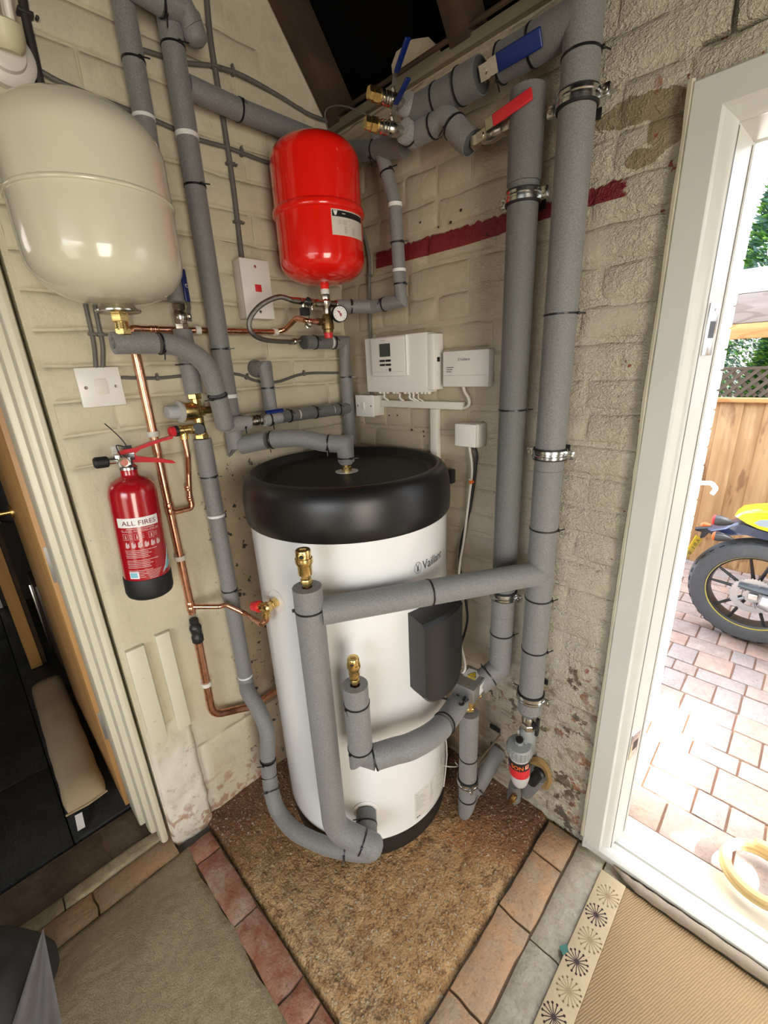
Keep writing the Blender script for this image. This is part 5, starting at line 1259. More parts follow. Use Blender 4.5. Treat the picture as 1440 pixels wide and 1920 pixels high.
# drop from the valve to the wall
pV = pipe('grey insulated drop below the actuator, turning back into the wall at the floor', vtop)
vB = V((VV.x, VV.y, max(onA(1512, VV.x, VV.y).z, .052)))
on3 = lambda py: onA(py, VV.x, VV.y)
sleeve(pV, [on3(1335), on3(1418)], .0300, 26); sleeve(pV, [on3(1419), on3(1492)], .0300, 26)
wl_ = Rw(935, 1450, .0); back = V((wl_.x - .005, .0, .155)); dd2 = (back - vB).normalized()
sleeve(pV, [on3(1493), vB, vB + dd2 * .055], .0305, 26); sleeve(pV, [vB + dd2 * .056, back], .0290, 24)
ptie(pV, on3(1418), Z, .0302, off=1.8, tail=0); ptie(pV, on3(1493), Z, .0303, off=1.8, tail=0); ptie(pV, vB + dd2 * .055, dd2, .0307)
clamp(on3(1462), .0300, 'zinc clamp on the short drop below the actuator', ear=.016, rot=-.7)
# filter under the right-hand pipe
ft_ = thing('magnetic_filter', 'grey screw-top heating filter with a red and black label, right of the actuator', 'filter', (.80, -.12, .2))
FT = Rw(974, 1388, .125); fax = V((.0, -.12, 1)).normalized(); fb_ = FT - fax * .195
mb = MB(); mb.lathe(FT - fax * .052, fax, [(.034, 0), (.0385, .003), (.0385, .030), (.036, .036), (.034, .038), (.012, .040), (0, .040)], 36); cpp = mb.build('screw_cap', m_filter, ft_, ang=35)
for k in range(20):
    a = 2 * PI * k / 20; s_ = V((math.cos(a), math.sin(a), 0)); mb = MB(); mb.box(FT - fax * .036 + s_ * .0388, (.003, .0035, .026), (s_, V((-s_.y, s_.x, 0)), fax), bev=.0008); mb.build('grip_rib', m_filter, cpp)
mb = MB(); hexn(mb, FT - fax * .014, fax, .0130, .014); mb.build('vent_boss', m_filter, ft_, ang=25)
mb = MB(); mb.lathe(FT - fax * .001, fax, [(.0115, 0), (.0115, .006), (.008, .007), (0, .004)], 18); mb.build('vent_plug', m_black, ft_)
mb = MB(); q = FT + V((-.012, .030, .006)); mb.lathe(q - Z * .02, Z, [(.009, 0), (.009, .022), (.0075, .024), (.003, .024), (.003, .02), (0, .02)], 18); mb.build('port_cap', m_white, ft_)
mb = MB(); mb.lathe(fb_, fax, [(.022, 0), (.024, .004), (.0295, .028), (.0315, .040), (.032, .075), (.033, .136)], 36); mb.build('bowl', simple('translucent_grey', (.52, .51, .50), .3), ft_)
ang0 = math.atan2(CC.y - FT.y, CC.x - FT.x)
def fpat(z0, z1, a0, a1, e, mt, nm):
    vs = []; n = 16; u = XX - fax * fax.x; u.normalize(); w = fax.cross(u)
    for i in range(n + 1):
        a = ang0 + a0 + (a1 - a0) * i / n
        for zz in (z0, z1): vs.append(fb_ + fax * zz + (u * math.cos(a) + w * math.sin(a)) * (.0318 + (zz - .04) * .012 + e))
    return MB().add(vs, [[i * 2, i * 2 + 2, i * 2 + 3, i * 2 + 1] for i in range(n)]).build(nm, mt, ft_)
fpat(.058, .095, -1.3, 1.3, .0008, m_redp, 'red_label'); fpat(.096, .130, -1.3, 1.3, .0008, m_black, 'black_label')
mb = MB(); u_ = (XX - fax * fax.x).normalized(); w_ = fax.cross(u_)
FF = lambda a0, z0, e: (lambda u, v: fb_ + fax * (z0 + v) + (u_ * math.cos(ang0 + a0 + u / .033) + w_ * math.sin(ang0 + a0 + u / .033)) * (.0318 + (z0 + v - .04) * .012 + e))
put_text(mb, 'SON', .024, FF(-.75, .102, .0014), width=.038, bold=.02); mb.build('label_lettering', m_orange, ft_, smooth=False)
mb = MB(); f = FF(-1.0, .086, .0014)
for i in range(3): mb.add([f(0, -i * .009), f(.042 - i * .008, -i * .009), f(.042 - i * .008, .0028 - i * .009), f(0, .0028 - i * .009)], [[0, 1, 2, 3]])
f = FF(.55, .104, .0014); mb.add([f(0, 0), f(.012, 0), f(.014, .018), f(.001, .018)], [[0, 1, 2, 3]]); mb.build('label_print', simple('salmon_print', (.85, .30, .20), .5), ft_, smooth=False)
mb = MB(); mb.lathe(V((px1, py1, FT.z - .01)), Z, [(.022, -.05), (.026, -.02), (.026, .02), (.018, .035)], 24); mb.lathe(V((px1, py1, FT.z - .018)), V((FT.x - px1, FT.y - py1, 0)), [(.018, 0), (.018, .03)], 18); mb.build('filter_branch', m_filter, ft_)
vk = thing('isolating_valve', 'nickel valve with a black wing handle at the foot of the tall right-hand pipe', 'valve', on1(1350))
vt = on1(1338); vb_ = V((px1, py1, FT.z + .022)); Lq = vt.z - vb_.z
mb = MB(); mb.lathe(vb_ + Z * Lq * .25, Z, [(.013, 0), (.017, Lq * .1), (.0205, Lq * .3), (.0205, Lq * .42), (.017, Lq * .6), (.019, Lq * .66), (.019, Lq * .85)], 24); mb.build('valve_body', m_nickel, vk)
mb = MB(); hexn(mb, vb_, Z, .0215, max(Lq * .26, .02)); mb.build('union_nut', m_nickel, vk, ang=25)
hc = vb_ + Z * Lq * .55 + V((.023, -.008, 0)); mb = MB(); mb.lathe(hc - XX * .004, XX, [(.008, 0), (.011, .004), (.011, .014), (.006, .017)], 16)
mb.box(hc + XX * .009 + Z * .018, (.010, .014, .028), (XX, YY, (Z + YY * -.1).normalized()), bev=.003); mb.box(hc + XX * .009 - Z * .018, (.010, .014, .028), bev=.003); mb.build('wing_handle', m_black, vk)
# lower branch of the filter: foam piece, black nut, drain cock
pW = pipe('short hollow grey foam piece under the filter pointing into the room', (.84, -.09, .1), name='foam_sleeve_offcut')
wb = Fl(985, 1480, .072); wa = wb + (Rw(1020, 1436, .022) - wb) * .70; hollow(pW, wb, wa, .0300, .012, m_foam_d, gap=.06); dw = (wa - wb).normalized(); mb = MB(); mb.lathe(wb + dw * .01, dw, [(0, 0), (.0118, 0), (.0118, .01)], 16); mb.build('bore', m_foam_in, pW)
vn = thing('wall_union', 'black union nut on the wall beside the filter, ringed by brown foam', 'pipe fitting', (.89, -.02, .24))
un = Rw(1012, 1448, .0); un.y = -.002
mb = MB(); nn2 = []
for k in range(40):
    a = 2 * PI * k / 40; nn2.append(.052 + .012 * NZ.noise(V((math.cos(a) * 1.5, math.sin(a) * 1.5, 0))))
vs = []
for k in range(40):
    a = 2 * PI * k / 40
    for rr, h in ((nn2[k], .002), (nn2[k] * .8, .010), (nn2[k] * .45, .004)): vs.append(un + V((rr * math.cos(a), -h, rr * math.sin(a) * 1.15)))
mb.add(vs, [[k * 3 + j, ((k + 1) % 40) * 3 + j, ((k + 1) % 40) * 3 + j + 1, k * 3 + j + 1] for k in range(40) for j in range(2)]); mb.build('expanding_foam', simple('old_brown_foam', (.28, .17, .06), .85, bump=.5, bs=90), vn)
mb = MB(); du = V((.0, -1, .18)).normalized(); mb.lathe(un, du, [(.018, 0), (.024, .006), (.025, .018), (.020, .024), (.018, .045), (.016, .060)], 16); mb.build('black_nut', m_black, vn, ang=25)
dc = thing('drain_cock', 'small brass drain cock poking out under the filter', 'drain cock', (.79, -.1, .06))
k0_ = V((.800, -.105, .100)); k1_ = Rw(964, 1493, .135); k1_.z = max(k1_.z, .045); mb = MB(); dk_ = (k1_ - k0_)
mb.lathe(k0_, dk_, [(.008, 0), (.010, .006), (.010, dk_.length)], 16); mb.build('cock_body', m_copper, dc); mb = MB(); mb.box(k1_ + V((0, -.004, -.004)), (.012, .014, .012), bev=.002); mb.lathe(k1_ - Z * .004, -Z, [(.006, 0), (.007, .004), (.0045, .022)], 12); mb.build('cock_spout', m_brass, dc)
mb = MB(); mb.lathe(V((.800, -.085, .105)), -Z, [(.018, -.05), (.022, -.01), (.022, .015), (.015, .02), (0, .02)], 20); mb.build('foam_cap', m_foam_d, dc)
# ------------------------------------------------------------------ copper pipework on the left wall
co = pipe('bare copper pipe running level below the cream vessel then down the left wall', Lw(290, 800, .03), 'copper pipe', name='copper_pipe')
A0 = Lw(250, 617, .030); A1 = Lw(517, 622, .030); A0.z = A1.z = (A0.z + A1.z) / 2
Ax, Ay = .030, A0.y
dn = [Lw(x, y, .030) for x, y in ((257, 668), (282, 780), (317, 953), (335, 1053), (361, 1143))]
mid_y = sum(p.y for p in dn) / len(dn)
dn = [V((.03, mid_y, p.z)) for p in dn]
b_end = bc + V((0, -.040, .004))
copper(co, [V((.03, mid_y + .012, A0.z)), A1, Lw(535, 618, .045), Lw(556, 596, .10), V((b_end.x, b_end.y - .035, b_end.z)), b_end], .0078, .03)
coupler(co, V((.03, mid_y + .055, A0.z)), YY, .0078, .022)
copper(co, [V((.03, mid_y + .02, A0.z)), V((.03, mid_y, A0.z)), V((.03, mid_y, A0.z - .03))], .0092, .016, name='elbow')
copper(co, [V((.03, mid_y, A0.z - .02)), dn[-1] - Z * .012], .0112, .0)
for p in (Lw(317, 953, .03), Lw(361, 1135, .03)): coupler(co, V((.03, mid_y, p.z)), Z, .0112, .035)
for px in (370, 516): 
    p = Lw(px, 617, .030); p.z = A0.z; wclip(co, p, .008, V((-1, 0, 0)), YY)
for py in (812, 1058): wclip(co, V((.03, mid_y, Lw(300, py, .03).z)), .0115, V((-1, 0, 0)), Z)
tz = Lw(361, 1136, .03).z
bt = V((.03, mid_y, tz)); r1p = Lw(424, 1134, .088); 
copper(co, [bt, V((.085, r1p.y - .02, r1p.z + .002)), r1p, Lw(463, 1152, .115), RVB - Z * .022 + V((-.012, -.012, 0)), RVB - Z * .012, RVB], .0078, [.02, .02, .04, .02, .008], name='discharge_branch')
# the small loop from the mixing valve's relief port
tz2 = Lw(322, 962, .03).z
copper(co, [RLB, RLB - Z * .05, V((.034, RLB.y - .000, RLB.z - .10)), V((.030, Lw(358, 940, .03).y, Lw(356, 925, .03).z)), V((.030, Lw(358, 940, .03).y, tz2)), V((.030, mid_y, tz2))], .0078, [.02, .03, .02, .012], name='relief_branch')
for zz in (.03, .06): coupler(co, V((.030, Lw(357, 940, .03).y, tz2 + zz)), Z, .0078, .016)
# tundish and the larger copper below it
tu = thing('tundish', 'black plastic tundish joining the copper pipes low on the left wall', 'pipe fitting', V((.03, mid_y, tz - .1)))
u1_ = Lw(363, 1160, .03).z; u0_ = Lw(368, 1205, .03).z; H_ = u1_ - u0_
mb = MB(); mb.lathe(V((.03, mid_y, u0_)), Z, [(.0150, 0), (.0175, H_ * .04), (.0175, H_ * .28), (.0145, H_ * .34), (.0165, H_ * .5), (.0185, H_ * .62), (.0165, H_ * .70), (.0115, H_ * .78), (.0135, H_ * .86), (.0135, H_ * .98), (.0115, H_)], 22); mb.build('tundish_body', m_black, tu)
mb = MB(); mb.box(V((.044, mid_y + .004, u0_ + H_ * .52)), (.010, .016, H_ * .18), bev=.003); mb.build('air_gap_lip', m_black, tu)
cl = pipe('wider copper pipe below the black tundish, bending away behind the tank', Lw(388, 1280, .03), 'copper pipe', name='copper_pipe')
g0_ = V((.03, mid_y, u0_ + .004)); gz = Lw(420, 1342, .035)
copper(cl, [g0_, V((.03, mid_y - .006, Lw(400, 1330, .03).z - .02)), V((.034, Lw(478, 1325, .034).y, Lw(470, 1328, .034).z)), V((.036, -.46, Lw(470, 1328, .034).z + .01))], .0125, .055)
wclip(cl, V((.03, mid_y - .003, Lw(388, 1281, .03).z)), .013, V((-1, 0, 0)), Z)
# ------------------------------------------------------------------ electrics on the left wall
def plate(par, y0, y1, z0, z1, x0, x1, nm='plate', mt=None, bev=.002):
    mb = MB(); mb.slab((x0, y0, z0), (x1, y1, z1), bev=bev); return mb.build(nm, mt or m_white, par, ang=30)
sp_ = thing('fused_switch', 'white square switch plate with a small rocker, beneath the cream vessel', 'switch', (0, -.81, 1.44))
plate(sp_, -.861, -.766, 1.437, 1.529, .002, .012)
plate(sp_, -.826, -.800, 1.466, 1.502, .012, .0145, 'rocker', m_whitew, .001)
for y in (-.846, -.781):
    mb = MB(); mb.lathe((.012, y, 1.483), XX, [(.0042, 0), (.004, .001), (0, .0012)], 12); mb.build('screw', m_nickel, sp_)
iso = thing('isolator_switch', 'white isolator box with a small red rocker, left of the red vessel', 'switch', (0, -.35, 1.66))
plate(iso, -.412, -.318, 1.650, 1.806, .0015, .036, 'back_box', m_whitew, .003)
plate(iso, -.412, -.318, 1.650, 1.806, .0365, .046, 'plate', m_white, .0015)
plate(iso, -.373, -.353, 1.722, 1.741, .046, .049, 'red_rocker', m_redp, .001)
for z in (1.787, 1.669):
    mb = MB(); mb.lathe((.046, -.365, z), XX, [(.004, 0), (.004, .001), (0, .0012)], 12); mb.build('screw', m_nickel, iso)
def cable(label, pts, r, mt=None, clips=(), wall='L', name='cable', sm=6):
    t = thing(name, label, 'cable', pts[0]); P = spl(pts, sm); mb = MB(); mb.sweep(P, r, 8); mb.build('sheath', mt or m_cable_g, t)
    for k in clips:
        p = P[int(k * (len(P) - 1))]; d = (P[min(int(k * (len(P) - 1)) + 1, len(P) - 1)] - P[max(int(k * (len(P) - 1)) - 1, 0)]).normalized()
        mb = MB(); n = XX if wall == 'L' else V((0, -1, 0)); mb.box(p, (r * 2.6, .007, r * 3.0), (n, d, n.cross(d)), bev=.0008)
        s = n.cross(d); mb.lathe(p + s * r * 2.2, n, [(.003, -.002), (.003, r), (.001, r + .001)], 8); mb.build('cable_clip', mt or m_cable_g, t)
    return t
q = .0075
cable('painted grey cable dropping down the left wall into the isolator box', [Lw(383, -60, q), Lw(393, 60, q), Lw(405, 140, q), Lw(421, 240, q), Lw(436, 340, q), Lw(447, 430, q), Lw(455, 497, .014)], .0075, clips=(.33, .62, .82))
cable('dark cable running down the left wall behind the cream vessel', [Lw(40, -40, q), Lw(45, 15, q), Lw(60, 85, q), Lw(78, 170, q), Lw(92, 260, q)], .0085, simple('dark_cable', (.035, .03, .028), .5), clips=(.3,))
cable('upper painted cable sagging across the top of the left wall', [Lw(255, 90, .006), Lw(345, 117, .006), Lw(402, 124, .006), Lw(455, 142, .006), Lw(520, 178, .006), Lw(575, 212, .006), V((.008, -.012, 2.235))], .0055, clips=(.45,))
cable('painted cable passing level behind the cream vessel and both tall pipes', [Lw(78, 135, .006), Lw(115, 155, .006), Lw(180, 182, .006), Lw(300, 230, .006), Lw(367, 260, .006), Lw(430, 278, .006), Lw(505, 306, .006), V((.006, -.05, Lw(560, 325, .006).z))], .0055, clips=(.55, .78))
cable('left of the two grey cables rising from the square switch plate', [Lw(160, 570, .007), Lw(171, 620, .007), Lw(177, 652, .007), Lw(180, 690, .007)], .0052, clips=(.4,))
cable('right of the two grey cables rising from the square switch plate', [Lw(176, 565, .007), Lw(186, 615, .007), Lw(193, 650, .007), Lw(193, 690, .007)], .0052, clips=(.45,))
cable('grey cable running level from the square switch plate towards the corner', [Lw(228, 708, .005), Lw(295, 709, .005), Lw(355, 704, .005), Lw(440, 701, .005), Lw(480, 714, .005), Lw(520, 716, .005), Lw(570, 701, .005), Lw(634, 699, .005)], .0042, clips=(.16, .52, .86))
# lamp fitting top left
lf = thing('wall_lamp', 'cream wall lamp with folded tube bulb, in the top left corner', 'lamp', Lw(15, 110, 0))
lc = Lw(4, 108, .0); mb = MB(); mb.lathe(V((0, lc.y, lc.z)), XX, [(.052, .001), (.052, .018), (.046, .024), (.035, .026), (.033, .035), (.026, .038), (0, .038)], 36); mb.build('base', m_whitew, lf)
hb_ = V((.050, lc.y + .004, lc.z + .022)); ha = (V((.28, 0, 1))).normalized(); mb = MB(); mb.lathe(hb_ - ha * .03, ha, [(.020, 0), (.028, .010), (.030, .03), (.030, .042), (.024, .045), (0, .045)], 24); mb.build('lampholder', simple('cream_lampholder', (.66, .60, .40), .4), lf)
for s in (-1, 1):
    o = V((0, .011 * s, 0)); b0 = hb_ + ha * .012 + o
    mb = MB(); mb.sweep(fil([b0 - V((.008, 0, 0)), b0 - V((.008, 0, 0)) + ha * .13, b0 + V((.012, 0, .0)) + ha * .13, b0 + V((.012, 0, 0))], .009, 6), .0072, 10); mb.build('bulb_tube', m_glassw, lf)
# ------------------------------------------------------------------ extinguisher
ex = thing('fire_extinguisher', 'red fire extinguisher with a black foot and white ALL FIRES label', 'fire extinguisher', (.085, -.83, .95))
EB = V((.088, -.8345, .950)); et = V((.088, -.818, 1.265)); ea = (et - EB).normalized(); er = .0555
mb = MB(); mb.lathe(EB, ea, [(.046, .0), (.054, .006), (.0575, .016), (.0575, .058), (.0565, .060)], 40); mb.build('black_foot', m_rub, ex)
mb = MB(); mb.lathe(EB, ea, [(er, .050), (er, .272), (er * .985, .284), (er * .92, .298), (er * .78, .309), (er * .55, .317), (.021, .321), (.0195, .326), (.0195, .340)], 48); mb.build('cylinder', m_redx, ex, ang=60)
ang_e = math.atan2(CC.y - EB.y, CC.x - EB.x)
def EX(a, h, e=.0006): 
    w = ang_e + a; u = (XX - ea * ea.x).normalized(); v = ea.cross(u); return EB + ea * h + (u * math.cos(w) + v * math.sin(w)) * (er + e)
def epatch(a0, a1, h0, h1, mt, nm, e=.0006, n=12, par=ex, poly=None):
    vs = []
    for i in range(n + 1):
        a = a0 + (a1 - a0) * i / n; vs += [EX(a, h0, e), EX(a, h1, e)]
    return MB().add(vs, [[i * 2, i * 2 + 2, i * 2 + 3, i * 2 + 1] for i in range(n)]).build(nm, mt, par)
epatch(-.92, .86, .202, .226, m_print, 'title_band')
mb = MB(); put_text(mb, 'ALL FIRES', .017, lambda u, v: EX(-.70 + u / er, .2075 + v, .0012), width=.078); mb.build('title_lettering', simple('maroon_print', (.16, .015, .03), .5), ex, smooth=False)
mb = MB()
def bar(a0, a1, h, t=.0016): 
    n = 5
    for i in range(n):
        x, y = a0 + (a1 - a0) * i / n, a0 + (a1 - a0) * (i + 1) / n; mb.add([EX(x, h), EX(y, h), EX(y, h + t), EX(x, h + t)], [[0, 1, 2, 3]])
bar(-.55, .62, .1975); bar(-.80, .80, .1935, .0012); bar(-.76, .78, .1905, .0012)
for i, a in enumerate((-.75, -.28, .30)):
    for k in (0, 1):
        bar(a, a + .22, .170 + k * .015, .0009)
    mb.add([EX(a, .170), EX(a + .015, .170), EX(a + .015, .186), EX(a, .186)], [[0, 1, 2, 3]]); mb.add([EX(a + .205, .170), EX(a + .22, .170), EX(a + .22, .186), EX(a + .205, .186)], [[0, 1, 2, 3]])
    mb.add([EX(a + .08, .173), EX(a + .15, .173), EX(a + .13, .182), EX(a + .10, .184)], [[0, 1, 2, 3]])
    for k in range(3): bar(a + .25, a + .40, .174 + k * .004, .0010)
for i in range(6):
    a = -.72 + i * .262
    mb.add([EX(a, .150), EX(a + .09, .148), EX(a + .19, .152), EX(a + .18, .163), EX(a + .11, .158), EX(a + .09, .165), EX(a + .02, .162)], [[0, 1, 2, 3, 4, 5, 6]])
for i in range(15):
    h = .141 - i * .0046 - (.004 if i > 4 else 0) - (.004 if i > 9 else 0)
    bar(-.78 + .01 * (i % 3), (.55, .18, .30, .15, .20)[i % 5] - .3 * (i > 9), h, .0016)
for i in range(6): bar(-.05 + .02 * i, .62 - .04 * i, .083 - i * .0040, .0014)
mb.build('label_print', simple('pink_print', (.60, .40, .40), .5), ex, smooth=False)
epatch(-.78, -.36, .066, .085, m_print, 'barcode_panel'); epatch(-.74, -.42, .069, .0825, m_cyan, 'barcode_tint', .0011)
mb = MB(); mb.add([EX(.72, .070), EX(1.05, .074), EX(1.25, .082), EX(1.25, .122), EX(1.08, .102), EX(.90, .082)], [[0, 1, 2, 3, 4, 5]]); mb.build('swoosh', m_cyan, ex, smooth=False)
mb = MB(); mb.add([EX(.66, .068), EX(.72, .070), EX(.90, .082), EX(1.08, .102), EX(1.25, .122), EX(1.25, .130), EX(1.05, .106), EX(.86, .084)], [[0, 1, 2, 3, 4, 5, 6, 7]]); mb.build('swoosh_edge', m_print, ex, smooth=False)
hd = EB + ea * .338
mb = MB(); mb.lathe(hd, ea, [(.0215, 0), (.0215, .006), (.015, .012), (.014, .030)], 24); mb.box(hd + ea * .030 + V((0, -.004, 0)), (.018, .046, .022), bev=.003); mb.lathe(hd + ea * .022 + V((.004, -.012, 0)), V((1, -.15, 0)), [(.010, 0), (.012, .012), (.012, .022)], 16); mb.lathe(hd + ea * .026, V((0, -1, .05)), [(.010, .015), (.009, .045)], 14); mb.build('valve_head', m_zinc, ex, ang=35)
mb = MB(); mb.lathe(hd + ea * .026 + V((0, -.040, 0)), V((0, -1, .05)), [(.0115, 0), (.0135, .003), (.0135, .026), (.011, .030), (0, .030)], 14); mb.build('discharge_nozzle', m_rub, ex, ang=30)
mb = MB(); gq = hd + ea * .022 + V((.026, -.014, 0)); mb.lathe(gq, V((1, -.15, 0)), [(.0125, -.002), (.0135, .002), (.0125, .005), (.0105, .004), (0, .004)], 20); gg = mb.build('pressure_gauge', m_nickel, ex)
mb = MB(); mb.lathe(gq + V((.0045, 0, 0)), V((1, -.15, 0)), [(0, 0), (.008, 0), (.008, .0004), (0, .0005)], 20); mb.build('gauge_dial', simple('dial_red', (.50, .14, .10), .4), gg)
LY = V((0, 1, 0)); hx = hd.x
def lev(poly, nm, w=.016):
    mb = MB(); mb.prism([V((hx - w / 2, y, z)) for y, z in poly], (w, 0, 0)); 
    bm = None; return mb.build(nm, m_redl, ex, ang=30)
pxw = lambda x, y: (Lw(x, y, hx).y, Lw(x, y, hx).z)
lev([pxw(*p) for p in ((222, 847), (236, 840), (250, 840), (282, 828), (323, 816), (322, 822), (300, 828), (262, 842), (252, 850), (250, 858), (222, 858))], 'upper_lever', .015)
lev([pxw(*p) for p in ((221, 850), (250, 850), (256, 855), (300, 859), (322, 863), (328, 867), (320, 868), (290, 866), (250, 866), (221, 866))], 'lower_lever', .018)
mb = MB(); wa_, wb2 = Lw(207, 838, .003), Lw(229, 868, .003); mb.slab((.001, wa_.y, wb2.z), (.004, wb2.y, wa_.z)); mb.slab((.003, wa_.y + .006, hd.z + .030), (hx - .01, wa_.y + .022, hd.z + .034)); mb.build('wall_bracket', m_white, ex)
sq = V((hx + .012, EB.y + .006, hd.z + .032)); mb = MB(); mb.sweep(spl([sq, sq + V((.004, -.006, .03)), V((hx + .01, *pxw(234, 836))), V((hx + .004, *pxw(222, 818))), V((hx, *pxw(196, 794)))], 6), .0014, 6); mb.box(V((hx + .014, *pxw(234, 838))), (.004, .022, .008), bev=.001); mb.build('seal_tie', m_tie, ex)
# ------------------------------------------------------------------ timber battens low on the left wall
for lab, (a, b, c_, d__), sl in (('painted timber batten low on the left wall, the wider one by the reveal', (-.917, -.868, .40, .765), 0), ('painted timber batten low on the left wall, the narrower one with a shadow gap', (-.835, -.795, .42, .775), 0)):
    t = thing('timber_batten', lab, 'batten', (0, a, c_), 'painted battens')
    mb = MB(); mb.slab((.0, a, c_), (.016, b, d__), bev=.002); mb.build('batten', m_jamb, t)
    if a < -.9:
        for z in (.66, .50):
            mb = MB(); mb.lathe((.016, (a + b) / 2, z), XX, [(.005, 0), (.0045, .002), (0, .0025)], 12); mb.build('screw_head', m_jamb, t)
# ------------------------------------------------------------------ controls on the right wall
cb1 = thing('heating_controller', 'white heating controller with a small dark display, over the cable trunking', 'control box', Rw(770, 680, 0))
bx0, bx1, bz0, bz1 = .150, .415, 1.418, 1.588
mb = MB()
prof = [(bx0, 0), (bx0, -.045), (bx0 + .05, -.052), (bx1 - .02, -.058), (bx1 + .004, -.053), (bx1 + .002, 0)]
n = len(prof); zs = [bz0, bz0 + .010, bz1 - .004, bz1]; sc = [(.94), 1, 1, .985]
vs = [V((px * 1.0, py * sc[k] , z)) for k, z in enumerate(zs) for px, py in prof]
fs = [[k * n + i, k * n + (i + 1) % n, (k + 1) * n + (i + 1) % n, (k + 1) * n + i] for k in range(3) for i in range(n)] + [list(range(n)), [3 * n + i for i in range(n)][::-1]]
mb.add(vs, fs); mb.build('housing', m_white, cb1, ang=25)
mb = MB(); mb.slab((bx1 + .003, -.050, bz0 + .006), (bx1 + .030, -.002, bz1 - .004), bev=.004); mb.build('side_cover', m_white, cb1)
mb = MB(); mb.slab((bx1 + .0295, -.034, 1.505), (bx1 + .031, -.022, 1.518)); mb.build('usb_port', m_black, cb1)
mb = MB(); mb.slab((.198, -.066, 1.468), (.345, -.050, 1.585), bev=.003); fp_ = mb.build('front_panel', m_white, cb1)
mb = MB(); mb.slab((.238, -.0668, 1.528), (.285, -.0655, 1.567)); mb.build('display', simple('lcd', (.045, .052, .045), .18), fp_)
for i in range(2):
    for j in range(2):
        mb = MB(); mb.slab((.237 + .026 * i, -.0675, 1.5125 - .0125 * j), (.260 + .026 * i, -.0655, 1.519 - .0125 * j), bev=.0006); mb.build('button', m_black, fp_)
mb = MB(); mb.lathe((.281, -.0655, 1.488), (0, -1, 0), [(.0058, 0), (.0055, .0015), (0, .002)], 14); mb.build('knob', simple('dark_knob', (.05, .03, .03), .4), fp_)
mb = MB(); mb.slab((.203, -.0665, 1.4815), (.338, -.0658, 1.4822)); mb.slab((.262, -.0665, 1.487), (.270, -.0659, 1.4885)); mb.slab((.245, -.0665, 1.576), (.262, -.0659, 1.5775)); mb.build('panel_line', m_ltgrey, fp_)
mb = MB(); mb.slab((.348, -.0645, 1.470), (.3505, -.055, 1.586)); mb.build('panel_edge', m_print, cb1)
for i, x in enumerate((.198, .215, .232, .262, .278, .312, .328, .346, .362, .382, .396, .410)):
    mb = MB(); mb.lathe((x, -.030, bz0), (0, 0, -1), [(.0068, 0), (.0065, .006), (.004, .007)], 10); mb.build('cable_gland', m_whitew, cb1)
cb2 = thing('radio_gateway', 'small white wall box with faint lettering, right of the heating controller', 'control box', Rw(885, 685, 0))
mb = MB(); mb.slab((.462, -.030, 1.432), (.618, -.0005, 1.532), bev=.004); mb.build('housing', m_white, cb2)
mb = MB(); mb.slab((.463, -.0305, 1.4640), (.612, -.0298, 1.4648)); mb.build('lid_line', m_ltgrey, cb2)
mb = MB(); W2 = lambda x0, z0: (lambda u, v: V((x0 + u, -.0303, z0 + v)))
put_text(mb, 'Vaillant', .0105, W2(.523, 1.5045), width=.034, bold=.012); ring2(mb, W2(.519, 1.508), 0, 0, .0028, .0042, .0012, 14)
for i in range(3): mb.add([W2(.476, 1.486)(0, -i * .006), W2(.476, 1.486)(.026 - .004 * i, -i * .006), W2(.476, 1.486)(.026 - .004 * i, .0022 - i * .006), W2(.476, 1.486)(0, .0022 - i * .006)], [[0, 1, 2, 3]])
mb.build('lettering', m_grey_print, cb2, smooth=False)
sw = thing('light_switch', 'white square rocker switch box at the left end of the trunking', 'switch', Rw(690, 778, 0))
s0_, s1_ = Rw(664, 755, .052), Rw(699, 802, .052)
sx0, sx1, sz0, sz1 = .108, .192, 1.335, 1.400
a_ = Rw(664, 757, .05); b_2 = Rw(710, 800, .05)
mb = MB(); mb.slab((.098, -.050, 1.336), (.184, -.0005, 1.405), bev=.002); mb.build('back_box', m_whitew, sw)
mb = MB(); mb.slab((.096, -.0565, 1.334), (.186, -.0500, 1.407), bev=.0015); mb.build('plate', m_white, sw)
mb = MB(); mb.box((.137, -.058, 1.371), (.010, .005, .024), (XX, V((0, 1, .2)).normalized(), Z), bev=.001); mb.build('rocker', m_whitew, sw)
for x in (.108, .174):
    mb = MB(); mb.lathe((x, -.0565, 1.371), (0, -1, 0), [(.003, 0), (.003, .0008), (0, .001)], 10); mb.build('screw', m_cable_g, sw)
tr_ = thing('cable_trunking', 'white plastic cable trunking, level with a vertical drop behind the tank', 'trunking', Rw(800, 770, 0))
mb = MB(); mb.slab((.186, -.020, 1.366), (.525, -.0005, 1.388), bev=.001); mb.build('level_run', m_whitew, tr_, ang=30)
mb = MB(); mb.slab((.405, -.020, .95), (.432, -.0005, 1.3655), bev=.001); mb.build('drop_run', m_whitew, tr_, ang=30)
for i, (x, xe) in enumerate(((.215, .222), (.286, .292), (.330, .345), (.346, .358), (.366, .378))):
    cable(('white flex below the controller, first from the left', 'white flex below the controller, second from the left', 'white flex below the controller, third from the left', 'white flex below the controller, fourth from the left', 'thin pale flex below the controller, rightmost of the five')[i], [V((x, -.028, bz0 - .006)), V((x + .001, -.030, bz0 - .02)), V((xe, -.018, 1.388))], .0034 if i < 4 else .002, m_cable_w)
cable('white flex looping from the small wall box to the trunking end', [V((.527, -.016, 1.433)), V((.533, -.018, 1.418)), V((.548, -.018, 1.398)), V((.545, -.014, 1.380)), V((.527, -.010, 1.370))], .0048, m_cable_w)
jb = thing('junction_box', 'white square junction box beside the left-hand tall pipe, a flex below it', 'junction box', Rw(898, 820, 0))
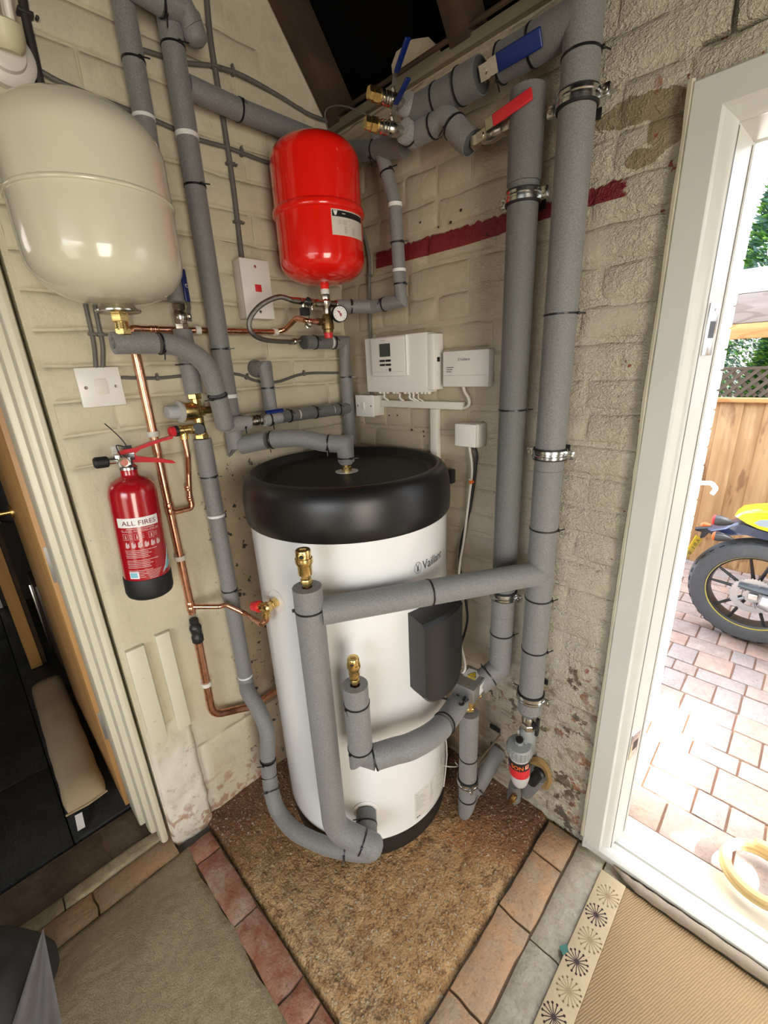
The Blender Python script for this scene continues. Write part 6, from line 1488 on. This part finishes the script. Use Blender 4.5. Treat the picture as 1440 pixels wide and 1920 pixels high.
mb = MB(); mb.slab((.524, -.046, 1.262), (.602, -.0005, 1.332), bev=.006); mb.build('housing', m_whitew, jb)
mb = MB(); mb.box((.560, -.050, 1.297), (.072, .008, .066), bev=.003); mb.build('lid', m_white, jb)
cable('white flex from the junction box down to the valve actuator', [V((.555, -.022, 1.263)), Rw(885, 880, .02), Rw(880, 930, .02), Rw(870, 1010, .02), Rw(862, 1060, .025), Rw(858, 1130, .06), Rw(858, 1180, .10), Rw(872, 1245, .16), ac + Z * .02 + al_ * -.0 - aw * .03], .0038, m_cable_w, sm=8)
cable('black flex hanging behind the white one beside the tank', [V((.562, -.014, 1.263)), Rw(893, 860, .012), Rw(882, 950, .012), Rw(866, 1010, .012), Rw(862, 1060, .018), Rw(872, 1120, .03), Rw(876, 1165, .05), Cy(862, 1212, .335), Cy(845, 1235, .325)], .0042, m_tie, sm=8)
cable('black flex from the foot of the sensor cover to the actuator', [Cy(815, 1282, .345), Cy(824, 1305, .345), Rw(842, 1312, .20), fc + aw * .012 - Z * .012 - al_ * .03, fc + aw * .012 - Z * .012 - al_ * .008], .0042, m_tie, sm=8)
og = thing('lever_connector', 'orange wire connector clipped on the white flex', 'connector', Rw(884, 903, .02)); p = Rw(884, 903, .026)
mb = MB(); mb.box(p, (.012, .010, .012), (V((.8, 0, .6)), YY, V((-.6, 0, .8))), bev=.001); mb.build('body', m_orange, og); mb = MB(); mb.box(p + V((-.002, -.002, .007)), (.010, .008, .004), bev=.001); mb.build('clear_lever', m_whitew, og)
cable('grey cable down the right wall near the corner, behind the switch box', [V((.085, -.008, 2.02)), Rw(690, 470, .008), Rw(692, 540, .008), Rw(694, 620, .008), Rw(697, 700, .008), Rw(696, 756, .02)], .0055, clips=(.35, .8), wall='R')
cable('thin grey wire looping above the red vessel to the drain valves', [V((.14, -.10, 2.08)), Rw(612, 232, .10), Rw(612, 206, .10), Rw(635, 198, .10), Rw(664, 205, .10), Rw(700, 222, .07)], .0022)
# dark box and wires beside the tank, screw eye and small bracket bits
bk = thing('sensor_box', 'small black box on the wall just right of the tank top', 'box', Rw(850, 890, 0)); c = Rw(845, 893, .012)
mb = MB(); mb.box(c, (.022, .024, .045), bev=.003); mb.build('housing', m_black, bk); mb = MB(); mb.lathe(c + V((-.008, 0, -.022)), -Z, [(.005, 0), (.005, .02)], 8); mb.build('gland', m_rub, bk)
cable('thin white sensor wire crossing from the tank foot to the short drop clamp', [Cy(828, 1433, .293), Cy(838, 1437, .33), Rw(858, 1437, .19), on3(1440) + V((-.045, -.01, 0))], .0016, m_cable_w)
cable('thin white sensor wire curling at the lower right flank of the tank', [Cy(834, 1360, .295), Cy(838, 1410, .30), Cy(836, 1440, .297), Cy(832, 1475, .297)], .0018, m_cable_w)
rod = thing('threaded_rod', 'thin steel rod slanting from the wall plate to the short drop', 'rod', Rw(940, 1370, .0)); p0 = Rw(938, 1378, .01); p1 = V((VV.x + .025, VV.y + .015, on3(1430).z))
mb = MB(); mb.sweep([p0, p1], .0035, 8); mb.build('rod', m_nickel, rod); mb = MB(); mb.box(Rw(928, 1366, .006), (.04, .006, .016), bev=.001); mb.build('end_plate', m_black, rod)
# ------------------------------------------------------------------ outside
ZG = -.15
gd_ = wall_empty('ground', (1.5, 1.5, ZG))
mb = MB(); mb.slab((-3, .086, ZG - .12), (9, 7.5, ZG - .012)); mb.build('sand_bed', simple('sand_joint', (.30, .17, .11), .9), gd_, smooth=False)
pv = [brickmat('paver_a', (.34, .25, .21), (.28, .21, .18), (.38, .31, .26)), brickmat('paver_b', (.38, .25, .19), (.31, .22, .18), (.42, .33, .27)), brickmat('paver_c', (.29, .24, .22), (.33, .27, .24), (.25, .2, .18))]
rn = random.Random(5); y = .32; k = 0; cnt = 0
PM = {}
while y < 3.0:
    d = (.165, .135, .165, .105)[k % 4]; x = .60 + rn.random() * .1
    xm = min(1.35 + (y + 1.113) * .42, 2.6)
    while x < xm + .3:
        L = rn.choice((.105, .165, .21, .13)); 
        x0, x1, y0, y1 = x, x + L - .007, y, y + d - .007
        key = (round(L, 3), round(d, 3))
        if key not in PM:
            mb = MB(); mb.slab((-(L - .007) / 2, -(d - .007) / 2, -.05), ((L - .007) / 2, (d - .007) / 2, 0), bev=.004)
            # one segment bevel keeps each block light
            PM[key] = [None, None, None]; 
            for q in range(3):
                o = mb.build('paving_block', pv[q], None, base=(0, 0, 0)); PM[key][q] = o.data; D.objects.remove(o)
        o = D.objects.new('paving_block', PM[key][rn.randrange(3)]); COL.objects.link(o); o.parent = gd_
        o.location = V(((x0 + x1) / 2, (y0 + y1) / 2, ZG + rn.uniform(-.003, .002))) - V((1.5, 1.5, ZG)); o.rotation_euler = (rn.uniform(-.01, .01), rn.uniform(-.01, .01), rn.uniform(-.012, .012)); cnt += 1
        x += L
    y += d; k += 1
# concrete step outside the door
st_ = D.objects
mb = MB(); mb.slab((.95, .092, ZG - .10), (2.6, .315, ZG + .006), bev=.006); o = mb.build('step', simple('pale_step_render', (.52, .46, .36), .7, var=.2, vs=9), smooth=True); prop(o, kind='structure')
# white-painted outbuilding wall, its sunlit end
ow = wall_empty('wall_outside', (.98, .6, ZG))
m_ow = simple('white_masonry_paint', (.88, .88, .86), .6, bump=.2, bs=30)
mb = MB(); mb.slab((.55, .10, ZG), (.985, 1.05, 2.9)); mb.build('masonry', m_ow, ow, smooth=False)
z = ZG; k = 0
while z < 2.85:
    y = .105 if k % 2 else .0; 
    while y < 1.06:
        y1 = min(y + .215, 1.066); 
        if y1 > .14: mb = MB(); mb.slab((.975, max(y, .105), z + .004), (.992, y1 - .006, z + .071), bev=.003); mb.build('brick', m_ow, ow, ang=30)
        y += .225
    z += .075; k += 1
hk = thing('wall_hook', 'white curved hook on the sunlit white wall outside', 'hook', (1.0, .9, .95))
hy = .98; 
def Yp(px, py, y): d = ray(px, py); return CC + d * ((y - CC.y) / d.y)
h0_, h1_, h2_, h3_ = Yp(1312, 906, hy), Yp(1334, 906, hy), Yp(1343, 916, hy), Yp(1335, 926, hy)
mb = MB(); mb.sweep(fil([V((.99, hy, h0_.z)), h1_, h2_, h3_], .012), .0085, 10); mb.build('hook_arm', m_beam_w, hk); mb = MB(); mb.slab((.991, hy - .02, h0_.z - .03), (.997, hy + .02, h0_.z + .03), bev=.002); mb.build('hook_plate', m_beam_w, hk)
# fence
YF = 2.95
fe = thing('wooden_fence', 'larch board fence behind the motorcycle', 'fence', (1.2, YF, ZG))
rn = random.Random(11); x = .25; i = 0; ftop = 1.165
while x < 3.3:
    w = rn.uniform(.10, .15); mb = MB(); off = .012 * (i % 2)
    mb.slab((x, YF + off, ZG), (x + w + .012, YF + off + .016, ftop - .03), bev=.002); mb.build('board', m_fence, fe, ang=30); x += w; i += 1
mb = MB(); mb.slab((.2, YF - .02, ftop - .03), (3.3, YF + .05, ftop), bev=.003); mb.build('cap_rail', m_beam_o, fe)
# beams of the pergola beyond
pg = thing('pergola', 'timber pergola with a sunlit white top board above the fence', 'pergola', (1.5, 3.5, ZG))
YP = 3.15
def band(ya, yb, xl, mt, nm, th):
    a = Yp(1430, ya, YP); b = Yp(1430, yb, YP); l = Yp(xl, yb, YP)
    mb = MB(); mb.slab((l.x - .0, YP, b.z), (3.4, YP + th, a.z), bev=.003); mb.build(nm, mt, pg)
band(500, 546, 1340, m_beam_w, 'top_board', .10); band(547, 603, 1368, m_beam_g, 'beam', .10); band(604, 633, 1362, m_beam_o, 'rail', .08)
mb = MB(); mb.slab((2.9, YP + .01, ZG), (3.0, YP + .11, 1.6)); mb.build('post', m_beam_g, pg); mb = MB(); mb.slab((.55, YP + .01, ZG), (.65, YP + .09, 1.95)); mb.build('post', m_beam_w, pg)
# trellis
tl = thing('garden_trellis', 'dark diamond trellis standing between fence and hedge', 'trellis', (.9, 3.3, 1.1)); YT = 3.35
a = Yp(1355, 692, YT); b = Yp(1410, 745, YT); m_tr = simple('trellis_brown', (.15, .12, .085), .8)
for s in (-1, 1):
    for k in range(-5, 20):
        x0 = .45 + k * .075; mb = MB(); mb.box((x0, YT + .006 * s, a.z - .10), (.026, .010, .30), (V((.72, 0, .69 * s)), YY, V((-.69 * s, 0, .72))), bev=0); mb.build('slat', m_tr, tl, ang=30)
mb = MB(); mb.slab((.15, YT - .012, a.z - .008), (1.6, YT + .012, a.z + .012)); mb.build('top_rail', m_tr, tl)
# conifers
def conifer(label, c, R, H, mts, n, seed, name='conifer', skirt=.9):
    t = thing(name, label, 'tree', (c[0], c[1], ZG)); rn = random.Random(seed)
    mb = MB(); mb.lathe((c[0], c[1], ZG), Z, [(.05, 0), (.03, H * .7)], 8); mb.build('trunk', m_raft, t)
    for q, mt in enumerate(mts):
        vs = []; fs = []
        for i in range(n):
            u = rn.random()**.8; h = H * (.12 + .88 * u); rr = R * (1 - u)**.6 * (.75 + .3 * rn.random()); a = rn.uniform(0, 2 * PI)
            p = V((c[0] + rr * math.cos(a), c[1] + rr * math.sin(a), ZG + h)); o = V((math.cos(a), math.sin(a), rn.uniform(-.2, .9))).normalized()
            s = o.cross(V((rn.uniform(-1, 1), rn.uniform(-1, 1), rn.uniform(-1, 1)))).normalized(); L = rn.uniform(.035, .085); w = L * .16
            m_ = len(vs); k2 = s.cross(o); vs += [p - s * w, p + s * w, p + o * L * .6 + s * w * .8, p + o * L, p + o * L * .6 - s * w * .8, p + o * L * .2 + k2 * w]
            fs += [[m_, m_ + 1, m_ + 2, m_ + 3, m_ + 4], [m_, m_ + 5, m_ + 3]]
        o = MB().add(vs, fs).build('foliage', mt, t, smooth=False); o['kind'] = 'stuff'
    return t
g1 = simple('leaf_bright', (.16, .38, .05), .6, var=.3); g2 = simple('leaf_deep', (.045, .13, .05), .6, var=.3); g3 = simple('leaf_blue', (.10, .20, .16), .6)
conifer('tall bright green conifer rising above the pergola', (.86, 4.9), .62, 3.9, (g1, g2, g3), 5200, 3)
conifer('rounded green conifer bush just behind the trellis', (1.02, 3.80), .36, 2.0, (g2, g1), 5200, 8, 'conifer_bush')
# added block to the right, out of view, stepped to shade the far yard
nb = wallbox('wall_shade_caster', ((3.9, .14, ZG), (4.2, .80, 2.63)), ((3.9, .78, ZG), (6.5, 6.5, 5.5)), mt=m_ow)
# coiled straw hose near the step
hz = thing('garden_hose', 'yellow coiled hose on the sunny paving by the door', 'hose', Fl(1430, 1650, ZG))
c = Fl(1425, 1650, ZG + .03); P = []
for i in range(70): a = i / 69 * 2 * PI * 2.3; P.append(c + V(((.10 - .01 * i / 70) * math.cos(a), (.095) * math.sin(a), .006 + .022 * (i / 35))))
mb = MB(); mb.sweep(P, .013, 8); mb.build('coil', simple('hose_yellow', (.60, .44, .20), .6), hz)
# ------------------------------------------------------------------ motorcycle, parked along the fence
YM = 1.93
HB = Yp(1409, 1125, YM); WRD = .318
mo = thing('motorcycle', 'motorcycle with a yellow tail and gold-lined black wheel on the paving', 'motorcycle', (HB.x, YM, ZG))
mbk = simple('bike_black', (.018, .018, .02), .35); m_tyre = simple('tyre_rubber', (.085, .09, .095), .7, var=.3, vs=40, bump=.4, bs=300); m_bky = simple('bike_yellow', (.90, .70, .0), .25, coat=.5); m_bks = simple('bike_dark_blue', (.02, .035, .09), .3, coat=.5); m_bkst = simple('bike_steel', (.42, .43, .44), .35, .8)
def wheel(cx, par_n, r=WRD, wdt=.070):
    c = V((cx, YM, ZG + r)); 
    mb = MB(); mb.lathe(c - YY * wdt, YY, [(r * .70, .010), (r * .72, .003), (r * .80, 0), (r * .93, .012), (r * .985, .040), (r, wdt), (r * .985, wdt * 2 - .040), (r * .93, wdt * 2 - .012), (r * .80, wdt * 2), (r * .72, wdt * 2 - .003), (r * .70, wdt * 2 - .01)], 64, a0=XX, cap=False)
    ty = mb.build('tyre', m_tyre, mo); 
    mb = MB()
    for k in range(34):
        a = 2 * PI * k / 34; o = V((math.cos(a), 0, math.sin(a))); s = V((-math.sin(a), 0, math.cos(a)))
        pts = [c - YY * (wdt * .45 + .012 * math.sin(q)) * 1.0 + o * (r * (.955 + .012 * math.sin(q))) + s * (.016 * math.cos(q)) for q in [PI * j / 6 for j in range(7)]]
        mb.sweep([p - YY * .004 for p in pts], .0022, 4)
    tg_ = mb.build('tread_groove', m_rub, ty); tg_['kind'] = 'stuff'
    mb = MB(); mb.lathe(c - YY * .05, YY, [(r * .70, 0), (r * .715, .004), (r * .715, .096), (r * .70, .1), (r * .655, .094), (r * .63, .05), (r * .655, .006), (r * .70, 0)], 56, a0=XX, cap=False); rm = mb.build('rim', mbk, mo)
    mb = MB(); mb.lathe(c - YY * .0525, YY, [(r * .688, 0), (r * .708, .0), (r * .708, .002), (r * .688, .002), (r * .688, 0)], 56, a0=XX, cap=False); mb.build('rim_stripe', simple('rim_gold', (.75, .62, .12), .4), rm)
    for k in range(10):
        a = 2 * PI * k / 10 + .18 * (-1)**k; o = V((math.cos(a), 0, math.sin(a))); b = V((math.cos(a - .1 * (-1)**k), 0, math.sin(a - .1 * (-1)**k)))
        mb = MB(); mb.sweep([c + o * .05 - YY * .02, c + b * r * .67 - YY * .02], .0085, 8, rs=[.011, .007]); mb.build('spoke', mbk, rm)
    return c
wc = wheel(HB.x, 'rear'); wc2 = wheel(HB.x + 1.38, 'front')
mb = MB(); mb.lathe(wc - YY * .075, YY, [(.045, 0), (.05, .01), (.05, .12), (.045, .13)], 24, a0=XX); mb.build('hub', m_bkst, mo)
mb = MB(); n = 84; vs = []; fs = []
for k in range(n):
    a = 2 * PI * k / n; rr = .108 if k % 2 else .100; o = V((math.cos(a), 0, math.sin(a)))
    for r_2, yy in ((rr, -.082), (rr, -.076), (.066, -.076), (.066, -.082)): vs.append(wc + o * r_2 + YY * yy)
for k in range(n):
    for j in range(4): fs.append([k * 4 + j, k * 4 + (j + 1) % 4, ((k + 1) % n) * 4 + (j + 1) % 4, ((k + 1) % n) * 4 + j])
mb.add(vs, fs); sk = mb.build('sprocket', m_bkst, mo, ang=20)
for k in range(5):
    a = 2 * PI * k / 5; o = V((math.cos(a), 0, math.sin(a))); mb = MB(); mb.sweep([wc + o * .04 - YY * .079, wc + o * .075 - YY * .079], .008, 6); mb.build('sprocket_arm', m_bkst, sk)
mb = MB(); mb.lathe(wc - YY * .10, YY, [(.014, 0), (.014, .02)], 6, a0=XX); mb.box(wc - YY * .095 + XX * .004, (.045, .006, .035), bev=.004); mb.build('axle_nut', m_zinc, mo, ang=20)
for k in range(6): pass
mb = MB(); mb.sweep([wc + V((-.07, -.10, .055)), wc + V((.10, -.10, .045)), wc + V((.55, -.09, .10))], .022, 8, rs=[.012, .024, .03]); mb.sweep([wc + V((.0, .09, 0)), wc + V((.55, .09, .10))], .02, 8); mb.build('swingarm', simple('swingarm_grey', (.07, .085, .095), .4), mo)
mb = MB(); mb.lathe(wc + V((.035, -.16, .018)), V((1, .02, -.20)), [(.018, 0), (.036, .002), (.042, .05), (.045, .30), (.030, .42), (.022, .60)], 24); mb.build('exhaust', m_bkst, mo)
def M3(x, y, o=0): return Yp(x, y, YM - .02 + o)
def extr(poly, y0, y1, mt, nm, par=mo):
    P = [Yp(px, py, YM) for px, py in poly]; cx = sum(p.x for p in P) / len(P); cz = sum(p.z for p in P) / len(P); n = len(P); vs = []
    for yy, sc in ((y0, .86), (y0 + (y1 - y0) * .15, 1), (y0 + (y1 - y0) * .85, 1), (y1, .86)):
        for p in P: vs.append(V((cx + (p.x - cx) * sc, YM + yy, cz + (p.z - cz) * sc)))
    fs = [[k * n + i, k * n + (i + 1) % n, (k + 1) * n + (i + 1) % n, (k + 1) * n + i] for k in range(3) for i in range(n)] + [list(range(n)), [3 * n + i for i in range(n)][::-1]]
    return MB().add(vs, fs).build(nm, mt, par, ang=50)
extr([(1381, 961), (1393, 953), (1415, 950), (1450, 949), (1490, 955), (1490, 1000), (1455, 993), (1425, 984), (1400, 973)], -.10, .10, m_bky, 'tail_cowl')
extr([(1413, 971), (1425, 965), (1450, 964), (1490, 968), (1490, 985), (1450, 982), (1425, 977)], -.104, .104, simple('cowl_number_panel', (.30, .36, .42), .4), 'side_panel')
extr([(1330, 988), (1360, 984), (1372, 978), (1395, 974), (1425, 984), (1490, 1003), (1490, 1015), (1440, 1006), (1400, 996), (1360, 998), (1335, 996)], -.075, .075, m_bks, 'under_tail')
extr([(1304, 989), (1340, 987), (1352, 993), (1330, 998), (1322, 1006), (1312, 1009), (1316, 996), (1304, 993)], -.02, .02, m_black, 'tail_bracket')
for yy in (-.13,):
    for (px, py, mt, sc, nm) in ((1337, 974, m_redp, 1.15, 'tail_lamp'), (1337, 1004, m_orange, 1.0, 'indicator')):
        p = Yp(px, py, YM + yy); d = V((-1, 0, .0)); mb = MB(); mb.lathe(p + XX * .010, XX, [(.026 * sc, 0), (.0265 * sc, .02), (.020 * sc, .05), (.010 * sc, .075), (0, .085)], 18); b = mb.build(nm, simple('lamp_housing', (.06, .06, .058), .3, .3), mo)
        mb = MB(); mb.lathe(p + XX * .010, -XX, [(.026 * sc, 0), (.024 * sc, .008), (.015 * sc, .014), (0, .016)], 18); mb.build('lens', mt, b)
p = Yp(1318, 984, YM + .10); mb = MB(); mb.lathe(p, XX, [(0, -.014), (.018, 0), (.020, .01), (.012, .04), (0, .05)], 16); mb.build('indicator', m_orange, mo)
# number plate
pa0, pa1, pa2, pa3 = (Yp(px, py, YM - .03) for px, py in ((1305, 1003), (1317, 1012), (1291, 1046), (1284, 1040)))
mb = MB(); pu = (pa1 - pa0); pvv = (pa3 - pa0); nn = V((0, -1, 0)).cross(pvv).normalized()
PW = .19; c0 = (pa0 + pa3) / 2; lo_ = pvv.normalized(); wd_ = V((.50, .86, .05)).normalized()
q0 = Yp(1306, 1003, YM - .09); q1 = Yp(1318, 1012, YM + .03); q2 = Yp(1291, 1045, YM + .03); q3 = Yp(1283, 1040, YM - .09)
nrm_ = (q1 - q0).cross(q3 - q0).normalized() * .003
mb.prism([q0, q1, q2, q3], nrm_); npl = mb.build('number_plate', m_yellow, mo, smooth=False)
mb = MB(); off = nrm_.normalized() * .0012; sgn = 1 if (CC - q0).dot(nrm_) > 0 else -1
base_ = nrm_ * (1 if sgn > 0 else 0) + off * sgn
def NP(u, v): return q0 + (q3 - q0) * u + (q1 - q0) * v + base_
for i, ch in enumerate('Y018'):
    put_text(mb, ch, 1.0, lambda a, b, i=i: NP(.10 + .21 * i + a * .23, .72 - b * .55) if False else NP(.08 + .22 * i + a * .26, .25 + b * .62))
mb.build('plate_lettering', m_black, npl, smooth=False)
# frame, engine, tank, fork of the rest of the machine
mb = MB(); mb.slab((HB.x + .42, YM - .14, ZG + .20), (HB.x + .86, YM + .14, ZG + .52), bev=.03); mb.lathe((HB.x + .60, YM - .16, ZG + .32), YY, [(.10, 0), (.11, .02), (.11, .30), (.10, .32)], 24); mb.build('engine', simple('engine_grey', (.10, .10, .10), .4, .5), mo)
mb = MB(); mb.lathe((HB.x + .45, YM, ZG + .80), XX, [(.05, 0), (.11, .06), (.14, .22), (.12, .42), (.04, .50)], 24); mb.build('fuel_tank', m_bky, mo)
mb = MB(); mb.sweep(spl([(HB.x + .02, YM, ZG + .80), (HB.x + .25, YM, ZG + .74), (HB.x + .48, YM, ZG + .78)], 6), .07, 12); mb.build('seat', m_rub, mo)
for s in (-1, 1):
    mb = MB(); mb.sweep([wc2 + V((0, .09 * s, 0)), wc2 + V((-.36, .09 * s, .72))], .022, 10); mb.build('fork_leg', m_bkst, mo)
mb = MB(); mb.sweep([wc2 + V((-.36, -.32, .74)), wc2 + V((-.33, 0, .72)), wc2 + V((-.36, .32, .74))], .012, 8); mb.lathe(wc2 + V((-.30, 0, .62)), XX, [(.05, 0), (.09, .05), (.09, .08)], 24); mb.build('handlebar', mbk, mo)
mb = MB(); mb.sweep([wc + V((.35, -.07, .45)), wc + V((.62, -.05, .1))], .02, 8); mb.sweep([wc + V((.05, 0, .50)), wc + V((.35, 0, .40)), wc + V((.95, 0, .55))], .025, 8); mb.build('frame', mbk, mo)
mb = MB(); mb.sweep([wc + V((.10, -.085, .06)), wc + V((.16, -.10, .33)), wc + V((.30, -.08, .44))], .018, 8); mb.build('shock', m_bkst, mo)
